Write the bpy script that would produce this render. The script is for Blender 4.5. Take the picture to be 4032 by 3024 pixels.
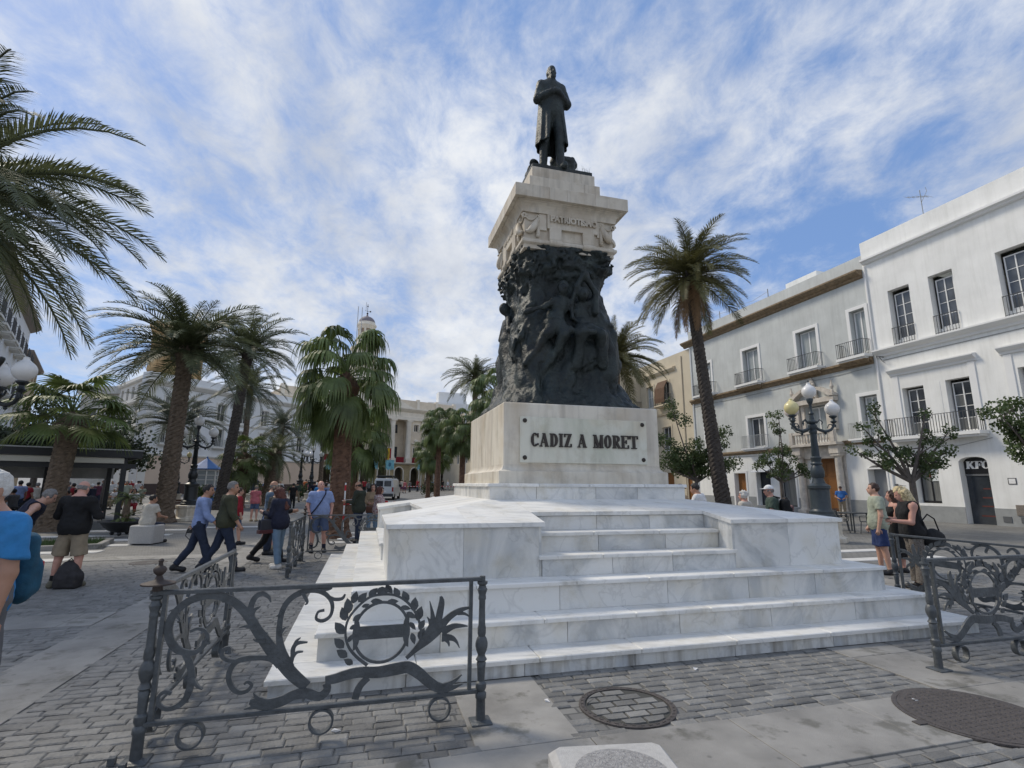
import bpy, math, random
import numpy as np
from mathutils import Vector, Matrix
R = random.Random(7)
SC = bpy.context.scene
COL = SC.collection
for o in list(bpy.data.objects): bpy.data.objects.remove(o)

# ---------------------------------------------------------------- camera
TH, RO, CAMH = .1934, .0055, 1.72
cam = bpy.data.cameras.new('camera'); cam.sensor_width = 36; cam.lens = 36 * 2023.75 / 4032
cam.clip_start = .05; cam.clip_end = 2000
camo = bpy.data.objects.new('camera', cam); COL.objects.link(camo); SC.camera = camo
_f = Vector((0, math.cos(TH), math.sin(TH))); _u = Vector((0, -math.sin(TH), math.cos(TH))); _r = Vector((1, 0, 0))
_R = _r * math.cos(RO) + _u * math.sin(RO); _U = _u * math.cos(RO) - _r * math.sin(RO)
camo.matrix_world = Matrix(((_R.x, _U.x, -_f.x, 0), (_R.y, _U.y, -_f.y, 0), (_R.z, _U.z, -_f.z, CAMH), (0, 0, 0, 1)))
SC.render.resolution_x = 1024; SC.render.resolution_y = 768

# ---------------------------------------------------------------- sky and sun
SUN_EL, SUN_AZ = math.radians(48), math.radians(-62)     # azimuth clockwise from +Y (negative: to the left)
W = bpy.data.worlds.new('World'); SC.world = W; W.use_nodes = True
nt = W.node_tree; nt.nodes.clear(); L = nt.links.new
def N(t, **k):
    n = nt.nodes.new(t)
    for a, b in k.items():
        if a.startswith('i_'): n.inputs[a[2:].replace('_', ' ')].default_value = b
        else: setattr(n, a, b)
    return n
out = N('ShaderNodeOutputWorld'); bg = N('ShaderNodeBackground')
sky = N('ShaderNodeTexSky', sky_type='NISHITA', sun_disc=False, sun_elevation=SUN_EL, sun_rotation=SUN_AZ, air_density=1.0, dust_density=.6, ozone_density=1.4)
tc = N('ShaderNodeTexCoord'); sep = N('ShaderNodeSeparateXYZ'); L(tc.outputs['Generated'], sep.inputs[0])
add = N('ShaderNodeMath', operation='ADD'); L(sep.outputs[2], add.inputs[0]); add.inputs[1].default_value = .30
mx = N('ShaderNodeMath', operation='MAXIMUM'); L(add.outputs[0], mx.inputs[0]); mx.inputs[1].default_value = .12
dx = N('ShaderNodeMath', operation='DIVIDE'); L(sep.outputs[0], dx.inputs[0]); L(mx.outputs[0], dx.inputs[1])
dy = N('ShaderNodeMath', operation='DIVIDE'); L(sep.outputs[1], dy.inputs[0]); L(mx.outputs[0], dy.inputs[1])
cmb = N('ShaderNodeCombineXYZ'); L(dx.outputs[0], cmb.inputs[0]); L(dy.outputs[0], cmb.inputs[1])
mp = N('ShaderNodeMapping'); mp.inputs['Location'].default_value = (21.2, 4.1, 0); mp.inputs['Rotation'].default_value = (0, 0, .75); mp.inputs['Scale'].default_value = (1.0, .80, 1)
L(cmb.outputs[0], mp.inputs[0])
n1 = N('ShaderNodeTexNoise', i_Scale=1.15, i_Detail=9.0, i_Roughness=.58, i_Distortion=.25); L(mp.outputs[0], n1.inputs['Vector'])
n2 = N('ShaderNodeTexNoise', i_Scale=8.5, i_Detail=9.0, i_Roughness=.66, i_Distortion=.3); L(mp.outputs[0], n2.inputs['Vector'])
mixn = N('ShaderNodeMath', operation='MULTIPLY_ADD'); L(n2.outputs[0], mixn.inputs[0]); mixn.inputs[1].default_value = .48; L(n1.outputs[0], mixn.inputs[2])
hz = N('ShaderNodeMapRange', interpolation_type='SMOOTHSTEP'); L(sep.outputs[2], hz.inputs[0]); hz.inputs[1].default_value = .0; hz.inputs[2].default_value = .30; hz.inputs[3].default_value = .11; hz.inputs[4].default_value = 0
mixh = N('ShaderNodeMath', operation='ADD'); L(mixn.outputs[0], mixh.inputs[0]); L(hz.outputs[0], mixh.inputs[1])
cov = N('ShaderNodeMapRange', interpolation_type='SMOOTHSTEP'); L(mixh.outputs[0], cov.inputs[0])
cov.inputs[1].default_value = .58; cov.inputs[2].default_value = .88; cov.inputs[3].default_value = .0; cov.inputs[4].default_value = .97
# cloud brightness: thin bright edges, greyer thick middles
n3 = N('ShaderNodeTexNoise', i_Scale=2.2, i_Detail=7.0, i_Roughness=.6); L(mp.outputs[0], n3.inputs['Vector'])
cr = N('ShaderNodeValToRGB'); L(n3.outputs[0], cr.inputs[0])
cr.color_ramp.elements[0].position = .36; cr.color_ramp.elements[0].color = (4.0, 4.35, 5.05, 1)
cr.color_ramp.elements[1].position = .62; cr.color_ramp.elements[1].color = (6.3, 6.45, 6.65, 1)
skm = N('ShaderNodeMixRGB', blend_type='MULTIPLY'); skm.inputs[0].default_value = 1; L(sky.outputs[0], skm.inputs[1]); skm.inputs[2].default_value = (1.15, 1.15, 1.2, 1)
skb = N('ShaderNodeMixRGB'); skb.inputs[0].default_value = .72; L(skm.outputs[0], skb.inputs[1]); skb.inputs[2].default_value = (1.35, 2.4, 4.75, 1)   # thin high haze evens the blue out
mixc = N('ShaderNodeMixRGB'); L(cov.outputs[0], mixc.inputs[0]); L(skb.outputs[0], mixc.inputs[1]); L(cr.outputs[0], mixc.inputs[2])
L(mixc.outputs[0], bg.inputs[0]); bg.inputs[1].default_value = .085
L(bg.outputs[0], out.inputs[0])
sun = bpy.data.lights.new('sun', 'SUN'); sun.energy = 1.5; sun.angle = math.radians(14); sun.color = (1, .90, .74)
suno = bpy.data.objects.new('sun', sun); COL.objects.link(suno)
_d = Vector((math.cos(SUN_EL) * math.sin(SUN_AZ), math.cos(SUN_EL) * math.cos(SUN_AZ), math.sin(SUN_EL)))
suno.rotation_euler = _d.to_track_quat('Z', 'Y').to_euler(); suno.location = (-30, 10, 40)
vs = SC.view_settings; vs.view_transform = 'Standard'; vs.look = 'None'; vs.gamma = 1; vs.exposure = .72; vs.use_curve_mapping = False

# ---------------------------------------------------------------- helpers
PHI = .2677; MCX, MCY = .7981, 9.415
_c, _s = math.cos(PHI), math.sin(PHI)
def wor(a, b, z=0): return (MCX + a * _c - b * _s, MCY + a * _s + b * _c, z)
def gh(y): return max(0., (y - 30) * .0135)          # the square rises gently towards the town hall

class MB:
    def __init__(s): s.v = []; s.f = []; s.m = []
    def add(s, v, f, m=0):
        o = len(s.v); s.v += [tuple(p) for p in v]; s.f += [tuple(i + o for i in q) for q in f]; s.m += [m] * len(f); return s
    def box(s, x0, x1, y0, y1, z0, z1, m=0):
        return s.add([(x0, y0, z0), (x1, y0, z0), (x1, y1, z0), (x0, y1, z0), (x0, y0, z1), (x1, y0, z1), (x1, y1, z1), (x0, y1, z1)],
                     [(3, 2, 1, 0), (4, 5, 6, 7), (0, 1, 5, 4), (1, 2, 6, 5), (2, 3, 7, 6), (3, 0, 4, 7)], m)
    def cbox(s, x0, x1, y0, y1, z0, z1, c=.006, m=0):        # box with chamfered top and side edges
        v = []
        for z, i in ((z0, 0), (z1 - c, 0), (z1, c)):
            v += [(x0 + i + c, y0 + i, z), (x1 - i - c, y0 + i, z), (x1 - i, y0 + i + c, z), (x1 - i, y1 - i - c, z), (x1 - i - c, y1 - i, z), (x0 + i + c, y1 - i, z), (x0 + i, y1 - i - c, z), (x0 + i, y0 + i + c, z)]
        f = [tuple(range(7, -1, -1)), tuple(range(16, 24))]
        for k in (0, 8):
            f += [(k + i, k + (i + 1) % 8, k + 8 + (i + 1) % 8, k + 8 + i) for i in range(8)]
        return s.add(v, f, m)
    def prism(s, poly, z0, z1, m=0):
        n = len(poly); v = [(x, y, z0) for x, y in poly] + [(x, y, z1) for x, y in poly]
        f = [tuple(range(n - 1, -1, -1)), tuple(range(n, 2 * n))] + [(i, (i + 1) % n, n + (i + 1) % n, n + i) for i in range(n)]
        return s.add(v, f, m)
    def hexa(s, lo, hi, m=0):                                 # two polygons of equal count, joined
        n = len(lo); v = list(lo) + list(hi)
        f = [tuple(range(n - 1, -1, -1)), tuple(range(n, 2 * n))] + [(i, (i + 1) % n, n + (i + 1) % n, n + i) for i in range(n)]
        return s.add(v, f, m)
    def lathe(s, prof, n=16, c=(0, 0), m=0, cap=True, ang0=0.):
        v = []; k = len(prof)
        for r, z in prof:
            v += [(c[0] + r * math.cos(ang0 + 2 * math.pi * i / n), c[1] + r * math.sin(ang0 + 2 * math.pi * i / n), z) for i in range(n)]
        f = [(j * n + i, j * n + (i + 1) % n, (j + 1) * n + (i + 1) % n, (j + 1) * n + i) for j in range(k - 1) for i in range(n)]
        if cap: f += [tuple(range(n - 1, -1, -1)), tuple((k - 1) * n + i for i in range(n))]
        return s.add(v, f, m)
    def square(s, prof, m=0, c=(0, 0)):                       # profile (half width, z) swept round a square
        v = []; k = len(prof)
        for h, z in prof: v += [(c[0] - h, c[1] - h, z), (c[0] + h, c[1] - h, z), (c[0] + h, c[1] + h, z), (c[0] - h, c[1] + h, z)]
        f = [(j * 4 + i, j * 4 + (i + 1) % 4, (j + 1) * 4 + (i + 1) % 4, (j + 1) * 4 + i) for j in range(k - 1) for i in range(4)]
        return s.add(v, f + [(3, 2, 1, 0), tuple((k - 1) * 4 + i for i in range(4))], m)
    def tube(s, pts, rad, n=8, m=0, cap=True):
        pts = [Vector(p) for p in pts]; k = len(pts)
        if not hasattr(rad, '__len__'): rad = [rad] * k
        v = []; pr = None
        for i, p in enumerate(pts):
            t = (pts[min(i + 1, k - 1)] - pts[max(i - 1, 0)]).normalized()
            if pr is None: pr = t.orthogonal().normalized()
            else:
                pr = pr - t * pr.dot(t)
                pr = pr.normalized() if pr.length > 1e-6 else t.orthogonal().normalized()
            b = t.cross(pr)
            v += [tuple(p + (pr * math.cos(2 * math.pi * j / n) + b * math.sin(2 * math.pi * j / n)) * rad[i]) for j in range(n)]
        f = [(i * n + j, i * n + (j + 1) % n, (i + 1) * n + (j + 1) % n, (i + 1) * n + j) for i in range(k - 1) for j in range(n)]
        if cap: f += [tuple(range(n - 1, -1, -1)), tuple((k - 1) * n + j for j in range(n))]
        return s.add(v, f, m)
    def ball(s, c, r, n=12, k=8, m=0, sz=1.):
        prof = [(max(1e-4, r * math.sin(math.pi * j / k)), c[2] - r * sz * math.cos(math.pi * j / k)) for j in range(k + 1)]
        return s.lathe(prof, n, (c[0], c[1]), m, False)
    def xf(s, fn): s.v = [tuple(fn(p)) for p in s.v]; return s
    def mesh(s, name, mats, smooth=False):
        me = bpy.data.meshes.new(name); me.from_pydata(s.v, [], s.f)
        for q in (mats if isinstance(mats, (list, tuple)) else [mats]): me.materials.append(q)
        if any(s.m): me.polygons.foreach_set('material_index', s.m)
        if smooth: me.polygons.foreach_set('use_smooth', [True] * len(me.polygons))
        me.update(); return me
    def build(s, name, mats, parent=None, smooth=False, loc=None, rz=0):
        return link(name, s.mesh(name, mats, smooth), parent, loc, rz)
def link(name, me, parent=None, loc=None, rz=0):
    o = bpy.data.objects.new(name, me); COL.objects.link(o)
    if parent is not None: o.parent = parent
    if loc is not None: o.location = loc
    if rz: o.rotation_euler[2] = rz
    return o
def tag(o, label, cat, group=None):
    o['label'] = label; o['category'] = cat
    if group: o['group'] = group
    return o
def thing(name, label, cat, loc=(0, 0, 0), rz=0, group=None):
    o = bpy.data.objects.new(name, None); COL.objects.link(o); o.location = loc; o.rotation_euler[2] = rz; o.empty_display_size = .2
    return tag(o, label, cat, group)
def structure(o): o['kind'] = 'structure'; return o
def smooth_angle(me, deg=35):
    me.polygons.foreach_set('use_smooth', [True] * len(me.polygons))
    try: me.set_sharp_from_angle(angle=math.radians(deg))
    except Exception: pass

# ---------------------------------------------------------------- materials
MATS = {}
def mat(name, col, rough=.6, var=0., vscale=3., bump=0., bscale=30., metal=0., rnd=0., spec=.5, col2=None, detail=6., stretch=None, trans=0., stain=0., leafy=0., streak=0.):
    """Principled material: base colour varied by noise (to col2 or brightness var), bump noise, per-object brightness jitter rnd."""
    if name in MATS: return MATS[name]
    m = bpy.data.materials.new(name); m.use_nodes = True; t = m.node_tree; p = t.nodes['Principled BSDF']; ln = t.links.new
    p.inputs['Roughness'].default_value = rough; p.inputs['Metallic'].default_value = metal; p.inputs['Specular IOR Level'].default_value = spec
    if trans: p.inputs['Transmission Weight'].default_value = trans
    c = (*col, 1); p.inputs['Base Color'].default_value = c
    g = t.nodes.new('ShaderNodeNewGeometry'); src = g.outputs['Position']
    if stretch:
        mpn = t.nodes.new('ShaderNodeMapping'); mpn.inputs['Scale'].default_value = stretch; ln(src, mpn.inputs[0]); src = mpn.outputs[0]
    last = None
    if var or col2:
        n = t.nodes.new('ShaderNodeTexNoise'); n.inputs['Scale'].default_value = vscale; n.inputs['Detail'].default_value = detail; n.inputs['Roughness'].default_value = .6; ln(src, n.inputs['Vector'])
        r = t.nodes.new('ShaderNodeValToRGB'); ln(n.outputs[0], r.inputs[0]); r.color_ramp.elements[0].position = .3; r.color_ramp.elements[1].position = .7
        lo = tuple(max(0, x * (1 - var)) for x in col); hi = tuple(min(1, x * (1 + var)) for x in (col2 or col))
        r.color_ramp.elements[0].color = (*lo, 1); r.color_ramp.elements[1].color = (*hi, 1); last = r.outputs[0]
    if stain:                                        # irregular darker damp marks and spots
        s1 = t.nodes.new('ShaderNodeTexNoise'); s1.inputs['Scale'].default_value = 2.3; s1.inputs['Detail'].default_value = 7; s1.inputs['Roughness'].default_value = .65; ln(src, s1.inputs['Vector'])
        s2 = t.nodes.new('ShaderNodeTexVoronoi'); s2.inputs['Scale'].default_value = 5.5; ln(src, s2.inputs['Vector'])
        r1 = t.nodes.new('ShaderNodeValToRGB'); ln(s1.outputs[0], r1.inputs[0]); r1.color_ramp.elements[0].position = .54; r1.color_ramp.elements[1].position = .62; r1.color_ramp.elements[0].color = (1, 1, 1, 1); r1.color_ramp.elements[1].color = (1 - stain, 1 - stain, 1 - stain * 1.08, 1)
        r3 = t.nodes.new('ShaderNodeValToRGB'); ln(s2.outputs['Distance'], r3.inputs[0]); r3.color_ramp.elements[0].position = .07; r3.color_ramp.elements[1].position = .12; r3.color_ramp.elements[0].color = (1 - stain, 1 - stain, 1 - stain, 1); r3.color_ramp.elements[1].color = (1, 1, 1, 1)
        m1 = t.nodes.new('ShaderNodeMixRGB'); m1.blend_type = 'MULTIPLY'; m1.inputs[0].default_value = 1; ln(last, m1.inputs[1]); ln(r1.outputs[0], m1.inputs[2])
        m2 = t.nodes.new('ShaderNodeMixRGB'); m2.blend_type = 'MULTIPLY'; m2.inputs[0].default_value = .8; ln(m1.outputs[0], m2.inputs[1]); ln(r3.outputs[0], m2.inputs[2]); last = m2.outputs[0]
    if streak:                                       # rain streaks and patchy render
        k1 = t.nodes.new('ShaderNodeMapping'); k1.inputs['Scale'].default_value = (3.5, 3.5, .28); ln(g.outputs['Position'], k1.inputs[0]); k2 = t.nodes.new('ShaderNodeTexNoise'); k2.inputs['Scale'].default_value = 1.4; k2.inputs['Detail'].default_value = 8; k2.inputs['Roughness'].default_value = .65; ln(k1.outputs[0], k2.inputs['Vector'])
        k3 = t.nodes.new('ShaderNodeValToRGB'); ln(k2.outputs[0], k3.inputs[0]); k3.color_ramp.elements[0].position = .46; k3.color_ramp.elements[1].position = .72; k3.color_ramp.elements[0].color = (1, 1, 1, 1); k3.color_ramp.elements[1].color = (1 - streak, 1 - streak, 1 - streak * 1.1, 1)
        k4 = t.nodes.new('ShaderNodeMixRGB'); k4.blend_type = 'MULTIPLY'; k4.inputs[0].default_value = 1; ln(last, k4.inputs[1]); ln(k3.outputs[0], k4.inputs[2]); last = k4.outputs[0]
    if rnd:
        oi = t.nodes.new('ShaderNodeObjectInfo'); mr = t.nodes.new('ShaderNodeMapRange'); ln(oi.outputs['Random'], mr.inputs[0])
        mr.inputs[3].default_value = 1 - rnd; mr.inputs[4].default_value = 1 + rnd
        mm = t.nodes.new('ShaderNodeVectorMath'); mm.operation = 'SCALE'
        if last is not None: ln(last, mm.inputs[0])
        else: mm.inputs[0].default_value = col
        ln(mr.outputs[0], mm.inputs['Scale']); last = mm.outputs[0]
    if last is not None: ln(last, p.inputs['Base Color'])
    if bump:
        b = t.nodes.new('ShaderNodeTexNoise'); b.inputs['Scale'].default_value = bscale; b.inputs['Detail'].default_value = 5; ln(src, b.inputs['Vector'])
        bn = t.nodes.new('ShaderNodeBump'); bn.inputs['Strength'].default_value = bump; bn.inputs['Distance'].default_value = .02; ln(b.outputs[0], bn.inputs['Height']); ln(bn.outputs[0], p.inputs['Normal'])
    if leafy:                                        # thin leaves let some light through
        tb = t.nodes.new('ShaderNodeBsdfTranslucent'); ms = t.nodes.new('ShaderNodeMixShader'); ms.inputs[0].default_value = leafy
        if last is not None: ln(last, tb.inputs[0])
        else: tb.inputs[0].default_value = c
        ln(p.outputs[0], ms.inputs[1]); ln(tb.outputs[0], ms.inputs[2]); ln(ms.outputs[0], t.nodes['Material Output'].inputs[0])
    MATS[name] = m; return m
def marble_mat(name, base, vein, warm, rough=.35, rnd=.10, vscale=.9, dirt=0., thin=.86):
    if name in MATS: return MATS[name]
    m = bpy.data.materials.new(name); m.use_nodes = True; t = m.node_tree; p = t.nodes['Principled BSDF']; ln = t.links.new; nn = t.nodes.new
    p.inputs['Roughness'].default_value = rough
    g = nn('ShaderNodeNewGeometry'); oi = nn('ShaderNodeObjectInfo')
    off = nn('ShaderNodeVectorMath'); off.operation = 'MULTIPLY'; cb = nn('ShaderNodeCombineXYZ')
    for i in range(3): ln(oi.outputs['Random'], cb.inputs[i])
    ln(cb.outputs[0], off.inputs[0]); off.inputs[1].default_value = (37, 53, 71)
    ad = nn('ShaderNodeVectorMath'); ad.operation = 'ADD'; ln(g.outputs['Position'], ad.inputs[0]); ln(off.outputs[0], ad.inputs[1])
    rot = nn('ShaderNodeMapping'); ln(ad.outputs[0], rot.inputs[0]); rot.inputs['Rotation'].default_value = (.5, .9, .3); rot.inputs['Scale'].default_value = (1, 3.2, 1)
    n = nn('ShaderNodeTexNoise'); n.inputs['Scale'].default_value = vscale; n.inputs['Detail'].default_value = 8; n.inputs['Distortion'].default_value = .9; n.inputs['Roughness'].default_value = .62; ln(rot.outputs[0], n.inputs['Vector'])
    r = nn('ShaderNodeValToRGB'); ln(n.outputs[0], r.inputs[0]); e = r.color_ramp.elements
    e[0].position = .38; e[0].color = (*vein, 1); e[1].position = .52; e[1].color = (*base, 1)
    n2 = nn('ShaderNodeTexNoise'); n2.inputs['Scale'].default_value = 1.6; n2.inputs['Detail'].default_value = 5; ln(ad.outputs[0], n2.inputs['Vector'])
    r2 = nn('ShaderNodeValToRGB'); ln(n2.outputs[0], r2.inputs[0]); r2.color_ramp.elements[0].position = .52; r2.color_ramp.elements[1].position = .78
    r2.color_ramp.elements[0].color = (0, 0, 0, 1); r2.color_ramp.elements[1].color = (.75, .75, .75, 1)
    mx = nn('ShaderNodeMixRGB'); ln(r2.outputs[0], mx.inputs[0]); ln(r.outputs[0], mx.inputs[1]); mx.inputs[2].default_value = (*warm, 1)
    n4 = nn('ShaderNodeTexNoise'); n4.inputs['Scale'].default_value = 1.5; n4.inputs['Detail'].default_value = 5; n4.inputs['Distortion'].default_value = .6; ln(rot.outputs[0], n4.inputs['Vector'])      # thin dark veins
    sb = nn('ShaderNodeMath'); sb.operation = 'SUBTRACT'; ln(n4.outputs[0], sb.inputs[0]); sb.inputs[1].default_value = .5; ab = nn('ShaderNodeMath'); ab.operation = 'ABSOLUTE'; ln(sb.outputs[0], ab.inputs[0])
    r4 = nn('ShaderNodeValToRGB'); ln(ab.outputs[0], r4.inputs[0]); r4.color_ramp.elements[0].position = .0; r4.color_ramp.elements[0].color = (thin, thin, thin, 1); r4.color_ramp.elements[1].position = .020; r4.color_ramp.elements[1].color = (1, 1, 1, 1)
    n5 = nn('ShaderNodeTexNoise'); n5.inputs['Scale'].default_value = 2.6; n5.inputs['Detail'].default_value = 8; n5.inputs['Roughness'].default_value = .7; ln(g.outputs['Position'], n5.inputs['Vector'])     # foot grime and water marks
    r5 = nn('ShaderNodeValToRGB'); ln(n5.outputs[0], r5.inputs[0]); r5.color_ramp.elements[0].position = .52; r5.color_ramp.elements[0].color = (1, 1, 1, 1); r5.color_ramp.elements[1].position = .74; r5.color_ramp.elements[1].color = (.80, .77, .70, 1)
    mv = nn('ShaderNodeMixRGB'); mv.blend_type = 'MULTIPLY'; mv.inputs[0].default_value = 1; ln(mx.outputs[0], mv.inputs[1]); ln(r4.outputs[0], mv.inputs[2]); mw = nn('ShaderNodeMixRGB'); mw.blend_type = 'MULTIPLY'; mw.inputs[0].default_value = 1; ln(mv.outputs[0], mw.inputs[1]); ln(r5.outputs[0], mw.inputs[2])
    mr = nn('ShaderNodeMapRange'); ln(oi.outputs['Random'], mr.inputs[0]); mr.inputs[3].default_value = 1 - rnd; mr.inputs[4].default_value = 1 + rnd * .5
    sc = nn('ShaderNodeVectorMath'); sc.operation = 'SCALE'; ln(mw.outputs[0], sc.inputs[0]); ln(mr.outputs[0], sc.inputs['Scale']); last = sc.outputs[0]
    if dirt:                                        # vertical grime streaks with their own shape
        st = nn('ShaderNodeMapping'); ln(g.outputs['Position'], st.inputs[0]); st.inputs['Scale'].default_value = (7, 7, .8)
        dn = nn('ShaderNodeTexNoise'); dn.inputs['Scale'].default_value = 1.3; dn.inputs['Detail'].default_value = 6; ln(st.outputs[0], dn.inputs['Vector'])
        dr = nn('ShaderNodeValToRGB'); ln(dn.outputs[0], dr.inputs[0]); dr.color_ramp.elements[0].position = .48; dr.color_ramp.elements[1].position = .72; dr.color_ramp.elements[0].color = (0, 0, 0, 1); dr.color_ramp.elements[1].color = (dirt, dirt, dirt, 1)
        dm = nn('ShaderNodeMixRGB'); ln(dr.outputs[0], dm.inputs[0]); ln(last, dm.inputs[1]); dm.inputs[2].default_value = (.20, .18, .145, 1); last = dm.outputs[0]
    ln(last, p.inputs['Base Color'])
    b = nn('ShaderNodeBump'); b.inputs['Strength'].default_value = .08; b.inputs['Distance'].default_value = .01
    bn = nn('ShaderNodeTexNoise'); bn.inputs['Scale'].default_value = 60; ln(g.outputs['Position'], bn.inputs['Vector']); ln(bn.outputs[0], b.inputs['Height']); ln(b.outputs[0], p.inputs['Normal'])
    MATS[name] = m; return m
M_MARBLE = marble_mat('white_marble', (.77, .76, .72), (.53, .54, .53), (.64, .58, .45), rnd=.12)
M_MARBLE_LOW = marble_mat('white_marble_grimy', (.70, .70, .67), (.50, .52, .53), (.60, .54, .42), dirt=.75)
M_TREAD = marble_mat('marble_tread', (.81, .80, .76), (.66, .66, .64), (.76, .71, .61), rough=.45, rnd=.08, vscale=1.2)
M_CREAM = marble_mat('aged_cream_marble', (.71, .655, .55), (.58, .52, .43), (.50, .40, .27), rough=.5, rnd=.04, vscale=.7, dirt=.30, thin=.97)
M_CAP = marble_mat('carved_cream_stone', (.62, .56, .46), (.53, .46, .36), (.38, .295, .20), rough=.6, rnd=.04, vscale=.8, dirt=.42, thin=1.)
M_IRON = mat('painted_grey_iron', (.075, .083, .088), .42, var=.30, vscale=11, bump=.35, bscale=38)
M_RUST = mat('rusty_iron', (.055, .040, .034), .7, var=.3, vscale=12, bump=.2)
M_BLACK = mat('black_metal', (.018, .019, .021), .5)
M_WHITEP = mat('white_paint', (.78, .78, .76), .5, var=.04)
M_GLASS = mat('dark_glass', (.040, .047, .056), .06, var=.6, vscale=.8)

# ---------------------------------------------------------------- signed-distance modelling
f32 = np.float32
def sd_cone(P, a, b, ra, rb):
    a = np.asarray(a, f32); b = np.asarray(b, f32); ba = b - a; pa = P - a
    t = np.clip(pa @ ba / max(1e-8, float(ba @ ba)), 0, 1)
    d = pa - t[:, None] * ba
    return np.sqrt(np.einsum('ij,ij->i', d, d)) - (ra + (rb - ra) * t)
def sd_ell(P, c, r, rz=0., rx=0.):
    p = P - np.asarray(c, f32)
    if rz:
        cs, sn = math.cos(rz), math.sin(rz); p = np.stack([p[:, 0] * cs + p[:, 1] * sn, -p[:, 0] * sn + p[:, 1] * cs, p[:, 2]], 1)
    if rx:
        cs, sn = math.cos(rx), math.sin(rx); p = np.stack([p[:, 0], p[:, 1] * cs + p[:, 2] * sn, -p[:, 1] * sn + p[:, 2] * cs], 1)
    r = np.asarray(r, f32); q = p / r; k0 = np.sqrt(np.einsum('ij,ij->i', q, q)); q = q / r; k1 = np.sqrt(np.einsum('ij,ij->i', q, q)) + 1e-6
    return k0 * (k0 - 1) / k1
def sd_box(P, c, h, r=.0):
    q = np.abs(P - np.asarray(c, f32)) - (np.asarray(h, f32) - r)
    return np.linalg.norm(np.maximum(q, 0), axis=1) + np.minimum(q.max(1), 0) - r
def smin(a, b, k):
    h = np.maximum(k - np.abs(a - b), 0) / k
    return np.minimum(a, b) - h * h * k * .25
def union(ds, k):
    r = ds[0]
    for d in ds[1:]: r = smin(r, d, k)
    return r
def surfnets(D, lo, vs):
    S = D < 0; n = np.array(D.shape) - 1
    cnt = np.zeros(n, np.int8); sl = lambda d, n_: slice(d, d + n_)
    off = [(i, j, k) for i in (0, 1) for j in (0, 1) for k in (0, 1)]
    for i, j, k in off: cnt += S[sl(i, n[0]), sl(j, n[1]), sl(k, n[2])]
    act = (cnt > 0) & (cnt < 8); I = np.argwhere(act)
    if not len(I): return np.zeros((0, 3)), np.zeros((0, 4), int)
    idx = np.full(n, -1, np.int32); idx[act] = np.arange(len(I))
    dv = {o: D[I[:, 0] + o[0], I[:, 1] + o[1], I[:, 2] + o[2]] for o in off}
    pos = np.zeros((len(I), 3)); c = np.zeros(len(I))
    for o in off:
        for ax in range(3):
            if o[ax] == 0:
                q = list(o); q[ax] = 1; q = tuple(q); m = (dv[o] < 0) != (dv[q] < 0)
                t = np.where(m, dv[o] / np.where(m, dv[o] - dv[q], 1), 0)
                p = np.tile(np.array(o, float), (len(I), 1)); p[:, ax] += t
                pos += p * m[:, None]; c += m
    V = (I + pos / c[:, None]) * vs + np.asarray(lo)
    F = []
    for ax in range(3):
        a1, a2 = (ax + 1) % 3, (ax + 2) % 3
        s0 = [slice(None)] * 3; s1 = [slice(None)] * 3; s0[ax] = slice(0, -1); s1[ax] = slice(1, None)
        ch = S[tuple(s0)] != S[tuple(s1)]
        E = np.argwhere(ch); E = E[(E[:, a1] > 0) & (E[:, a2] > 0) & (E[:, a1] < n[a1]) & (E[:, a2] < n[a2])]
        if not len(E): continue
        q = []
        for d1, d2 in ((-1, -1), (0, -1), (0, 0), (-1, 0)):
            e = E.copy(); e[:, a1] += d1; e[:, a2] += d2; q.append(idx[e[:, 0], e[:, 1], e[:, 2]])
        q = np.stack(q, 1); ins = S[E[:, 0], E[:, 1], E[:, 2]]
        q[~ins] = q[~ins][:, ::-1]; F.append(q)
    return V, np.concatenate(F)
def mesh_sdf(fn, lo, hi, vs, k=4):
    """Mesh the zero set of fn; a coarse pass finds the blocks near the surface and only those are sampled finely."""
    lo = np.asarray(lo, float) - 2 * vs; hi = np.asarray(hi, float) + 2 * vs
    nb = np.ceil(((hi - lo) / vs + 1) / k).astype(int); ax = [lo[i] + vs * (k * np.arange(nb[i]) + (k - 1) / 2) for i in range(3)]
    C = np.stack(np.meshgrid(*ax, indexing='ij'), -1).reshape(-1, 3).astype(f32); dc = fn(C)
    D = np.where(dc < 0, f32(-1), f32(1)).reshape(nb).repeat(k, 0).repeat(k, 1).repeat(k, 2)
    A = np.argwhere((np.abs(dc) < k * vs * 1.5 + .02).reshape(nb)) * k
    if not len(A): return np.zeros((0, 3)), np.zeros((0, 4), int)
    o = np.stack(np.meshgrid(*[np.arange(k)] * 3, indexing='ij'), -1).reshape(-1, 3)
    I = (A[:, None, :] + o[None]).reshape(-1, 3)
    D[I[:, 0], I[:, 1], I[:, 2]] = fn((lo + I * vs).astype(f32))
    return surfnets(D, lo, vs)
_VN = np.random.RandomState(3).rand(32, 32, 32).astype(f32)
def vnoise(P, s):
    p = P * f32(s); i = np.floor(p).astype(np.int32); f = p - i; f = f * f * (3 - 2 * f); r = 0
    for dx in (0, 1):
        for dy in (0, 1):
            for dz in (0, 1):
                w = (f[:, 0] if dx else 1 - f[:, 0]) * (f[:, 1] if dy else 1 - f[:, 1]) * (f[:, 2] if dz else 1 - f[:, 2])
                r = r + w * _VN[(i[:, 0] + dx) & 31, (i[:, 1] + dy) & 31, (i[:, 2] + dz) & 31]
    return r
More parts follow.
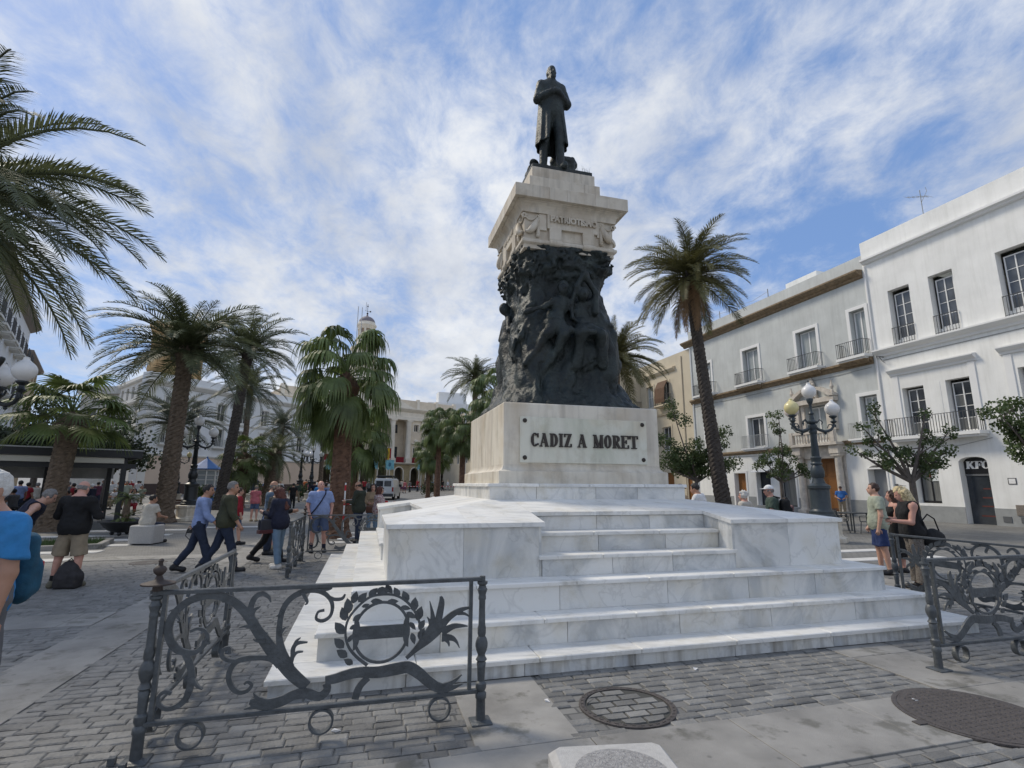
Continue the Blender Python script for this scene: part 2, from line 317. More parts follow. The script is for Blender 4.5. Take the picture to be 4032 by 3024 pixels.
def np_mesh(name, V, F, mats, mi=None, smooth=True):
    me = bpy.data.meshes.new(name)
    me.vertices.add(len(V)); me.vertices.foreach_set('co', np.asarray(V, f32).ravel())
    k = F.shape[1]; me.loops.add(len(F) * k); me.loops.foreach_set('vertex_index', F.ravel().astype(np.int32))
    me.polygons.add(len(F)); me.polygons.foreach_set('loop_start', np.arange(0, len(F) * k, k, dtype=np.int32))
    for m in (mats if isinstance(mats, (list, tuple)) else [mats]): me.materials.append(m)
    if mi is not None: me.polygons.foreach_set('material_index', mi.astype(np.int32))
    if smooth: me.polygons.foreach_set('use_smooth', np.ones(len(F), bool))
    me.update(calc_edges=True); me.validate(); return me

# ================================================================ GROUND
def ground_mat():
    m = bpy.data.materials.new('sett_paving'); m.use_nodes = True; t = m.node_tree; p = t.nodes['Principled BSDF']; ln = t.links.new; nn = t.nodes.new
    g = nn('ShaderNodeNewGeometry'); mp = nn('ShaderNodeMapping'); mp.inputs['Rotation'].default_value = (0, 0, -PHI); ln(g.outputs['Position'], mp.inputs[0])
    br = nn('ShaderNodeTexBrick'); br.inputs['Scale'].default_value = 1; br.inputs['Brick Width'].default_value = .21; br.inputs['Row Height'].default_value = .105; br.inputs['Mortar Size'].default_value = .010; br.inputs['Bias'].default_value = 0
    br.inputs['Color1'].default_value = (.175, .172, .165, 1); br.inputs['Color2'].default_value = (.24, .235, .222, 1); br.inputs['Mortar'].default_value = (.10, .10, .095, 1); ln(mp.outputs[0], br.inputs['Vector'])
    n = nn('ShaderNodeTexNoise'); n.inputs['Scale'].default_value = .55; n.inputs['Detail'].default_value = 8; ln(g.outputs['Position'], n.inputs['Vector'])
    r = nn('ShaderNodeValToRGB'); r.color_ramp.elements[0].position = .3; r.color_ramp.elements[1].position = .7; r.color_ramp.elements[0].color = (.72, .72, .72, 1); r.color_ramp.elements[1].color = (1.12, 1.11, 1.08, 1); ln(n.outputs[0], r.inputs[0])
    mx = nn('ShaderNodeMixRGB'); mx.blend_type = 'MULTIPLY'; mx.inputs[0].default_value = 1; ln(br.outputs[0], mx.inputs[1]); ln(r.outputs[0], mx.inputs[2]); ln(mx.outputs[0], p.inputs['Base Color'])
    p.inputs['Roughness'].default_value = .6; return m
gm = MB(); ys = [-30, 30, 260, 900]
for y in ys: gm.v += [(-700, y, gh(y) - .012), (700, y, gh(y) - .012)]
gm.f = [(0, 1, 3, 2), (2, 3, 5, 4), (4, 5, 7, 6)]; gm.m = [0] * 3
GROUND = structure(gm.build('ground', ground_mat()))
M_SETT = mat('granite_sett', (.185, .182, .172), .6, var=.26, vscale=4, bump=.5, bscale=45, rnd=.26)
M_SETTJ = mat('granite_setts_joined', (.185, .182, .172), .6, var=.36, vscale=5, bump=.5, bscale=45)
M_SLAB = mat('granite_slab', (.265, .255, .235), .6, var=.26, vscale=1.9, bump=.25, bscale=140, rnd=.10, col2=(.27, .26, .24), detail=9, stain=.42)
M_SLABL = mat('pale_granite', (.46, .45, .43), .75, var=.10, vscale=30, bump=.4, bscale=160)
def proj(p):
    d = Vector(p) - Vector((0, 0, CAMH)); w = d.dot(_f)
    if w < .1: return None
    return 2016 + 2023.75 * d.dot(_R) / w, 1512 - 2023.75 * d.dot(_U) / w
# granite slab bands in monument coordinates: (a0,a1,b0,b1, slab length along a or b)
BANDS = [(-6.42, -5.72, -7.5, 16, 'b', 1.15), (-2.47, -1.72, -5.17, -3.97, 'b', .95), (1.62, 2.42, -5.17, -3.97, 'b', .95), (-5.70, 8.2, -5.88, -5.17, 'a', 1.12),
         (-2.47, -1.72, -7.6, -5.90, 'b', .85), (-16, -6.44, -.98, -.27, 'a', 1.1), (-16, -6.44, 5.2, 5.9, 'a', 1.1), (5.72, 6.42, -5.1, 14, 'b', 1.15)]
def in_band(a, b, m=.0): return any(x0 - m < a < x1 + m and y0 - m < b < y1 + m for x0, x1, y0, y1, _, _ in BANDS)
MAN1 = (-1.17, -4.77, .37); MAN2 = (1.34, -5.60, .50)
def frame_visible(a, b, z=0, mg=120):
    q = proj(wor(a, b, z)); return q is not None and -mg < q[0] < 4032 + mg and 1700 < q[1] < 3024 + mg
for x0, x1, y0, y1, ax, ln_ in BANDS:
    lo, hi = (x0, x1) if ax == 'a' else (y0, y1); t = lo + (.0 if ax == 'b' else .0); k = 0
    if ax == 'a' and x0 < -5 and y0 < -5: t = -.55 - 5 * 1.12
    while t < hi - .05:
        e = min(hi, t + ln_ * (1 if ax == 'a' and y0 < -5 else R.uniform(.85, 1.15)))
        if hi - e < .3: e = hi
        g_ = .003; z = R.uniform(-.001, .002)
        s0, s1, r0, r1 = (t, e, y0, y1) if ax == 'a' else (x0, x1, t, e)
        if frame_visible((s0 + s1) / 2, (r0 + r1) / 2, 0, 900):
            mb = MB().cbox(s0 + g_, s1 - g_, r0 + g_, r1 - g_, -.05, z, .003)
            mb.xf(lambda p: wor(*p)).build('granite_slab', M_SLAB, GROUND)
        t = e
# setts: nearest 300 as single pieces, the rest joined
setts = []
rng = random.Random(11); b = -7.4; row = 0
while b < 8.5:
    a = -13 + rng.uniform(0, .2) + (row % 2) * .1
    while a < 8.5:
        l = rng.uniform(.165, .235); ac, bc = a + l / 2, b + .052
        a += l
        if abs(ac) < 3.93 and abs(bc) < 3.93: continue
        if in_band(ac, bc, .02): continue
        if math.hypot(ac - MAN1[0], bc - MAN1[1]) < MAN1[2] + .07 or math.hypot(ac - MAN2[0], bc - MAN2[1]) < MAN2[2] + .02: continue
        if not frame_visible(ac, bc, 0, 80): continue
        w = wor(ac, bc); d = math.hypot(w[0], w[1])
        if d > 14.5: continue
        setts.append((d, ac, bc, l - .012, .094))
    b += .105; row += 1
setts.sort()
SETTM = []
for k in range(10):
    q = random.Random(50 + k); l = .165 + .007 * k; j = lambda: q.uniform(-.006, .006); c = .010
    lo = [(-l / 2 + j(), -.046 + j()), (l / 2 + j(), -.046 + j()), (l / 2 + j(), .046 + j()), (-l / 2 + j(), .046 + j())]
    v = [(x, y, -.03) for x, y in lo] + [(x, y, -.006) for x, y in lo] + [(x * (1 - 2 * c / l), y * (1 - c / .046), q.uniform(-.001, .002)) for x, y in lo]
    f = [(0, 1, 5, 4), (1, 2, 6, 5), (2, 3, 7, 6), (3, 0, 4, 7), (4, 5, 9, 8), (5, 6, 10, 9), (6, 7, 11, 10), (7, 4, 8, 11), (8, 9, 10, 11)]
    SETTM.append((v, f))
SETT_ME = [MB().add(v, f).mesh('sett', M_SETT) for v, f in SETTM]
for d, a, b, l, w in setts[:300]:
    k = max(0, min(9, int((l - .153) / .0075))); o = link('sett', SETT_ME[k], GROUND, wor(a, b, R.uniform(-.003, .003))); o.rotation_euler = (R.uniform(-.02, .02), R.uniform(-.01, .01), PHI + R.uniform(-.02, .02))
sj = MB()
for d, a, b, l, w in setts[300:]:
    k = max(0, min(9, int((l - .153) / .0075))); v, f = SETTM[k]; x, y, _ = wor(a, b); q = PHI + R.uniform(-.02, .02); cs, sn = math.cos(q), math.sin(q); dz = R.uniform(-.004, .003)
    sj.add([(x + p[0] * cs - p[1] * sn, y + p[0] * sn + p[1] * cs, p[2] + dz) for p in v], f)
o = sj.build('joined_setts', M_SETTJ, GROUND); o['kind'] = 'stuff'
# white marble strips across the carriageway on the left, and low kerb of the road there
M_STRIPE = mat('white_marble_strip', (.62, .61, .58), .5, var=.15, vscale=4)
for i, (a0, a1, b0, b1) in enumerate([(-13.5, -9.7, 5.3, 5.75), (-13.5, -9.7, 6.8, 7.25), (-13.5, -9.6, 8.3, 8.75), (-13.5, -9.6, 9.8, 10.25), (-13.5, -9.6, 11.4, 11.85), (-13.5, -9.6, 13.4, 13.9), (-9.4, -7.4, 14.4, 14.9),
        (-4.3, -1.5, 7.8, 8.2), (-4.3, -1.5, 9.3, 9.7), (-4.3, -1.5, 10.8, 11.2), (7.5, 10.8, 1.2, 1.6), (7.4, 10.6, 2.6, 3.0), (7.4, 10.4, 4.0, 4.4), (7.2, 10.2, 5.4, 5.8)]):
    MB().cbox(a0, a1, b0, b1, -.03, .004, .003).xf(lambda p: wor(*p)).build('crossing_strip', M_STRIPE, GROUND)
# manhole with inlaid setts
def circle_piece(c, r, poly_fn): pass
M_MAN = mat('cast_iron_cover', (.075, .065, .06), .65, var=.25, vscale=20, bump=.6, bscale=70)
mh = thing('manhole_cover', 'round iron manhole frame inlaid with granite setts before the steps', 'manhole cover', wor(MAN1[0], MAN1[1]), PHI)
ring = MB(); n = 48; rr = [(MAN1[2] - .035, -.02), (MAN1[2] - .035, .001), (MAN1[2] - .022, .005), (MAN1[2] - .006, .002), (MAN1[2], .005), (MAN1[2] + .012, .001), (MAN1[2] + .012, -.02)]
ring.lathe(rr, n, cap=False); 
for i in range(36):
    t = 2 * math.pi * i / 36; ring.box(-.008, .008, -.012, .012, 0, .007); ring.v[-8:] = [((MAN1[2] - .014) * math.cos(t) + x * math.cos(t) - y * math.sin(t), (MAN1[2] - .014) * math.sin(t) + x * math.sin(t) + y * math.cos(t), z) for x, y, z in ring.v[-8:]]
ring.build('frame_ring', M_MAN, mh)
MB().lathe([(.34, -.012), (.34, -.008)], 40).build('mortar_bed', mat('dark_mortar', (.06, .06, .055), .9), mh)
def clip_circle(poly, r):
    outp = []
    for (x, y) in poly:
        d = math.hypot(x, y)
        if d > r: x, y = x * r / d, y * r / d
        outp.append((x, y))
    return outp
rows = [-.31, -.21, -.105, 0, .105, .21, .31]
for i in range(6):
    y0, y1 = rows[i] + .011, rows[i + 1] - .011; x = -.36 + (i % 2) * .09
    while x < .34:
        x1 = x + .19; pts = [(x + (x1 - .022 - x) * t, y0) for t in (0, .33, .66, 1)] + [(x + (x1 - .022 - x) * t, y1) for t in (1, .66, .33, 0)]
        cx, cy = (x + x1) / 2, (y0 + y1) / 2
        if math.hypot(cx, cy) < .33:
            MB().prism(clip_circle(pts, .318), -.02, R.uniform(.0, .004)).build('sett', M_SETT, mh)
        x = x1
mh2 = thing('manhole_cover', 'large dark cast iron manhole cover at lower right', 'manhole cover', wor(MAN2[0], MAN2[1]), PHI)
cv = MB().lathe([(MAN2[2] - .02, -.02), (MAN2[2] - .02, .008), (MAN2[2] - .03, .010), (0.001, .010)], 56)
for i in range(-8, 9):
    for j in range(-8, 9):
        x, y = i * .052 + (j % 2) * .026, j * .052
        if math.hypot(x, y) < MAN2[2] - .06: cv.lathe([(.018, .010), (.013, .015)], 6, (x, y))
cv.build('lid', M_MAN, mh2); MB().lathe([(MAN2[2] - .016, -.02), (MAN2[2] - .016, .006), (MAN2[2] + .018, .006), (MAN2[2] + .018, -.02)], 56, cap=False).build('frame_ring', M_MAN, mh2)
MB().box(-MAN2[2] - .09, -MAN2[2] - .015, -.03, .03, -.02, .008).build('lifting_lug', M_MAN, mh2)
mh3 = thing('manhole_cover', 'dark round cover in the paving behind the near left railing', 'manhole cover', wor(-7.8, 4.63), PHI)
MB().lathe([(.36, -.02), (.36, .004), (.001, .004)], 32).build('lid', M_MAN, mh3)
# granite cube seat at the bottom edge, with a rough disc let into its top
def granite_cube(label, loc, rz, sx, sy, h, disc):
    t = thing('granite_block', label, 'stone block', loc, rz, 'granite block seats')
    me = MB().cbox(-sx / 2, sx / 2, -sy / 2, sy / 2, .02, h, .03)
    me.build('block', M_SLABL, t); MB().box(-sx / 2 + .05, sx / 2 - .05, -sy / 2 + .05, sy / 2 - .05, 0, .03).build('foot', M_BLACK, t)
    if disc: MB().lathe([(.22, h - .02), (.22, h + .004), (.001, h + .004)], 32).build('rough_disc', mat('rough_granite', (.38, .37, .36), .9, var=.35, vscale=60, bump=1., bscale=120), t)
    return t

# ================================================================ MONUMENT
MON = thing('stepped_monument', 'white marble stepped base with corner blocks under the cream pedestal', 'monument', wor(0, 0), PHI)
S = (3.982, 3.646, 3.359); HH = (.156, .4025, .6966)
BS = 3.010; GI = 1.29; HL = 1.3805; HB = 1.295; LED = 2.474
def sides(fn):                       # run a builder for the four sides; q turns front coordinates to that side
    for k in range(4):
        cs, sn = (1, 0, -1, 0)[k], (0, 1, 0, -1)[k]
        fn(k, lambda p, cs=cs, sn=sn: (p[0] * cs - p[1] * sn, p[0] * sn + p[1] * cs, p[2]))
def slabs_row(a0, a1, b0, b1, z0, z1, length, name, m, q, trim=False, seed=0, c=.005):
    rg = random.Random(seed); n = max(1, round((a1 - a0) / length)); js = [a0] + [a0 + (a1 - a0) * (i + rg.uniform(-.12, .12)) / n for i in range(1, n)] + [a1]
    for i in range(n):
        MB().cbox(js[i] + .0025, js[i + 1] - .0025, b0, b1, z0, z1 + rg.uniform(-.0008, .0008), c).xf(q).build(name, m, MON)
core = MB()
for k in range(3):
    core.box(-S[k] + .07, S[k] - .07, -S[k] + .07, S[k] - .07, (0, HH[0], HH[1])[k] + (.001 if k else 0), HH[k] - .05)
core.box(-2.0, 2.0, -2.0, 2.0, HH[2] - .1, HL - .06)
for sx in (-1, 1):
    for sy in (-1, 1): core.box(*sorted((sx * (GI + .03), sx * (BS - .04))), *sorted((sy * (GI + .03), sy * (BS - .04))), HH[2] - .099, HB - .055)
for k4 in range(4):
    for nz, bk, zz in ((3.0, 2.3, .88), (2.7, 2.2, 1.11), (2.41, 1.9, 1.33)):
        r_ = (-GI + .01, GI - .01); q_ = (-nz, -bk) if k4 in (0, 1) else (bk, nz)
        core.box(*(r_ + q_ if k4 % 2 == 0 else q_ + r_), HH[2] - .098, zz)
core.build('core', M_MARBLE, MON)
def do_steps(k, q):
    for i in range(3):
        nxt = (S[1] - .05, S[2] - .05, BS - .02)[i]; z0 = (0, HH[0], HH[1])[i]
        full = S[i] if k % 2 == 0 else nxt
        slabs_row(-full, full, -S[i], -nxt, HH[i] - .042, HH[i], 1.12, 'tread_slab', M_TREAD, q, seed=k * 10 + i, c=.008)
        fb = S[i] - .03 if k % 2 == 0 else S[i] - .062
        slabs_row(-fb, fb, -S[i] + .03, -S[i] + .06, z0 + (.0 if i == 0 else .0005), HH[i] - .0425, 1.2, 'riser_panel', M_MARBLE_LOW if i == 0 else M_MARBLE, q, seed=99 + k * 10 + i, c=.002)
    # inner flight between the corner blocks
    for j, (nose, z, zp) in enumerate(((3.062, .925, HH[2]), (2.765, 1.155, .925), (LED, HL, 1.155))):
        back = (2.72, 2.43, 2.0)[j]
        if j < 2: slabs_row(-GI - (.045 if j == 0 else -.002), GI + (.045 if j == 0 else -.002), -nose, -back, z - .042, z, .9, 'tread_slab', M_TREAD, q, seed=200 + k * 5 + j, c=.008)
        slabs_row(-GI + .002, GI - .002, -nose + .03, -nose + .06, zp + .0005, z - .0425 - (.012 if j == 2 else 0), .9, 'riser_panel', M_MARBLE, q, seed=300 + k * 5 + j, c=.002)
    # corner block cladding: two front panels each side of the flight, two return panels
    for sgn in (-1, 1):
        x0, x1 = sorted((sgn * (GI + .03), sgn * (BS if k % 2 == 0 else BS - .032))); xm = x0 + (x1 - x0) * (.5 if sgn > 0 else .48)
        for u0, u1 in ((x0, xm), (xm, x1)):
            MB().cbox(u0 + .001, u1 - .001, -BS, -BS + .03, HH[2] + .0005, HB - .05, .002).xf(q).build('block_panel', M_MARBLE, MON)
        r0, r1 = sorted((sgn * GI, sgn * (GI + .03))); slp = lambda b: HB + (HL - HB) / (3.048 - LED) * (3.048 + b) - .049
        for c0, c1 in ((-BS + .001, -2.75), (-2.748, -2.40)):
            MB().hexa([(r0, c0, HH[2] + .0007), (r1, c0, HH[2] + .0007), (r1, c1, HH[2] + .0007), (r0, c1, HH[2] + .0007)], [(r0, c0, slp(c0)), (r1, c0, slp(c0)), (r1, c1, slp(c1)), (r0, c1, slp(c1))]).xf(q).build('block_panel', M_MARBLE, MON)
    # sloped coping slabs on the block tops and the apron up to the pedestal course
    sl = lambda b: HB + (HL - HB) / (3.048 - LED) * (3.048 - abs(b))
    def slab(poly, th=.048):
        hi = [(x, y, sl(y)) for x, y in poly]; lo = [(x, y, sl(y) - th) for x, y in poly]
        MB().hexa(lo, hi).xf(q).build('coping_slab', M_TREAD, MON)
    g = .0012; G2 = 1.2553; CI = 1.55
    for x0, x1 in ((-G2, -.35), (-.35, .45), (.45, G2)): slab([(x0 + g, -LED), (x1 - g, -LED), (x1 - g, -CI), (x0 + g, -CI)])
    for s_ in (-1, 1):
        A = [(s_ * (G2 + g), -3.048), (s_ * 2.15, -3.048), (s_ * 2.15, -2.15 - g), (s_ * CI, -CI - g), (s_ * (G2 + g), -CI - g)]
        B = [(s_ * (2.15 + g), -3.048), (s_ * (3.048 - g), -3.048), (s_ * (2.15 + g), -2.15 - g)]
        for P in (A, B):
            if s_ < 0: P = P[::-1]
            slab(P)
sides(do_steps)
# cornerstone course under the pedestal
def do_course(k, q):
    f = 1.6148 if k % 2 == 0 else 1.50
    slabs_row(-f, f, -1.6148, -1.38, 1.692, 1.7367, .8, 'course_slab', M_TREAD, q, seed=400 + k, c=.01)
    f = 1.585 if k % 2 == 0 else 1.553
    slabs_row(-f, f, -1.585, -1.555, 1.46, 1.6915, .72, 'course_panel', M_MARBLE, q, seed=420 + k, c=.002)
sides(do_course)
PED = thing('monument_pedestal', 'aged cream marble pedestal block with lettered plaque on the stepped base', 'pedestal', wor(0, 0, 1.7367), PHI)
zb = 1.7367
prof = [(1.409, 0), (1.409, 1.915 - zb), (1.395, 1.925 - zb)]
prof += [(1.3167 + .078 * (1 - math.sin(t)) , 1.925 - zb + .10 * (1 - math.cos(t))) for t in [i * math.pi / 16 for i in range(1, 9)]]
MB().square(prof).build('moulded_plinth', M_CREAM, PED)
MB().square([(1.3165, 2.0252 - zb), (1.3165, 2.955 - zb), (1.300, 2.972 - zb)]).build('die_block', M_CREAM, PED)
# lettering
def L_ell(cx, cy, rx, ry, tx, ty, a0=0, a1=360, n=22):
    q = []
    for i in range(n):
        t0, t1 = [math.radians(a0 + (a1 - a0) * j / n) for j in (i, i + 1)]
        q.append([(cx + rx * math.cos(t0), cy + ry * math.sin(t0)), (cx + rx * math.cos(t1), cy + ry * math.sin(t1)), (cx + (rx - tx) * math.cos(t1), cy + (ry - ty) * math.sin(t1)), (cx + (rx - tx) * math.cos(t0), cy + (ry - ty) * math.sin(t0))])
    return q
def L_box(x0, x1, y0, y1): return [[(x0, y0), (x1, y0), (x1, y1), (x0, y1)]]
def L_dia(x0, y0, x1, y1, w): return [[(x0 - w / 2, y0), (x0 + w / 2, y0), (x1 + w / 2, y1), (x1 - w / 2, y1)]]
def glyph(ch, w, st, th=.08, se=.08):      # unit height; st stem width, se serif height
    if ch == 'I': return L_box(w / 2 - st / 2, w / 2 + st / 2, 0, 1) + L_box(0, w, 0, se) + L_box(0, w, 1 - se, 1)
    if ch == 'T': return L_box(w / 2 - st / 2, w / 2 + st / 2, 0, 1) + L_box(w * .18, w * .82, 0, se) + L_box(0, w, 1 - se, 1) + L_box(0, st * .45, .74, 1) + L_box(w - st * .45, w, .74, 1)
    if ch == 'E' or ch == 'F':
        r = L_box(.1 * w, .1 * w + st, 0, 1) + L_box(0, w * .5 if ch == 'F' else w, 0, se) + L_box(0, w, 1 - se, 1) + L_box(.1 * w, w * .7, .47, .47 + se) + L_box(w * .62, w * .74, .36, .66) + L_box(w - st * .4, w, .72, 1)
        return r + (L_box(w - st * .4, w, 0, .28) if ch == 'E' else [])
    if ch == 'D': return L_box(.1 * w, .1 * w + st, 0, 1) + L_box(0, w * .5, 0, se) + L_box(0, w * .5, 1 - se, 1) + L_ell(w * .45, .5, w * .55, .5, st, se, -90, 90, 14)
    if ch == 'O': return L_ell(w / 2, .5, w / 2, .51, st, se)
    if ch == 'C': return L_ell(w / 2, .5, w / 2, .51, st, se, 42, 318) + L_box(w - st * .5, w, .66, .98) + L_box(w - st * .45, w, .10, .24)
    if ch == 'Z': return L_box(0, w, 0, se) + L_box(0, w, 1 - se, 1) + L_dia(st * .55, 0, w - st * .55, 1, st * 1.15) + L_box(0, st * .45, .74, 1) + L_box(w - st * .45, w, 0, .26)
    if ch == 'A': return L_dia(w * .13, 0, w * .48, 1, th) + L_dia(w * .82, 0, w * .48, 1, st) + L_box(w * .25, w * .7, .28, .28 + se) + L_box(-.02, w * .32, 0, se) + L_box(w * .6, w + .02, 0, se)
    if ch == 'M': return L_dia(w * .14, 0, w * .14, 1, th) + L_box(w - st - .06 * w, w - .06 * w, 0, 1) + L_dia(w * .5, 0, w * .18, 1, st) + L_dia(w * .5, 0, w * .84, 1, th) + L_box(0, w * .3, 0, se) + L_box(w * .65, w, 0, se) + L_box(0, w * .26, 1 - se, 1) + L_box(w * .78, w, 1 - se, 1)
    if ch == 'R': return L_box(.1 * w, .1 * w + st, 0, 1) + L_box(0, w * .48, 0, se) + L_box(0, w * .5, 1 - se, 1) + L_box(.1 * w, w * .5, .46, .46 + se) + L_ell(w * .48, .73, w * .45, .27, st, se, -90, 90, 12) + L_dia(w * .86, 0, w * .5, .5, st) + L_box(w * .72, w * 1.02, 0, se)
    if ch == 'K': return L_box(.08 * w, .08 * w + st, 0, 1) + L_box(0, w * .42, 0, se) + L_box(0, w * .42, 1 - se, 1) + L_dia(w * .3, .35, w * .8, 1, st * .8) + L_dia(w * .84, 0, w * .46, .6, st) + L_box(w * .66, w, 0, se) + L_box(w * .6, w * .96, 1 - se, 1)
    return []
def letters(specs, h, depth):               # specs: (char, x0, x1, z0); faces -b
    mb = MB(); k = 0
    for ch, x0, x1, z0, st in specs:
        for poly in glyph(ch, (x1 - x0) / h, st):
            k += 1; d = depth + (k % 9) * .0004
            P = [(x0 + px * h, z0 + py * h) for px, py in poly]
            ar = sum(P[i][0] * P[(i + 1) % len(P)][1] - P[(i + 1) % len(P)][0] * P[i][1] for i in range(len(P)))
            if ar < 0: P = P[::-1]
            mb.hexa([(x, 0, z) for x, z in P][::-1], [(x, -d, z) for x, z in P][::-1])
    return mb
M_LET = mat('dark_bronze_letter', (.045, .036, .030), .5, metal=.3)
plq = MB().cbox(-1.064, 1.09, -.03, 0, 0, .70, .004).build('plaque', marble_mat('plaque_marble', (.70, .68, .57), (.60, .60, .48), (.62, .52, .36), rough=.45, rnd=.02, vscale=.6, dirt=.2, thin=.98), PED, loc=(0, -1.3168, 2.050 - zb))
LT = [('C', -.894, -.772), ('A', -.755, -.612), ('D', -.590, -.458), ('I', -.440, -.370), ('Z', -.352, -.228), ('A', -.128, .020), ('M', .135, .310), ('O', .325, .450), ('R', .468, .606), ('E', .620, .756), ('T', .772, .922)]
letters([(c, a, b, 0, .21) for c, a, b in LT], .208, .022).build('inscription', M_LET, plq, loc=(0, -.0305, .245))
for x, z in ((-.99, .64), (-.99, .075), (1.015, .64), (1.015, .072)):
    MB().lathe([(.034, 0), (.034, .01), (.024, .026), (.014, .03), (.010, .038), (.001, .04)], 14).xf(lambda p: (p[0], -p[2], p[1])).build('bolt', M_LET, plq, loc=(x, -.0302, z))

# ================================================================ FIGURES (continuous bodies from signed distance fields)
def rotx(t): c, s = math.cos(t), math.sin(t); return np.array([[1, 0, 0], [0, c, -s], [0, s, c]], f32)
def roty(t): c, s = math.cos(t), math.sin(t); return np.array([[c, 0, s], [0, 1, 0], [-s, 0, c]], f32)
def rotz(t): c, s = math.cos(t), math.sin(t); return np.array([[c, -s, 0], [s, c, 0], [0, 0, 1]], f32)
def nrm(v): v = np.asarray(v, f32); return v / np.linalg.norm(v)
class Fig:
    """A posed figure 1.75 m tall facing +y, x to its right. lean: forward pitch of the torso; legs: (pitch, spread, knee) right, left; arms: (upper dir, fore dir) right, left."""
    def __init__(s, lean=0., side=0., twist=0., hyaw=0., hpitch=0., legs=((.0, .05, .03), (.0, .05, .03)), arms=None, w=1., belly=0., bust=0., hips=1., female=False, sit=False):
        s.w, s.belly, s.bust, s.hips = w, belly, bust, hips
        sw = .185 * w * (.9 if female else 1); s.sw = sw
        arms = arms or (((.12, .03, -1), (.02, .15, -1)), ((-.12, .03, -1), (-.02, .15, -1)))
        hip = np.array([0, 0, .93], f32); J = {}
        for k, sg in ((0, 1), (1, -1)):
            p, sp, kn = legs[k]; h = hip + np.array([sg * .088 * (1 + (hips - 1) * .5), 0, -.02], f32)
            knee = h + .415 * nrm((sg * sp, math.sin(p), -math.cos(p))); q = p - kn
            ank = knee + .405 * nrm((sg * sp * .4, math.sin(q), -math.cos(q)))
            J['hip%d' % k], J['knee%d' % k], J['ank%d' % k] = h, knee, ank
        dz = .085 - min(J['ank0'][2], J['ank1'][2])
        for k in list(J): J[k] = J[k] + np.array([0, 0, dz], f32)
        J['pel'] = hip + np.array([0, 0, dz + .02], f32)
        s.T = rotz(twist) @ roty(side) @ rotx(-lean)                    # torso frame about the pelvis
        tp = lambda x, y, z: J['pel'] + s.T @ np.array([x, y, z - .95], f32)
        J['neck'] = tp(0, -.015, 1.47); s.Hd = s.T @ rotx(lean * .55) @ rotz(-hyaw) @ rotx(-hpitch); J['head'] = tp(0, .005, 1.50) + s.Hd @ np.array([0, .025, .125], f32)
        for k, sg in ((0, 1), (1, -1)):
            J['sho%d' % k] = tp(sg * sw, -.012, 1.415); a = arms[k]
            J['elb%d' % k] = J['sho%d' % k] + .29 * nrm(a[0]); J['wri%d' % k] = J['elb%d' % k] + .25 * nrm(a[1]); J['hdir%d' % k] = nrm(a[2] if len(a) > 2 else a[1])
        s.J = J
    def bounds(s):
        A = np.array([s.J[k] for k in s.J if not k.startswith('hdir')]); lo, hi = A.min(0) - .24, A.max(0) + .24; lo[2] = max(lo[2], -.03) if lo[2] > -.2 else lo[2]
        return lo, hi
    def tl(s, P): return (P - s.J['pel']) @ s.T + np.array([0, 0, .95], f32)
    def hl(s, P): return (P - s.J['head']) @ s.Hd
    def torso(s, P, inf=0.):
        Q = s.tl(P); w = s.w; b = s.belly
        d = [sd_ell(Q, (0, -.005, .95), (.165 * w * s.hips + inf, .115 * w + inf, .125 + inf)),
             sd_ell(Q, (0, .012 + b * .5, 1.10), (.145 * w + b * .6 + inf, .105 * w + b * .8 + inf, .17 + inf)),
             sd_ell(Q, (0, -.005, 1.29), (.158 * w + inf, .112 * w + inf, .19 + inf)),
             sd_cone(Q, (-s.sw + .015, -.012, 1.408), (s.sw - .015, -.012, 1.408), .062 * w + inf, .062 * w + inf),
             sd_cone(Q, (0, -.02, 1.42), (0, -.005, 1.50), .082 + inf, .058 + inf * .5)]
        if s.bust: d += [sd_ell(Q, (sg * .075, .085, 1.275), (.068 + inf, .06 * s.bust + inf, .065 + inf)) for sg in (1, -1)]
        return union(d, .09)
    def arm(s, P, k, t1=1., inf=0., fore=1.):
        J = s.J; w = .55 + .45 * s.w; d = [sd_cone(P, J['sho%d' % k], J['sho%d' % k] + (J['elb%d' % k] - J['sho%d' % k]) * t1, .052 * w + inf, .042 * w + inf + (.045 - .042) * 0)]
        if fore > 0: d.append(sd_cone(P, J['elb%d' % k], J['elb%d' % k] + (J['wri%d' % k] - J['elb%d' % k]) * fore, .043 * w + inf, (.043 + (.028 - .043) * fore) * w + inf))
        return union(d, .02)
    def leg(s, P, k, t=1., sh=1., inf=0.):
        J = s.J; w = .5 + .5 * s.w; h, kn, an = J['hip%d' % k], J['knee%d' % k], J['ank%d' % k]
        d = [sd_cone(P, h, h + (kn - h) * t, .088 * w * (.5 + .5 * s.hips) + inf, (.088 + (.056 - .088) * t) * w + inf)]
        if sh > 0:
            d.append(sd_cone(P, kn, kn + (an - kn) * sh, .056 * w + inf, (.056 + (.037 - .056) * sh) * w + inf))
            if inf < .006: d.append(sd_cone(P, kn + (an - kn) * .2 + np.array([0, -.016, 0], f32), kn + (an - kn) * .55 + np.array([0, -.012, 0], f32), .044 * w, .034 * w))
        return union(d, .03)
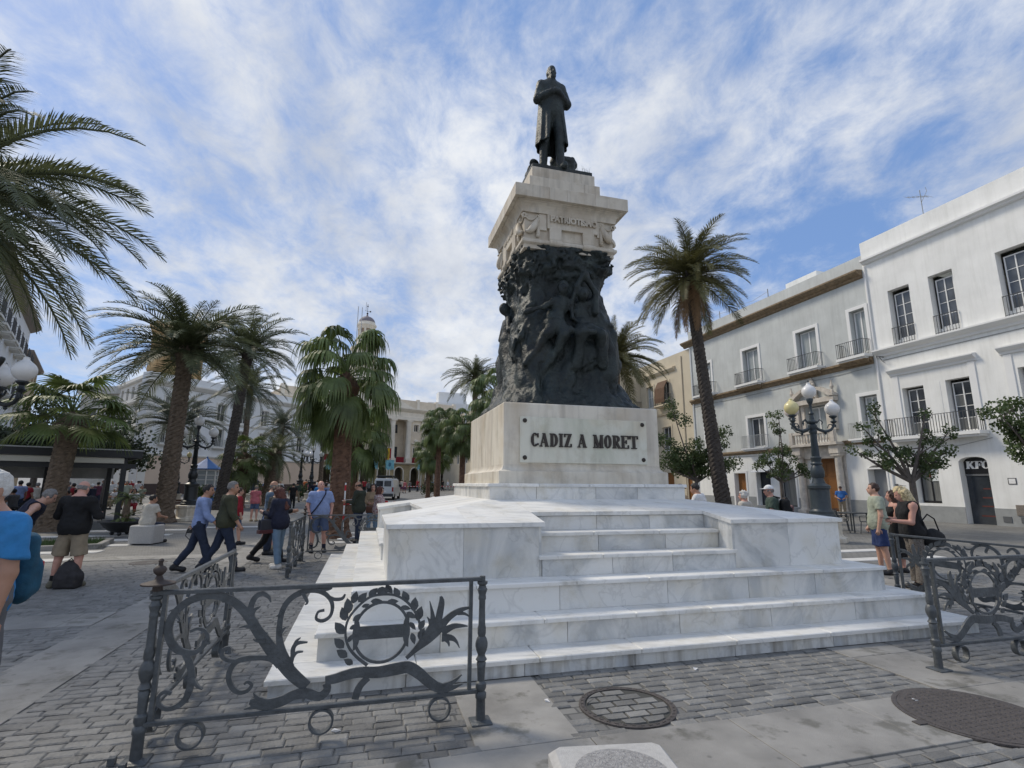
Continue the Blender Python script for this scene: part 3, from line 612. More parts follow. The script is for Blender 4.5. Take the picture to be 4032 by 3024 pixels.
    def head(s, P, inf=0.):
        Q = s.hl(P)
        d = union([sd_ell(Q, (0, -.008, .028), (.076 + inf, .096 + inf, .098 + inf)), sd_ell(Q, (0, .032, -.052), (.055 + inf, .060 + inf, .066 + inf))], .05)
        d = smin(d, sd_cone(Q, (0, .088, .012), (0, .108, -.026), .010, .014), .02)
        for sg in (1, -1):
            d = smin(d, sd_ell(Q, (sg * .077, -.008, -.012), (.011, .022, .032)), .008)
            d = np.maximum(d, -(np.linalg.norm(Q - np.array([sg * .032, .098, .012], f32), axis=1) - .018))
        d = smin(d, sd_cone(Q, (-.02, .088, -.058), (.02, .088, -.058), .008, .008), .01)
        nk = sd_cone(P, s.J['neck'] - np.array([0, 0, .03], f32), s.J['head'] + s.Hd @ np.array([0, -.015, -.05], f32), .060 * (.6 + .4 * s.w), .052 * (.6 + .4 * s.w))
        return smin(d, nk, .03)
    def hand(s, P, k):
        w, h = s.J['wri%d' % k], s.J['hdir%d' % k]; return sd_cone(P, w, w + h * .075, .027, .036)
    def foot(s, P, k, inf=0.):
        a = s.J['ank%d' % k]; hl = max(0., a[2] - .09); f = a + np.array([0, .15, -.055 - hl * .6], f32); hh = a + np.array([0, -.035, -.045], f32)
        return union([sd_cone(P, hh, f, .036 + inf, .032 + inf), sd_cone(P, a, hh, .036 + inf, .036 + inf), sd_cone(P, f - np.array([.015, .03, 0], f32), f + np.array([.012, 0, 0], f32), .032 + inf, .032 + inf)], .03)
    def body(s, P):
        d = smin(s.torso(P), s.head(P), .02)
        for k in (0, 1):
            d = smin(d, smin(s.arm(P, k), s.hand(P, k), .02), .05); d = smin(d, s.leg(P, k), .05); d = smin(d, s.foot(P, k), .03)
        return d
    def fingers(s, k, curl=.6):
        w, h = s.J['wri%d' % k], s.J['hdir%d' % k]; up = np.array([0, 0, 1.], f32)
        sd = np.cross(h, np.array([1, 0, 0], f32)); sd = nrm(sd) if np.linalg.norm(sd) > .3 else nrm(np.cross(h, up)); nr = nrm(np.cross(sd, h)); sg = 1 if k == 0 else -1
        V, F = [], []
        def tube(pts, r0, r1):
            n, o = 6, len(V); m = len(pts)
            for i, p in enumerate(pts):
                t = nrm(pts[min(i + 1, m - 1)] - pts[max(i - 1, 0)]); x = nrm(np.cross(t, sd + .1 * nr)); y = np.cross(t, x); r = r0 + (r1 - r0) * i / (m - 1)
                if i == m - 1: r *= .3
                for j in range(n): V.append(p + r * (x * math.cos(2 * math.pi * j / n) + y * math.sin(2 * math.pi * j / n)))
            for i in range(m - 1):
                for j in range(n): F.append((o + i * n + j, o + i * n + (j + 1) % n, o + (i + 1) * n + (j + 1) % n, o + (i + 1) * n + j))
        base = w + h * .075
        for q, (off, ln) in enumerate(((.028, .068), (.010, .078), (-.009, .073), (-.027, .056))):
            d0 = h; p = base + sd * off + h * (.012 - abs(off - .003) * .4); pts = [p]
            for j in range(3):
                c = curl * (.5 + j * .55); d = nrm(d0 * math.cos(c) - nr * sg * math.sin(c) + sd * off * 2); p = p + d * ln / 3; pts.append(p)
            tube(pts, .0095, .0075)
        p = w + h * .03 + sd * .028; pts = [p, p + nrm(h * .6 + sd * .9) * .032, p + nrm(h * .6 + sd * .9) * .032 + nrm(h + sd * .3 - nr * sg * .3) * .032, p + nrm(h * .6 + sd * .9) * .032 + nrm(h + sd * .3 - nr * sg * .3) * .056]
        tube(pts, .011, .008)
        return np.array(V), np.array(F)
def wrinkle(P, amt, s=7.): return amt * (vnoise(P * np.array([1.6, 1.6, .8], f32), s) - .5) + amt * .5 * (vnoise(P, s * 2.7) - .5)

# ================================================================ BRONZE RELIEF DRUM, CAPITAL, STATUE
def bronze_mat():
    m = bpy.data.materials.new('weathered_bronze'); m.use_nodes = True; t = m.node_tree; p = t.nodes['Principled BSDF']; ln = t.links.new; nn = t.nodes.new
    g = nn('ShaderNodeNewGeometry'); n = nn('ShaderNodeTexNoise'); n.inputs['Scale'].default_value = 3.2; n.inputs['Detail'].default_value = 9; n.inputs['Roughness'].default_value = .65; ln(g.outputs['Position'], n.inputs['Vector'])
    r = nn('ShaderNodeValToRGB'); ln(n.outputs[0], r.inputs[0]); e = r.color_ramp.elements; e[0].position = .30; e[0].color = (.010, .0125, .013, 1); e[1].position = .62; e[1].color = (.032, .042, .040, 1)
    x = r.color_ramp.elements.new(.76); x.color = (.080, .104, .090, 1)
    n2 = nn('ShaderNodeTexNoise'); n2.inputs['Scale'].default_value = 1.1; n2.inputs['Detail'].default_value = 6; ln(g.outputs['Position'], n2.inputs['Vector'])
    r2 = nn('ShaderNodeValToRGB'); ln(n2.outputs[0], r2.inputs[0]); r2.color_ramp.elements[0].position = .56; r2.color_ramp.elements[0].color = (0, 0, 0, 1); r2.color_ramp.elements[1].position = .75; r2.color_ramp.elements[1].color = (.55, .55, .55, 1)
    mx = nn('ShaderNodeMixRGB'); ln(r2.outputs[0], mx.inputs[0]); ln(r.outputs[0], mx.inputs[1]); mx.inputs[2].default_value = (.045, .040, .036, 1)
    ln(mx.outputs[0], p.inputs['Base Color']); p.inputs['Metallic'].default_value = .15; p.inputs['Roughness'].default_value = .5; p.inputs['Specular IOR Level'].default_value = .35
    b = nn('ShaderNodeTexNoise'); b.inputs['Scale'].default_value = 26; b.inputs['Detail'].default_value = 6; ln(g.outputs['Position'], b.inputs['Vector']); bn = nn('ShaderNodeBump'); bn.inputs['Strength'].default_value = .55; bn.inputs['Distance'].default_value = .03; ln(b.outputs[0], bn.inputs['Height']); ln(bn.outputs[0], p.inputs['Normal'])
    return m
M_BRONZE = bronze_mat()
def drum(P):
    x, y, z = P[:, 0], P[:, 1], P[:, 2]
    zz = np.array([2.9, 3.0, 3.12, 3.3, 3.6, 4.2, 4.6, 4.85, 5.1, 5.35, 5.6, 5.9], f32); hw = np.array([1.28, 1.26, 1.17, 1.04, .975, .955, .89, .83, .78, .80, .86, .875], f32)
    h = np.interp(z, zz, hw).astype(f32)
    pw = 5.; r = (np.abs(x) ** pw + np.abs(y) ** pw) ** (1 / pw); d = (r - h) * .82
    # deep flowing drapery: vertical folds warped by noise, stronger in the lower half
    wv = vnoise(P * np.array([1, 1, .45], f32), 2.3); ang = np.arctan2(y, x)
    lowz = np.clip((4.55 - z) / .5, 0, 1)
    broad = (np.abs(np.sin((x + y * .8) * 4.2 - z * 3.0 + wv * 5)) - .6) * .075 + (np.abs(np.sin((x - y * .6) * 7.5 + z * 2.6 + wv * 6)) - .6) * .036 + (np.abs(np.sin((x + y * .7) * 15 - z * 9 + wv * 9)) - .6) * .014
    rock = (vnoise(P, 3.3) - .5) * .13 + (vnoise(P, 7.5) - .5) * .07 + np.abs(vnoise(P * np.array([1, 1, .6], f32), 5.) - .5) * -.07
    fold = broad * lowz + rock * (1 - lowz) * .9
    amp = np.clip((z - 2.98) / .3, .3, 1)
    d = d - fold * amp - (vnoise(P * np.array([1, 1, .35], f32), 15.) - .5) * .036 - (vnoise(P, 24.) - .5) * .016
    fb = -.84
    C = lambda a, b, ra, rb: sd_cone(P, a, b, ra, rb)
    E = lambda c, r, rz=0.: sd_ell(P, c, r, rz)
    f = []
    # left seated woman: head, neck, torso, outstretched arm, hip and swept leg
    f += [E((-.18, fb - .15, 5.06), (.085, .10, .115)), C((-.19, fb - .10, 4.95), (-.21, fb - .06, 4.86), .045, .05), E((-.23, fb - .06, 4.74), (.155, .10, .17)), C((-.33, fb - .06, 4.85), (-.12, fb - .06, 4.86), .062, .062),
          C((-.33, fb - .06, 4.84), (-.55, fb - .13, 4.69), .058, .048), C((-.55, fb - .13, 4.69), (-.86, fb - .10, 4.58), .046, .034), E((-.31, fb - .06, 4.52), (.17, .12, .17)), E((-.36, fb - .10, 4.38), (.20, .15, .14)),
          C((-.36, fb - .14, 4.38), (-.52, fb - .20, 4.20), .12, .095), C((-.52, fb - .20, 4.20), (-.66, fb - .10, 3.95), .095, .06), C((-.66, fb - .10, 3.95), (-.86, fb - .06, 3.70), .06, .045),
          C((-.25, fb - .15, 4.38), (-.22, fb - .26, 4.20), .11, .09), C((-.22, fb - .26, 4.20), (-.42, fb - .12, 3.75), .085, .05)]
    # right seated woman with raised veil and arm laid in her lap
    f += [E((.18, fb - .13, 4.99), (.085, .10, .115)), C((.17, fb - .09, 4.90), (.16, fb - .05, 4.83), .045, .05), E((.15, fb - .04, 4.68), (.155, .10, .18)), C((.0, fb - .04, 4.81), (.30, fb - .04, 4.84), .060, .060),
          C((-.01, fb - .06, 4.80), (-.01, fb - .12, 4.54), .055, .045), C((-.01, fb - .12, 4.54), (.20, fb - .24, 4.34), .044, .032), C((.29, fb - .04, 4.84), (.44, fb - .06, 4.98), .055, .045),
          E((.16, fb - .06, 4.46), (.18, .12, .16)), C((.10, fb - .14, 4.34), (.06, fb - .30, 4.22), .12, .10), C((.26, fb - .14, 4.36), (.46, fb - .26, 4.24), .12, .10),
          C((.06, fb - .30, 4.22), (.02, fb - .16, 3.70), .10, .09), C((.46, fb - .26, 4.24), (.52, fb - .14, 3.72), .11, .09), C((.75, fb + .02, 4.30), (.62, fb - .06, 3.6), .13, .16),
          E((-.14, fb - .24, 4.28), (.075, .085, .075)), C((.05, fb - .36, 4.24), (.26, fb - .38, 4.24), .035, .03)]
    d = smin(d, union(f, .035) - broad * .45 - (vnoise(P * np.array([1, 1, .4], f32), 14.) - .5) * .026, .055)
    # veil arch over the right head, hollowed behind it
    hol = E((.20, fb - .02, 5.08), (.16, .13, .22)); d = np.maximum(d, -np.maximum(hol, -E((.18, fb - .13, 4.99), (.10, .115, .13))))
    d = smin(d, union([C((-.03, fb - .10, 4.80), (.06, fb - .14, 5.12), .04, .05), C((.06, fb - .14, 5.12), (.20, fb - .15, 5.35), .05, .05), C((.20, fb - .15, 5.35), (.43, fb - .12, 5.06), .05, .05), C((.43, fb - .12, 5.06), (.42, fb - .10, 4.70), .05, .07)], .04), .05)
    d = smin(d, E((.18, fb - .15, 4.99), (.078, .09, .11)), .02)
    for hx, hy, hz in ((-.18, fb - .15, 5.06), (.18, fb - .15, 4.99)):
        d = smin(d, C((hx, hy - .095, hz + .01), (hx + .005, hy - .115, hz - .03), .010, .016), .015)
        for sx in (-1, 1): d = np.maximum(d, -(np.linalg.norm(P - np.array([hx + sx * .034, hy - .105, hz + .018], f32), axis=1) - .022))
        d = smin(d, np.maximum(E((hx, hy + .02, hz + .03), (.105, .11, .12)), -(y - hy + .035)) + (vnoise(P, 20.) - .5) * .03, .01)
    # standing figure on the left face, and a loose torch-like bracket silhouette
    lf = -.77
    d = smin(d, union([E((lf - .16, .22, 5.02), (.10, .085, .12)), C((lf - .1, .22, 4.92), (lf - .05, .22, 4.82), .05, .05), E((lf - .07, .22, 4.62), (.12, .17, .24)), C((lf - .1, .10, 4.8), (lf - .16, -.1, 4.5), .055, .045), C((lf - .1, .36, 4.8), (lf - .18, .42, 4.45), .055, .045),
                       C((lf - .07, .22, 4.4), (lf - .02, .28, 3.5), .17, .20)], .06), .06)
    # right-face bulges seen in silhouette
    d = smin(d, union([E((.86, -.25, 4.70), (.12, .3, .26)), E((.90, .1, 4.15), (.12, .4, .25)), E((.88, -.5, 4.22), (.12, .22, .2))], .08), .1)
    # foliage crown under the capital: dense lumps
    top = np.clip((z - 5.22) / .3, 0, 1); lump = vnoise(P, 9.) * .11 + vnoise(P, 21.) * .07
    d = d - top * (lump - .06)
    # ragged rock foot
    ft = np.clip((3.2 - z) / .2, 0, 1); d = d - ft * (vnoise(P, 11.) - .5) * .05
    return np.maximum(np.maximum(d, 2.968 - z), z - 5.88)
V, F = mesh_sdf(drum, (-1.36, -1.42, 2.95), (1.36, 1.36, 5.90), .020)
DR = thing('bronze_relief', 'dark bronze drum of draped figures in relief below the lettered stone capital', 'relief', wor(0, 0, 2.968), PHI)
link('relief_body', np_mesh('relief_body', V - np.array([0, 0, 2.968]), F, M_BRONZE), DR)

CAP = thing('stone_capital', 'carved cream stone capital block with PATRIOTISMO in raised letters', 'capital', wor(0, 0, 5.80), PHI)
z0 = 5.80
MB().square([(.86, 5.80 - z0), (.86, 5.87 - z0), (.885, 5.885 - z0), (.905, 5.90 - z0), (.908, 5.93 - z0), (.900, 5.955 - z0), (.872, 5.965 - z0), (.872, 5.985 - z0), (.85, 5.99 - z0), (.85, 6.47 - z0), (.90, 6.47 - z0), (.905, 6.52 - z0),
             (.915, 6.56 - z0), (.94, 6.60 - z0), (.98, 6.63 - z0), (1.0, 6.635 - z0), (1.0, 6.659 - z0)]).build('frieze_block', M_CAP, CAP)
rg = random.Random(5)
def do_cornice(k, q):
    f = 1.0766 if k % 2 == 0 else .80
    js = [-f, -.45, -.12, .42, f] if k % 2 == 0 else [-f, -.2, .3, f]
    for i in range(len(js) - 1): MB().cbox(js[i] + .001, js[i + 1] - .001, -1.0766, -.80, 6.660 - z0, 6.896 - z0, .006).xf(q).build('cornice_stone', M_CAP, CAP)
sides(do_cornice)
MB().box(-.801, .801, -.801, .801, 6.66 - z0, 6.89 - z0).build('cornice_core', M_CAP, CAP)
for h, a, b in ((.7011, 6.8965, 7.3231), (.6298, 7.3233, 7.5731)):
    for j0, j1 in ((-h, h * .55), (h * .55, h)): MB().cbox(j0 + (.001 if j0 > -h else 0), j1 - (.001 if j1 < h else 0), -h, h, a - z0, b - z0, .006).build('stepped_stone', M_CAP, CAP)
def do_frieze(k, q):
    fr = MB(); y = -.85
    fr.cbox(-.435, .535, y - .055, y, 6.20 - z0, 6.468 - z0, .004)          # letter panel
    for x in (-.285, .35): fr.cbox(x - .112, x + .112, y - .062, y - .001, 5.985 - z0, 6.22 - z0, .004); fr.tube([(x - .112, y - .022, 5.93 - z0), (x + .112, y - .022, 5.93 - z0)], .066, 14)
    for x in (-.512, .60): fr.cbox(x - .07, x + .07, y - .030, y, 6.16 - z0, 6.467 - z0, .004)
    fr.box(-.17, .235, y - .02, y, 5.99 - z0, 6.04 - z0)
    fr.xf(q).build('frieze_panel', M_CAP, CAP)
    for s_ in (-1, 1):                                                        # swag with scroll in each corner
        sw = MB(); c = s_ * .72
        pts = [(c - s_ * .11 + s_ * .23 * t, y - .03 - .03 * math.sin(math.pi * t), 6.36 - z0 - .26 * math.sin(math.pi * (t * .62)) * 1.0 + .0) for t in [i / 10 for i in range(11)]]
        sw.tube(pts, [.014 + .052 * math.sin(math.pi * min(1, .12 + i / 11)) for i in range(11)], 8)
        sw.tube([(c - s_ * .11, y - .02, 6.38 - z0), (c - s_ * .115, y - .03, 6.22 - z0), (c - s_ * .11, y - .03, 6.06 - z0)], [.022, .030, .040], 8); sw.ball((c - s_ * .11, y - .03, 6.04 - z0), .038, 8, 6)
        sw.tube([(c - s_ * .11 + .035 * math.cos(t) * (1 - t / 14), y - .025, 6.405 - z0 + .035 * math.sin(t) * (1 - t / 14)) for t in [i * .6 for i in range(14)]], .011, 6)
        sw.tube([(c + s_ * .14 + .05 * math.cos(t) * (1 - t / 14), y - .025, 6.40 - z0 + .05 * math.sin(t) * (1 - t / 14)) for t in [i * .6 for i in range(14)]], .014, 6)
        sw.tube([(c + s_ * (-.08 + .2 * t), y - .015, 6.40 - z0 - .14 * t * (1 - t) * 2) for t in [i / 6 for i in range(7)]], .016, 6)
        me = sw.xf(q).mesh('swag', M_CAP); smooth_angle(me, 50); link('swag', me, CAP)
sides(do_frieze)
def text_mesh(txt, size, extrude, offset=0.):
    c = bpy.data.curves.new('lettering', 'FONT'); c.body = txt; c.size = size; c.extrude = extrude; c.offset = offset; c.resolution_u = 3; c.align_x = 'CENTER'
    o = bpy.data.objects.new('lettering', c); COL.objects.link(o); bpy.context.view_layer.update()
    me = bpy.data.meshes.new_from_object(o.evaluated_get(bpy.context.evaluated_depsgraph_get())); bpy.data.objects.remove(o); return me
me = text_mesh('PATRIOTISMO', .155, .026, .008); me.materials.clear(); me.materials.append(M_CAP)
xs = [v.co.x for v in me.vertices]; sx = .90 / (max(xs) - min(xs)); me.transform(Matrix.Translation((.065, -.918, 6.325 - z0)) @ Matrix.Rotation(math.pi / 2, 4, 'X') @ Matrix.Diagonal((sx, 1.05, 1, 1)))
link('raised_inscription', me, CAP)
for i, (b_, h_) in enumerate(((.28, .10), (.17, .09), (.06, .11), (-.05, .07), (-.16, .11), (-.27, .10))):    # worn, illegible raised letters on the left face
    MB().cbox(-.925, -.90, b_ - .032, b_ + .032, 6.33 - z0, 6.33 - z0 + h_, .008).build('worn_letter', M_CAP, CAP)
# bronze figure
STA = thing('bronze_statue', 'dark bronze statue of a bearded man in a long coat with folded arms', 'statue', wor(-.02, -.1, 7.5733), PHI)
MB().cbox(-.60, .62, -.50, .70, 0, .095, .01).build('bronze_plinth', M_BRONZE, STA)
fg = Fig(lean=-.03, hyaw=.02, hpitch=-.02, legs=((.16, .05, .10), (-.06, .10, .02)), arms=(((.27, .22, -.92), (-.84, .52, .30), (-.9, .12, .35)), ((-.27, .22, -.92), (.86, .62, .22), (.95, .1, .2))), w=1.04, belly=.02)
def statue(P):
    d = fg.body(P); Q = fg.tl(P); wr = wrinkle(P, .02, 9)
    # frock coat: shell round the torso open at the front, skirts to below the knee
    x, y, z = P[:, 0], P[:, 1], P[:, 2]
    t = np.clip((z - .42) / .65, 0, 1); ax = .262 - .055 * t; ay = .235 - .085 * t; fl = .010 * np.sin(np.arctan2(y, x) * 11 + vnoise(P, 3) * 4)
    cone = (np.sqrt((x / ax) ** 2 + ((y + .02) / ay) ** 2) - 1) * np.minimum(ax, ay) - fl * (1.3 - t)
    shell = np.abs(cone) - .016; shell = np.maximum(np.maximum(shell, .44 - z), z - 1.15)
    shell = np.maximum(shell, -np.maximum(np.abs(x - .03) - (.075 + .09 * (1 - t)), -y + .02))          # open front
    d = smin(d, shell, .03)
    top = fg.torso(P, .025) + wr * .6; d = smin(d, top, .02)
    for k in (0, 1): d = smin(d, fg.arm(P, k, 1, .022, 1.) + wr, .03)
    for k in (0, 1): d = smin(d, fg.leg(P, k, 1, 1, .022) + wr * .5, .03); d = smin(d, fg.foot(P, k, .012), .02)
    Hq = fg.hl(P)
    beard = union([sd_ell(Hq, (0, .058, -.088), (.050, .045, .062)), sd_cone(Hq, (-.045, .085, -.048), (.045, .085, -.048), .012, .012)], .02) + wrinkle(P, .008, 30)
    d = smin(d, beard, .015); d = smin(d, np.maximum(sd_ell(Hq, (0, -.02, .03), (.084, .098, .098)), Hq[:, 1] - .03) + wrinkle(P, .01, 26), .01)
    d = smin(d, union([sd_cone(Q, (-.09, .05, 1.44), (-.05, .12, 1.26), .022, .03), sd_cone(Q, (.09, .05, 1.44), (.05, .12, 1.26), .022, .03), sd_cone(Q, (.19, -.02, 1.45), (.245, -.02, 1.50), .03, .012)], .02), .02)
    return d
lo, hi = fg.bounds(); lo[:2] = (-.42, -.36); hi[:2] = (.42, .42)
V, F = mesh_sdf(statue, lo, hi, .0115)
SCL = 2.46 / V[:, 2].max()
V2 = V * SCL * np.array([.82, -.9, 1]); F = F[:, ::-1]
link('figure', np_mesh('figure', V2 + np.array([-.10, -.22, .085]), F, M_BRONZE), STA)
def relics(P):      # the bronze chest, drapery and vessel standing behind the figure
    d = union([sd_box(P, (.26, .12, .40), (.20, .20, .30), .05), sd_cone(P, (.10, .10, .62), (.44, .10, .62), .13, .13), sd_box(P, (-.36, .1, .20), (.16, .16, .16), .03), sd_ell(P, (-.38, .06, .50), (.10, .10, .08)), sd_cone(P, (-.36, .08, .30), (-.38, .06, .44), .05, .05),
               sd_box(P, (-.02, .22, .24), (.32, .12, .2), .04), sd_cone(P, (.3, .0, .32), (.52, -.04, .30), .02, .02)], .04)
    return d + wrinkle(P, .03, 8) + (np.sin(P[:, 2] * 60) * .004)
V, F = mesh_sdf(relics, (-.6, -.2, .05), (.6, .5, .85), .018)
link('bronze_attributes', np_mesh('bronze_attributes', V + np.array([0, .02, 0]), F, M_BRONZE), STA)
# weeds rooted on the plinth and the head
M_WEED = mat('dry_weed', (.16, .17, .10), .9)
wd = MB()
for i in range(60):
    x = R.choice([R.uniform(-.45, .2), R.uniform(.3, .6)]); h = R.uniform(.05, .17); y = -.46 + R.uniform(0, .1)
    wd.tube([(x, y, .09), (x + R.uniform(-.02, .02), y, .09 + h * .6), (x + R.uniform(-.05, .05), y, .09 + h)], [.002, .0016, .0008], 3)
o = wd.build('weeds', M_WEED, STA); o['kind'] = 'stuff'

# ================================================================ RAILINGS
SCROLL = {
 'main':[(1.081,0.354,0.038),(0.986,0.438,0.044),(0.912,0.526,0.046),(0.851,0.597,0.044),(0.795,0.672,0.04),(0.739,0.748,0.036),(0.688,0.829,0.034),(0.615,0.911,0.031),(0.546,0.959,0.029),(0.458,0.986,0.027),(0.375,0.979,0.027),(0.296,0.944,0.026),(0.237,0.877,0.026),(0.215,0.803,0.028),(0.229,0.727,0.027),(0.272,0.661,0.026),(0.331,0.63,0.021),(0.392,0.631,0.017),(0.434,0.671,0.016),(0.45,0.712,0.013),(0.43,0.757,0.012),(0.386,0.776,0.011),(0.342,0.761,0.01)],
 'lowS':[(0.332,0.62,0.022),(0.366,0.548,0.023),(0.381,0.474,0.023),(0.377,0.402,0.023),(0.359,0.342,0.021),(0.318,0.305,0.018),(0.26,0.295,0.014),(0.217,0.325,0.012),(0.207,0.371,0.011),(0.238,0.399,0.012),(0.277,0.385,0.012)],
 'second':[(0.965,0.484,0.033),(0.913,0.581,0.029),(0.886,0.672,0.023),(0.879,0.761,0.02),(0.889,0.862,0.02),(0.928,0.934,0.021),(0.988,0.974,0.022),(1.055,0.992,0.021),(1.126,0.979,0.018),(1.182,0.937,0.015),(1.21,0.879,0.014),(1.201,0.81,0.012),(1.154,0.779,0.013),(1.11,0.795,0.01),(1.119,0.84,0.009),(1.159,0.85,0.01)],
 'secondtip':[(1.182,0.937,0.014),(1.224,0.92,0.012),(1.271,0.923,0.012),(1.29,0.952,0.007)],
 'up1':[(0.684,0.818,0.022),(0.69,0.896,0.021),(0.709,0.957,0.02),(0.75,0.983,0.016),(0.795,0.958,0.012),(0.811,0.923,0.004)],
 'up1b':[(0.703,0.839,0.013),(0.716,0.878,0.013),(0.749,0.898,0.005)],
 'left':[(0.903,0.505,0.028),(0.855,0.547,0.022),(0.789,0.563,0.017),(0.702,0.567,0.018),(0.64,0.553,0.019),(0.607,0.513,0.019),(0.598,0.455,0.018),(0.624,0.39,0.017),(0.669,0.356,0.015),(0.716,0.362,0.013),(0.74,0.395,0.012),(0.714,0.419,0.01),(0.694,0.404,0.007)],
 'leftcurl':[(0.64,0.553,0.013),(0.586,0.563,0.013),(0.548,0.589,0.013),(0.55,0.63,0.013),(0.583,0.64,0.012),(0.592,0.603,0.01)],
 'rightfin':[(0.965,0.489,0.015),(0.976,0.554,0.015),(0.977,0.61,0.016),(1.003,0.641,0.013),(1.065,0.642,0.004)],
 'fin2':[(0.982,0.554,0.011),(1.002,0.58,0.009),(1.041,0.583,0.004)],
 'fin3':[(0.98,0.621,0.011),(0.991,0.653,0.009),(1.017,0.674,0.004)],
 'spike1':[(0.795,0.672,0.015),(0.746,0.676,0.009),(0.723,0.688,0.002)],
 'spike2':[(0.727,0.76,0.016),(0.666,0.775,0.009),(0.629,0.766,0.002)],
 'spike3':[(0.824,0.654,0.014),(0.803,0.711,0.009),(0.807,0.727,0.002)],
 'spike4':[(0.889,0.862,0.011),(0.869,0.835,0.008),(0.853,0.83,0.002)],
 'spike5':[(0.886,0.705,0.011),(0.91,0.743,0.008),(0.926,0.756,0.002)],
 'spike6':[(0.26,0.897,0.013),(0.228,0.904,0.007),(0.207,0.898,0.002)],
 'spike7':[(0.381,0.474,0.013),(0.42,0.418,0.009),(0.454,0.395,0.002)],
 'spike8':[(0.379,0.381,0.013),(0.364,0.341,0.006),(0.381,0.324,0.002)],
 'spike9':[(0.253,0.87,0.01),(0.276,0.842,0.006),(0.273,0.826,0.002)],
 'spike10':[(1.01,0.977,0.014),(1.044,0.911,0.009),(1.028,0.895,0.002)],
 'spike11':[(0.437,0.692,0.011),(0.464,0.679,0.006),(0.468,0.695,0.002)],
 'spike12':[(1.102,0.99,0.012),(1.172,0.993,0.01),(1.201,0.997,0.002)],
 'ribL':[(0.739,0.295,0.015),(0.782,0.285,0.038),(0.847,0.268,0.038),(0.933,0.281,0.036),(1.007,0.312,0.035),(1.084,0.315,0.035),(1.165,0.288,0.033),(1.213,0.325,0.028),(1.204,0.37,0.027)],
 'ribLt1':[(0.814,0.287,0.021),(0.779,0.317,0.013),(0.757,0.348,0.003)],
 'ribLt2':[(0.816,0.266,0.021),(0.763,0.261,0.013),(0.709,0.254,0.004)],
 'ribR':[(1.197,0.387,0.029),(1.26,0.393,0.034),(1.328,0.409,0.036),(1.421,0.42,0.038),(1.541,0.41,0.041),(1.662,0.421,0.044),(1.748,0.425,0.044),(1.824,0.379,0.042),(1.889,0.321,0.039),(1.954,0.275,0.037),(2.018,0.257,0.034)],
 'ribRt1':[(2.004,0.276,0.023),(2.068,0.3,0.015),(2.131,0.345,0.004)],
 'ribRt2':[(2.005,0.253,0.023),(2.069,0.261,0.016),(2.139,0.282,0.004)],
 'tail':[(1.477,0.38,0.023),(1.432,0.339,0.025),(1.408,0.291,0.027),(1.399,0.247,0.026)],
 'pal0':[(1.733,0.485,0.014),(1.793,0.538,0.021),(1.866,0.604,0.043),(1.927,0.672,0.06),(1.952,0.706,0.055)],
 'pal1':[(1.914,0.673,0.034),(1.909,0.77,0.017),(1.885,0.874,0.003)],
 'pal2':[(1.946,0.695,0.029),(1.962,0.791,0.027),(1.973,0.864,0.022),(1.965,0.904,0.01)],
 'pal3':[(1.966,0.681,0.031),(2.029,0.75,0.026),(2.107,0.795,0.02),(2.184,0.813,0.007)],
 'pal3b':[(2.094,0.777,0.017),(2.147,0.768,0.01),(2.188,0.741,0.004)],
 'pal4':[(1.98,0.644,0.029),(2.057,0.682,0.022),(2.123,0.684,0.013),(2.169,0.678,0.003)],
 'pal5':[(1.981,0.608,0.031),(2.046,0.604,0.022),(2.086,0.577,0.012),(2.111,0.529,0.003)],
 'pal6':[(1.994,0.607,0.016),(2.027,0.575,0.012),(2.035,0.545,0.004)],
 'pal7':[(1.901,0.685,0.016),(1.887,0.735,0.01),(1.87,0.76,0.004)],
 'stemw':[(1.733,0.485,0.012),(1.805,0.549,0.01),(1.829,0.642,0.009),(1.802,0.764,0.01),(1.735,0.864,0.01),(1.65,0.923,0.009),(1.562,0.939,0.009),(1.464,0.926,0.009),(1.383,0.864,0.009),(1.322,0.78,0.009),(1.308,0.688,0.009),(1.334,0.595,0.01),(1.392,0.522,0.011),(1.467,0.46,0.012)],
}
LEAVES = [(1.565,.999,1.611,.949),(1.499,.966,1.586,.962),(1.452,.926,1.504,.978),(1.381,.894,1.432,.951),(1.346,.884,1.365,.960),(1.326,.821,1.308,.915),(1.305,.769,1.276,.853),(1.299,.683,1.241,.756),(1.305,.586,1.243,.647),(1.332,.527,1.265,.572),(1.371,.473,1.316,.506),(1.663,.916,1.629,.978),(1.728,.876,1.693,.948),(1.769,.808,1.778,.898),(1.797,.740,1.825,.829),(1.812,.679,1.848,.737),(1.815,.608,1.850,.677),(1.805,.549,1.847,.600),
 (1.466,.892,1.540,.892),(1.577,.884,1.652,.886),(1.407,.857,1.455,.872),(1.353,.767,1.404,.810),(1.333,.710,1.385,.736),(1.326,.624,1.359,.674),(1.679,.843,1.743,.827),(1.718,.804,1.783,.765),(1.747,.731,1.787,.681),(1.763,.659,1.784,.586)]
def spline(pts, n=4):
    o = []
    for i in range(len(pts) - 1):
        p = [np.array(pts[max(0, min(len(pts) - 1, j))]) for j in (i - 1, i, i + 1, i + 2)]
        for k in range(n):
            t = k / n; o.append(.5 * (2 * p[1] + (p[2] - p[0]) * t + (2 * p[0] - 5 * p[1] + 4 * p[2] - p[3]) * t * t + (3 * p[1] - p[0] - 3 * p[2] + p[3]) * t ** 3))
    return o + [np.array(pts[-1], float)]
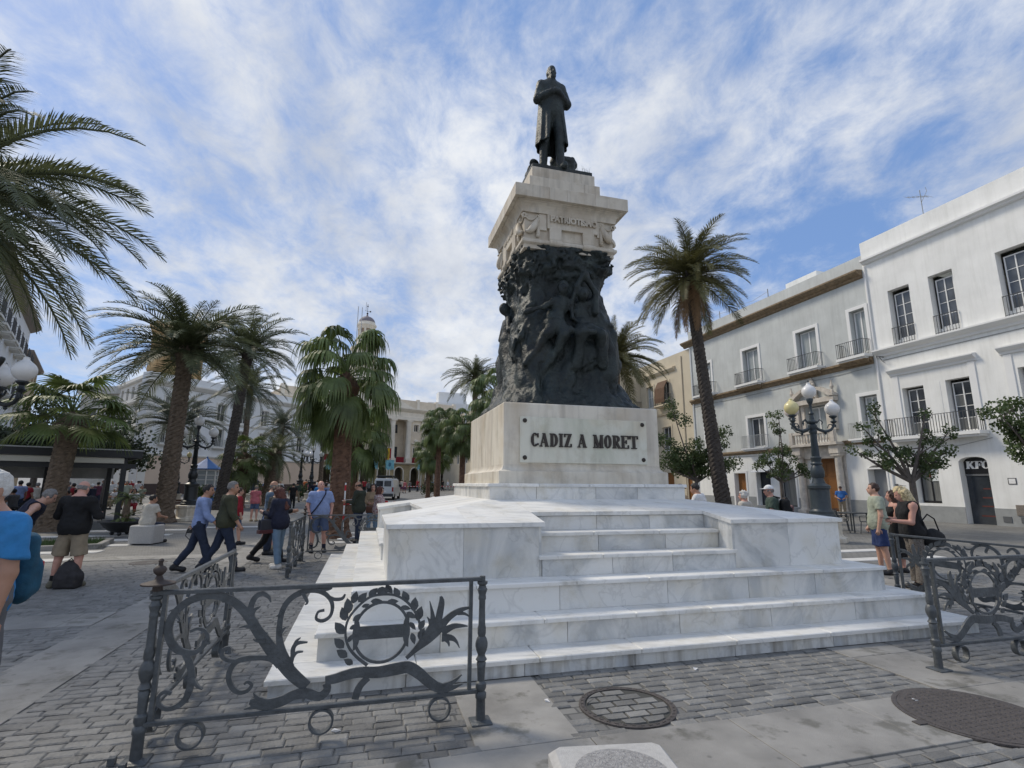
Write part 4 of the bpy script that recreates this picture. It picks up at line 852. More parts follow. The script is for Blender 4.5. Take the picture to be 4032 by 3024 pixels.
def stroke(mb, pts, th, y0=0.):
    q = spline(pts); n = len(q); v = []
    for i in range(n):
        t = q[min(i + 1, n - 1)][:2] - q[max(i - 1, 0)][:2]; t = t / (np.linalg.norm(t) + 1e-9); nn_ = np.array([-t[1], t[0]]); w = max(.0008, q[i][2] * .9)
        a, b = q[i][:2] + nn_ * w, q[i][:2] - nn_ * w
        v += [(a[0], y0 - th, a[1]), (b[0], y0 - th, b[1]), (b[0], y0 + th, b[1]), (a[0], y0 + th, a[1])]
    f = [(i * 4 + j, i * 4 + (j + 1) % 4, i * 4 + 4 + (j + 1) % 4, i * 4 + 4 + j) for i in range(n - 1) for j in range(4)]
    mb.add(v, f + [(3, 2, 1, 0), tuple(n * 4 - 4 + j for j in range(4))])
def leafshape(mb, x0, z0, x1, z1, th, y0, wf=.24):
    d = math.hypot(x1 - x0, z1 - z0); tx, tz = (x1 - x0) / d, (z1 - z0) / d; w = d * wf
    prof = [(0, .02), (.18, .7), (.42, 1), (.7, .72), (.9, .25), (1, .0)]
    P = [(x0 + tx * d * t - tz * w * k, z0 + tz * d * t + tx * w * k) for t, k in prof] + [(x0 + tx * d * t + tz * w * k, z0 + tz * d * t - tx * w * k) for t, k in prof[-2:0:-1]]
    mb.hexa([(x, y0 + th, z) for x, z in P], [(x, y0 - th, z) for x, z in P])
def rail_meshes():
    A = {}
    sc = MB(); i = 0
    rib = ('ribL', 'ribLt1', 'ribLt2', 'ribR', 'ribRt1', 'ribRt2', 'tail'); pal = [k for k in SCROLL if k.startswith('pal')]
    def group(keys, nm, y0):
        mb = MB()
        for j, k in enumerate(keys): stroke(mb, SCROLL[k], .0075 + .00035 * j, y0)
        A[nm] = mb
    group([k for k in SCROLL if k not in rib and k not in pal and k != 'stemw'], 'scrollwork', 0); group(rib, 'ribbon', -.012); group(pal, 'palmette', 0)
    w = MB(); stroke(w, SCROLL['stemw'], .006, -.004)
    n = 40; cx, cz = 1.553, .678
    for i in range(n):
        t0, t1 = 2 * math.pi * i / n, 2 * math.pi * (i + 1) / n; v = []
        for t in (t0, t1): v += [(cx + r1 * math.cos(t), y, cz + r2 * math.sin(t)) for r1, r2, y in ((.178, .196, -.008), (.198, .215, -.008), (.198, .215, .008), (.178, .196, .008))]
        w.add(v, [(j, (j + 1) % 4, 4 + (j + 1) % 4, 4 + j) for j in range(4)])
    w.box(cx - .18, cx + .18, -.0065, .0065, cz - .045, cz + .045)
    for s_ in (-1, 1):
        P = [(cx + s_ * (.19 - .045 * math.cos(t)), cz + .115 * math.sin(t)) for t in [math.pi * (i / 10 - .5) for i in range(11)]]; P = P if s_ < 0 else P[::-1]
        w.hexa([(x, .007, z) for x, z in P], [(x, -.007, z) for x, z in P])
    A['wreath'] = w
    for nm, (a, b) in dict(top_rail=((.13, 2.27), (1.005, 1.033)), bottom_rail=((.14, 2.25), (.205, .232))).items():
        r = MB(); r.cbox(a[0], a[1], -.021, .021, b[0], b[1], .005); A[nm] = r
    for nm, x in (('stile', .178), ('stile', 2.19)):
        A.setdefault('stiles', []).append(MB().box(x - .013, x + .013, -.016, .016, .232, 1.005))
    ring = MB(); n = 24
    for i in range(n):
        t0, t1 = 2 * math.pi * i / n, 2 * math.pi * (i + 1) / n; v = []
        for t in (t0, t1): v += [(r * math.cos(t), y, r * math.sin(t)) for r, y in ((.068, -.028), (.080, -.028), (.080, .028), (.068, .028))]
        ring.add(v, [(j, (j + 1) % 4, 4 + (j + 1) % 4, 4 + j) for j in range(4)])
    A['ring'] = ring; A['ring_stud'] = MB().box(-.02, .02, -.018, .018, 0, .045)
    lf = MB()
    A['leaf'] = []
    for j, q in enumerate(LEAVES):
        q = (q[0], q[1], q[0] + (q[2] - q[0]) * 1.12, q[1] + (q[3] - q[1]) * 1.12); m = MB(); leafshape(m, *q, .006, (-.006 if j % 2 else .005), .31 if j < 18 else .24); A['leaf'].append(m)
    return A
RA_ = rail_meshes(); RME = {}
POSTP = [(.075, 0), (.075, .012), (.040, .02), (.038, .16), (.046, .17), (.046, .20), (.032, .215), (.045, .24), (.045, .27), (.030, .285), (.034, .37), (.040, .41), (.033, .42), (.048, .435), (.034, .455), (.030, .47), (.045, .50), (.053, .53), (.053, .55), (.044, .58), (.030, .60), (.036, .62), (.036, .66), (.030, .68), (.027, .80), (.027, .86), (.033, .87), (.033, .885), (.030, .90), (.044, .94), (.034, .955), (.030, .97), (.045, .985), (.045, 1.0)]
def post_mb(corner):
    m = MB().lathe([(r * .88, z) for r, z in POSTP[1:]], 12); m.cbox(-.075, .075, -.075, .075, 0, .014, .003)
    m.lathe([(.022, 1.0), (.022, 1.04)], 8)
    return m
FIN = [(.03, 1.03), (.03, 1.065), (.10, 1.072), (.10, 1.082), (.03, 1.10), (.022, 1.115), (.016, 1.13), (.035, 1.15), (.040, 1.17), (.030, 1.185), (.014, 1.195), (.012, 1.215), (.017, 1.225), (.010, 1.238), (.001, 1.24)]
def railing(label, a0, b0, ang, flip, corner, group='ornate iron railings round the monument'):
    """Panel starting at the corner post (a0,b0) in monument coordinates, running along ang; flip mirrors the back."""
    x, y, _ = wor(a0, b0); t = thing('iron_railing', label, 'railing', (x, y, 0), PHI + ang, group); t.scale = (1.025, 1, .985)
    def me(key, mb):
        if key not in RME: RME[key] = mb.mesh(key[0], M_IRON)
        return RME[key]
    fl = lambda p: (p[0], -p[1], p[2])
    for k in ('scrollwork', 'ribbon', 'palmette', 'wreath', 'top_rail', 'bottom_rail'): o = link(k, me((k,), RA_[k]), t)
    for i, m in enumerate(RA_['leaf']): link('leaf', me(('leaf', i), m), t)
    for i, m in enumerate(RA_['stiles']): link('stile', me(('stile', i), m), t)
    for i, x_ in enumerate((.411, 1.187, 1.977)):
        rg_ = link('foot_ring', me(('foot_ring',), RA_['ring']), t, (x_, 0, .125))
        if i == 1: link('stud', me(('stud',), RA_['ring_stud']), t)
    posts = [(2.277, False)] + ([(.125, True)] if corner else [])
    for px, c in posts:
        if ('post', 0) not in RME: RME['post', 0] = post_mb(False).mesh('post', M_IRON); smooth_angle(RME['post', 0], 40)
        p = link('post', RME['post', 0], t, (px, 0, 0))
        if c:
            if ('finial', 0) not in RME: RME['finial', 0] = MB().lathe(FIN, 14).mesh('finial', M_RUST); smooth_angle(RME['finial', 0], 50)
            f_ = link('finial', RME['finial', 0], p)
    return t
HPI = math.pi / 2
railing('ornate grey iron railing panel in the left foreground before the steps', -4.695, -4.76, 0, False, True)
railing('foreshortened iron railing panel running back from the left foreground corner post', -4.60, -4.86, HPI, False, False)
railing('iron railing panel seen edge-on by the woman with the long red hair', -4.60, 4.16, -HPI, False, True)
railing('far iron railing panel before the man in the pale blue shirt', -4.68, 4.06, 0, False, False)
railing('iron railing panel nearest the camera on the right edge', 4.456, -4.79, math.pi, False, True)
railing('farther iron railing panel on the right in front of the blonde woman', 4.52, -4.86, HPI, False, False)

# ================================================================ BUILDINGS
def facade(mb, x0, x1, z0, z1, ops, y=0., depth=.30, m=0, mr=None):
    """Wall sheet facing +y at y with recessed openings (x0,x1,z0,z1[,rise of arch])."""
    xs = sorted({x0, x1, *[v for o in ops for v in o[:2]]}); zs = sorted({z0, z1, *[v for o in ops for v in o[2:4]]}); mr = m if mr is None else mr
    for i in range(len(xs) - 1):
        for j in range(len(zs) - 1):
            cx, cz = (xs[i] + xs[i + 1]) / 2, (zs[j] + zs[j + 1]) / 2
            if any(o[0] < cx < o[1] and o[2] < cz < o[3] for o in ops): continue
            mb.add([(xs[i], y, zs[j]), (xs[i], y, zs[j + 1]), (xs[i + 1], y, zs[j + 1]), (xs[i + 1], y, zs[j])], [(0, 1, 2, 3)], m)
    for o in ops:
        a, b, c, d = o[:4]; yb = y - depth
        mb.add([(a, y, c), (a, y, d), (a, yb, d), (a, yb, c)], [(0, 1, 2, 3)], mr); mb.add([(b, y, c), (b, y, d), (b, yb, d), (b, yb, c)], [(3, 2, 1, 0)], mr)
        mb.add([(a, y, d), (b, y, d), (b, yb, d), (a, yb, d)], [(0, 1, 2, 3)], mr); mb.add([(a, y, c), (b, y, c), (b, yb, c), (a, yb, c)], [(3, 2, 1, 0)], mr)
        if len(o) > 4:
            r = o[4]; n = 12; w = (b - a) / 2; cx = (a + b) / 2
            P = [(a + (b - a) * i / n, d - r + r * math.sqrt(max(0, 1 - ((a + (b - a) * i / n - cx) / w) ** 2))) for i in range(n + 1)]
            for i in range(n):
                (u0, w0), (u1, w1) = P[i], P[i + 1]
                mb.add([(u0, y, w0), (u0, y, d), (u1, y, d), (u1, y, w1)], [(0, 1, 2, 3)], m)
                mb.add([(u0, y, w0), (u1, y, w1), (u1, yb, w1), (u0, yb, w0)], [(0, 1, 2, 3)], mr)
def shell(mb, x0, x1, z0, z1, back, m=0, y=0., roof=0.):      # sides, back and flat roof behind a facade
    mb.add([(x0, y, z0), (x0, y, z1), (x0, -back, z1), (x0, -back, z0)], [(3, 2, 1, 0)], m); mb.add([(x1, y, z0), (x1, y, z1), (x1, -back, z1), (x1, -back, z0)], [(0, 1, 2, 3)], m)
    mb.add([(x0, -back, z0), (x1, -back, z0), (x1, -back, z1), (x0, -back, z1)], [(3, 2, 1, 0)], m)
    mb.add([(x0, y, z1), (x1, y, z1), (x1, y - .35, z1), (x0, y - .35, z1)], [(3, 2, 1, 0)], m); mb.add([(x0, y - .35, z1 - roof), (x1, y - .35, z1 - roof), (x1, -back, z1 - roof), (x0, -back, z1 - roof)], [(3, 2, 1, 0)], m)
    mb.add([(x0, y - .35, z1 - roof), (x0, y - .35, z1), (x1, y - .35, z1), (x1, y - .35, z1 - roof)], [(0, 1, 2, 3)], m)
M_CURT = mat('pale_curtain_glass', (.34, .37, .37), .15, var=.25, vscale=1.5, stretch=(6, 6, .4))
PANE_ME = {}; PR = random.Random(77); M_CURT2 = mat('dim_blind_glass', (.16, .165, .16), .1, var=.3, vscale=1.5, stretch=(5, 5, .4))
def window(parent, x0, x1, z0, z1, cols, rows, fm, pm, y=-.22, fw=.055, arch=False, name='window'):
    mb = MB(); d = .05
    for a, b, c, e in ((x0, x0 + fw, z0, z1), (x1 - fw, x1, z0, z1), (x0 + fw, x1 - fw, z0, z0 + fw * 1.6), (x0 + fw, x1 - fw, z1 - fw, z1)): mb.box(a, b, y, y + d, c, e)
    ix0, ix1, iz0, iz1 = x0 + fw, x1 - fw, z0 + fw * 1.6, z1 - fw
    cw, ch = (ix1 - ix0) / cols, (iz1 - iz0) / rows
    for i in range(1, cols): mb.box(ix0 + i * cw - fw * .45, ix0 + i * cw + fw * .45, y + .002, y + d + .012, iz0, iz1)
    for j in range(1, rows): mb.box(ix0, ix1, y + .004, y + d - .008, iz0 + j * ch - .014, iz0 + j * ch + .014)
    w = mb.build(name, fm, parent)
    for i in range(cols):
        for j in range(rows):
            pm_ = M_CURT2 if pm is M_GLASS and PR.random() < .22 else pm; key = (round(cw, 3), round(ch, 3), pm_.name)
            if key not in PANE_ME: PANE_ME[key] = MB().box(-cw / 2, cw / 2, 0, .012, -ch / 2, ch / 2).mesh('pane', pm_)
            link('pane', PANE_ME[key], w, (ix0 + (i + .5) * cw, y + .012, iz0 + (j + .5) * ch))
    return w
def surround(parent, x0, x1, z0, z1, t, p, m, sill=True):
    mb = MB().box(x0 - t, x0, 0.001, p, z0, z1 + t).box(x1, x1 + t, 0.001, p, z0, z1 + t).box(x0, x1, 0.001, p, z1, z1 + t)
    if sill: mb.box(x0 - t, x1 + t, .001, p + .04, z0 - t * .8, z0)
    return mb.build('window_surround', m, parent)
def balcony(parent, x0, x1, z, out_, h, m, slabm, th=.14, step=.12, bar=.009, brackets=0, lower=None):
    b = MB().box(x0 - .05, x1 + .05, .001, out_ + .05, z - th, z).box(x0 + .03, x1 - .03, .002, out_ - .06, z - th - .10, z - th - .0005)
    if brackets:
        for i in range(brackets): xx = x0 + .2 + (x1 - x0 - .4) * i / max(1, brackets - 1); b.box(xx - .06, xx + .06, .003, out_ * .7, z - th - .3, z - th - .1005)
    s = b.build('balcony', slabm, parent); r = MB()
    r.box(x0, x1, out_ - .02, out_ + .02, z + h - .025, z + h).box(x0, x0 + .03, 0, out_ - .021, z + h - .024, z + h - .001).box(x1 - .03, x1, 0, out_ - .021, z + h - .024, z + h - .001).box(x0, x1, out_ - .015, out_ + .015, z + .06, z + .08)
    n = int((x1 - x0) / step)
    for i in range(n + 1): xx = x0 + .012 + (x1 - x0 - .024) * i / n; r.box(xx - bar, xx + bar, out_ - bar, out_ + bar, z, z + h - .025)
    for i in range(1, int(out_ / step)):
        for xx in (x0 + .015, x1 - .015): r.box(xx - bar, xx + bar, i * step - bar, i * step + bar, z, z + h - .025)
    r.build('balcony_railing', m, s); return s
def moulding(parent, x0, x1, prof, m, name='cornice', ends=True):      # prof: (out, z) list
    v = []; k = len(prof)
    for x in (x0, x1): v += [(x, 0.0 if False else o_, z) for o_, z in prof]
    f = [(i, i + 1, k + i + 1, k + i) for i in range(k - 1)] + [tuple(range(k - 1, -1, -1)), tuple(range(k, 2 * k)), (0, k, 2 * k - 1, k - 1)]
    return MB().add(v, f).build(name, m, parent)
RA0, RAZ = (22.2, 25.0, 0), math.pi / 2 + .30
M_WW = mat('white_render', (.80, .80, .77), .8, var=.08, vscale=.6, bump=.12, bscale=25, col2=(.82, .82, .79), detail=9, streak=.10)
M_WW2 = mat('white_render_fresh', (.78, .78, .76), .8, var=.03, vscale=.9)
M_GREYW = mat('blue_grey_render', (.54, .56, .545), .85, var=.10, vscale=.8, bump=.1, bscale=20, streak=.11)
M_DADO = mat('grey_dado', (.29, .30, .295), .8, var=.12, vscale=2.5, bump=.1)
M_OCHRE = mat('ochre_stone', (.225, .165, .10), .85, var=.35, vscale=5, bump=.5, bscale=18)
M_STONE = mat('pale_carved_stone', (.56, .51, .44), .8, var=.22, vscale=3, bump=.3, bscale=18)
M_WOOD = mat('orange_brown_door', (.25, .105, .028), .5, var=.2, vscale=3, stretch=(1, 1, .15))
M_RAILB = mat('dark_balcony_iron', (.06, .062, .065), .5)
M_RAILW = mat('pale_balcony_iron', (.42, .43, .42), .5)
M_GLASSU = mat('grey_sky_glass', (.095, .105, .118), .08, var=.35, vscale=1.2)
# ---- white building with the red-and-black shop
WB = thing('white_building', 'tall white rendered building at the right edge with a chicken shop doorway', 'building', RA0, RAZ)
wup = [(1.66, 2.84), (-.49, .67), (-3.55, -2.35), (-6.7, -5.5)]
ops = [(a, b, 9.5, 12.65) for a, b in wup] + [(1.69, 2.8, 4.40, 7.0), (-.53, .62, 4.40, 7.05), (-3.6, -2.4, 4.40, 7.05), (-.60, .61, -.15, 3.16, .22), (1.62, 2.76, .90, 2.93, .2), (-6.6, -5.4, .9, 2.93, .2)]
w = MB(); facade(w, -9, 4.1, -.2, 16.15, ops, depth=.42); shell(w, -9, 4.1, -.2, 16.15, 12, roof=.7); w.build('wall', M_WW, WB)
for a, b in wup:
    window(WB, a + .18, b - .12, 9.78, 12.42, 2, 4, M_WHITEP, M_GLASSU, y=-.38); MB().box(a + .001, b - .001, -.415, -.30, 9.501, 9.78).build('sill', M_WW2, WB)
    balcony(WB, a + .02, b - .02, 9.44, .09, 1.0, M_RAILB, M_WW2, th=.05, step=.13)
for a, b in ((1.69, 2.8), (-.53, .62), (-3.6, -2.4)): window(WB, a + .12, b - .1, 4.42, 6.9, 2, 4, M_WHITEP, M_GLASS, y=-.36)
moulding(WB, -9.0, 4.0, [(.001, 14.68), (.16, 14.72), (.20, 14.80), (.34, 14.86), (.34, 14.97), (.001, 15.0)], M_WW2)
moulding(WB, -9.0, 3.95, [(.001, 8.98), (.10, 9.0), (.13, 9.12), (.26, 9.18), (.40, 9.30), (.40, 9.38), (.001, 9.42)], M_WW2)
MB().box(-9, 3.6, .001, .03, 8.76, 8.80).build('string_band', M_DADO, WB)
for a, b in ((-.91, 3.35), (-5.9, -1.85)):
    moulding(WB, a, b, [(.001, 7.74), (.08, 7.76), (.10, 7.86), (.22, 7.94), (.30, 8.04), (.30, 8.10), (.001, 8.14)], M_WW2, 'window_hood')
    for xx in (a + .12, b - .42): MB().box(xx, xx + .3, .001, .05, 4.4, 7.739).build('pilaster', M_WW2, WB)
MB().box(.88, 1.42, .001, .012, 4.6, 7.05).build('wall_panel', M_WW, WB)
balcony(WB, -.87, 3.54, 4.36, .62, .98, M_RAILB, M_WW2, th=.16, step=.135, bar=.011)
balcony(WB, -5.9, -1.85, 4.36, .62, .98, M_RAILB, M_WW2, th=.16, step=.135, bar=.011)
dd = MB()
for a, b in ((-9, -.66), (.67, 4.1)): dd.box(a, b, .001, .025, -.2, .77)
dd.build('dado', M_DADO, WB); dd2 = MB().box(.6101, .668, -.41, .026, -.19, .772).box(-.658, -.601, -.41, .026, -.19, .772); dd2.build('door_jamb_base', M_DADO, WB)
# shop doorway
M_SHOPB = mat('shop_black', (.012, .012, .014), .35)
shop = MB().box(-.60, .61, -.40, -.36, 2.35, 3.14).build('shop_fascia', M_SHOPB, WB)
sg = letters([('K', 0, .36, 0, .30), ('F', .36, .66, 0, .32), ('C', .64, .98, 0, .30)], .36, .03)
sg.xf(lambda p: (.52 - (p[0] + p[2] * .10) * 1.04, -p[1], p[2])); sg.f = [q[::-1] for q in sg.f]
sg.build('shop_lettering', mat('white_letter', (.85, .85, .83), .4), shop, loc=(0, -.358, 2.60))  # plain white letters without emission
MB().box(-.60, .61, -.40, -.35, 2.26, 2.345).build('shop_soffit', mat('grey_metal', (.14, .145, .15), .4), WB)
dg = MB().box(-.60, .61, -.41, -.395, -.15, 2.26).build('shop_door', M_GLASS, WB)
for k, zz in enumerate((.35, .8, 1.2, 1.62)): MB().box(-.45 + .1 * (k % 2), .2 - .08 * k, -.394, -.392, zz, zz + .06).build('shelf_reflection', mat('dark_red_reflection', (.10, .018, .012), .6), dg)  # shelf reflection painted in as thin dark red bars on the door glass
window(WB, 1.68, 2.70, .93, 2.90, 2, 1, M_SHOPB, M_GLASS, y=-.36, name='shop_window')
MB().box(1.72, 2.16, -.300, -.296, 2.02, 2.74).build('poster', mat('white_poster', (.66, .70, .70), .5), WB); MB().box(2.162, 2.26, -.300, -.296, 2.20, 2.42).build('poster_flash', mat('red_poster', (.55, .05, .03), .5), WB)
MB().box(-1.62, -1.30, .001, .02, 1.85, 2.14).build('wall_sign', mat('dark_frame', (.08, .08, .085), .5), WB); MB().box(-1.585, -1.335, .0201, .024, 1.885, 2.105).build('wall_sign_face', M_WW2, WB)
for xx in (-1.05, -1.72): v_ = MB().box(xx - .16, xx + .16, .026, .05, .16, .42).build('meter_hatch', mat('hatch_grey', (.10, .105, .11), .6), WB)
MB().box(-1.95, -1.45, .026, .06, .48, .95).build('vent_grille', mat('brown_grille', (.22, .19, .16), .6, var=.4, vscale=40), WB)
for i in range(8): MB().box(-1.93, -1.47, .0601, .068, .50 + i * .055, .515 + i * .055).build('grille_slat', MATS['brown_grille'], WB)
MB().tube([(-1.0, .02, 4.0), (.4, .02, 3.74), (1.4, .02, 3.82), (2.6, .02, 3.5), (3.4, .02, 3.45)], .012, 6).build('wall_cable', M_DADO, WB)
br = MB().tube([(3.55, .01, 8.95), (3.55, .55, 8.98)], .018, 6).tube([(3.55, .01, 8.65), (3.55, .15, 8.72), (3.55, .35, 8.93)], .015, 6).tube([(3.55, .55, 8.98), (3.55, .55, 8.85)], .015, 6); br.build('wall_bracket', M_BLACK, WB)
an = thing('roof_antenna', 'thin television aerial on the roof of the white building', 'antenna', (22.2 + .2955 * -1.0, 25 - .955 * 1.0, 16.1), RAZ)
MB().tube([(1.6, -1.2, -.7), (1.6, -1.2, 1.8)], .02, 6).build('mast', M_DADO, an)
a2 = MB().tube([(1.2, -1.2, 1.2), (2.3, -1.2, 1.75)], .014, 5)
for i in range(6): t = i / 5; a2.tube([(1.2 + 1.1 * t, -1.55 + .02 * i, 1.2 + .55 * t), (1.2 + 1.1 * t, -.85 - .02 * i, 1.2 + .55 * t)], .008, 4)
a2.tube([(1.6, -1.2, 1.05), (1.25, -1.2, 1.55), (1.3, -1.2, 1.8)], .012, 5); a2.build('aerial_elements', M_DADO, an)
# ---- blue-grey building with the carved portal
GB = thing('grey_building', 'long blue-grey building with ochre cornice, balconies and carved stone portal', 'building', RA0, RAZ)
gw = [(18.2, 19.4), (12.85, 14.45), (7.75, 9.35), (4.25, 5.35)]
ops = [(a, b, 9.5, 12.0) for a, b in gw[:3]] + [(4.3, 5.3, 9.5, 12.2)] + [(12.85, 14.45, 4.47, 6.75), (18.2, 19.4, 4.47, 6.75), (4.22, 5.30, 4.4, 6.95), (7.6, 9.2, 4.5, 6.85)]
w = MB(); facade(w, 4.1, 21.0, 4.30, 15.4, ops, depth=.40); shell(w, 4.1, 21.0, -.2, 15.4, 12, roof=.5); w.build('wall', M_GREYW, GB)
gops = [(4.28, 5.35, -.2, 2.92, .25), (7.45, 9.15, -.2, 3.45), (10.55, 11.95, .35, 2.78), (12.7, 14.05, .35, 2.78), (15.13, 16.36, -.2, 2.68), (17.4, 18.6, -.2, 2.6)]
w = MB(); facade(w, 4.101, 21.0, -.2, 4.30, gops, depth=.5); w.build('ground_storey', M_WW, GB)
moulding(GB, 4.15, 21.6, [(.001, 13.98), (.15, 14.04), (.18, 14.14), (.36, 14.22), (.50, 14.36), (.50, 14.46), (.001, 14.52)], M_OCHRE)
moulding(GB, 4.15, 21.0, [(.001, 8.72), (.12, 8.76), (.16, 8.9), (.28, 8.98), (.28, 9.10), (.001, 9.14)], M_OCHRE, 'string_course')
moulding(GB, 9.95, 21.0, [(.001, 4.04), (.10, 4.08), (.24, 4.2), (.24, 4.31), (.001, 4.34)], M_OCHRE, 'string_course'); moulding(GB, 4.15, 6.6, [(.001, 4.16), (.10, 4.2), (.24, 4.32), (.24, 4.43), (.001, 4.46)], M_OCHRE, 'string_course')
for a, b in gw:
    z1 = 12.2 if a < 5 else 12.0
    surround(GB, a + (.05 if a < 5 else 0), b - (.05 if a < 5 else 0), 9.32, z1, .2, .05, M_WW2, False); window(GB, a + .1, b - .1, 9.5, z1 - .04, 2, 1, M_WHITEP, M_CURT, y=-.34, fw=.09)
    c = (a + b) / 2; balcony(GB, max(4.2, c - 1.15), c + 1.15, 9.30, .62, .92, M_RAILB, M_WW2, th=.15, step=.12)
    moulding(GB, max(4.2, c - 1.1), c + 1.1, [(.281, 8.80), (.60, 9.0), (.60, 9.04), (.281, 9.045)], M_OCHRE, 'balcony_corbel')
for a, b, z1 in ((12.85, 14.45, 6.75), (18.2, 19.4, 6.75), (4.22, 5.30, 6.95)):
    surround(GB, a, b, 4.47, z1, .2, .05, M_WW2, False); window(GB, a + .1, b - .1, 4.5, z1 - .04, 2, 1, M_WHITEP, M_CURT if a < 6 else M_GLASS, y=-.34, fw=.09)
    balcony(GB, max(4.15, (a + b) / 2 - 1.1), (a + b) / 2 + 1.1, 4.47, .5, .92, M_RAILW, M_WW2, th=.1, step=.12)
dd = MB()
for a, b in ((5.4, 7.0), (9.6, 10.5), (12.0, 12.65), (14.1, 15.08), (16.4, 17.35), (18.65, 21.0)): dd.box(a, b, .001, .03, -.2, .95)
dd.box(10.55, 11.95, .001, .03, -.2, .349).box(12.7, 14.05, .001, .03, -.2, .349); dd.build('dado', M_DADO, GB)
for a, b, c, d in ((10.55, 11.95, .35, 2.78), (12.7, 14.05, .35, 2.78)): window(GB, a + .02, b - .02, c, d - .02, 1, 1, M_BLACK, M_GLASS, y=-.38, name='shop_window'); surround(GB, a, b, c, d, .13, .04, M_WW2, False)
for a, b, d in ((15.13, 16.36, 2.68), (17.4, 18.6, 2.6)):
    D_ = MB().box(a, b, -.42, -.36, -.2, d).build('door', M_WOOD, GB); surround(GB, a, b, -.2, d, .15, .04, M_WW2, False)
    for x_ in (a + .12, (a + b) / 2 + .06): MB().cbox(x_, x_ + .45, -.359, -.345, .3, d - .3, .01).build('door_panel', M_WOOD, D_)
aw = MB().add([(12.62, .04, 2.95), (14.12, .04, 2.95), (14.12, .55, 2.72), (12.62, .55, 2.72), (12.62, .04, 2.93), (14.12, .04, 2.93), (14.12, .55, 2.70), (12.62, .55, 2.70)], [(0, 1, 2, 3), (7, 6, 5, 4), (3, 2, 6, 7), (0, 3, 7, 4), (1, 5, 6, 2)]); aw.build('awning', M_WW2, GB)
MB().box(4.28, 5.35, -.50, -.46, -.2, 2.9).build('side_door', mat('grey_side_door', (.25, .26, .27), .6), GB); surround(GB, 4.28, 5.35, -.2, 2.70, .09, .04, M_WW2, False)
# portal: columns, entablature, balustrade, window and broken pediment
PO = GB
dr = MB().box(7.45, 9.15, -.42, -.36, -.2, 3.45).build('great_door', M_WOOD, GB)
for i in range(2):
    for j in range(3): MB().cbox(7.6 + i * .8, 8.2 + i * .8, -.359, -.335, .25 + j * 1.05, 1.1 + j * 1.05, .02).build('door_panel', M_WOOD, dr)
for c in (6.9, 9.7):
    cm = MB().cbox(c - .30, c + .30, .002, .62, -.2, .25, .01).lathe([(.25, .25), (.25, .32), (.21, .36), (.21, .6), (.20, 2.2), (.185, 3.35), (.20, 3.40), (.185, 3.44), (.22, 3.5), (.27, 3.56)], 18, (c, .32)); cm.cbox(c - .29, c + .29, .03, .61, 3.56, 3.70, .01)
    me = cm.mesh('portal_column', M_STONE); smooth_angle(me, 40); link('portal_column', me, GB); MB().box(c - .24, c + .24, .001, .09, -.2, 3.7).build('portal_pilaster', M_STONE, GB)
    MB().cbox(c - .33, c + .33, .002, .66, 3.70, 4.22, .015).build('entablature_block', M_STONE, GB)
MB().cbox(7.2, 9.4, .002, .30, 3.46, 4.20, .01).build('entablature', M_STONE, GB)
MB().cbox(6.5, 10.1, .003, .82, 4.22, 4.38, .015).build('portal_balcony', M_STONE, GB)
for i in range(13):
    xx = 6.98 + i * .205; bm = MB().lathe([(.06, 4.381), (.04, 4.45), (.045, 4.5), (.075, 4.62), (.06, 4.72), (.035, 4.84), (.05, 4.92), (.06, 4.98)], 8, (xx, .70)); me = bm.mesh('baluster', M_STONE); smooth_angle(me, 60); link('baluster', me, GB)
for xx in (6.62, 9.72): MB().cbox(xx, xx + .26, .56, .82, 4.381, 5.16, .01).build('balustrade_pier', M_STONE, GB)
MB().cbox(6.9, 9.7, .6, .8, 4.985, 5.12, .01).build('balustrade_rail', M_STONE, GB)
window(GB, 7.7, 9.1, 4.5, 6.8, 2, 1, M_WHITEP, M_CURT, y=-.34, fw=.1); surround(GB, 7.6, 9.2, 4.5, 6.85, .28, .12, M_STONE, False)
for c in (7.05, 9.75): MB().cbox(c - .2, c + .2, .002, .28, 5.2, 6.95, .01).build('window_pilaster', M_STONE, GB)
MB().cbox(6.7, 10.1, .003, .42, 6.96, 7.25, .015).build('pediment_entablature', M_STONE, GB)
for s_ in (-1, 1):
    pd = MB(); P = [(8.4 + s_ * 1.75, 7.27), (8.4 + s_ * 1.7, 7.42), (8.4 + s_ * 1.2, 7.72), (8.4 + s_ * .65, 7.98), (8.4 + s_ * .55, 7.82), (8.4 + s_ * 1.1, 7.52), (8.4 + s_ * 1.4, 7.27)]
    if s_ > 0: P = P[::-1]
    pd.hexa([(x, .003, z) for x, z in P], [(x, .48, z) for x, z in P]); pd.tube([(8.4 + s_ * .6 + .1 * math.cos(t) * (1 - t / 12), .4, 7.86 + .1 * math.sin(t) * (1 - t / 12)) for t in [i * .6 for i in range(14)]], .05, 6); pd.build('broken_pediment', M_STONE, GB)
    u = MB().lathe([(.09, 7.4), (.09, 7.6), (.05, 7.66), (.12, 7.85), (.06, 8.05), (.03, 8.15), (.05, 8.25)], 10, (8.4 + s_ * 1.55, .25)); u.build('urn', M_STONE, GB)
def crest(P):
    return union([sd_ell(P, (8.4, .12, 7.75), (.32, .14, .42)), sd_cone(P, (8.1, .18, 7.35), (8.2, .2, 8.2), .09, .07), sd_cone(P, (8.7, .18, 7.35), (8.6, .2, 8.2), .09, .07), sd_ell(P, (8.4, .16, 8.3), (.22, .14, .2)), sd_ell(P, (8.4, .16, 8.55), (.1, .1, .16))], .08) + (vnoise(P, 9) - .5) * .10
V, F = mesh_sdf(crest, (7.9, -.02, 7.2), (8.9, .36, 8.75), .04); link('carved_crest', np_mesh('carved_crest', V, F, M_STONE), GB)
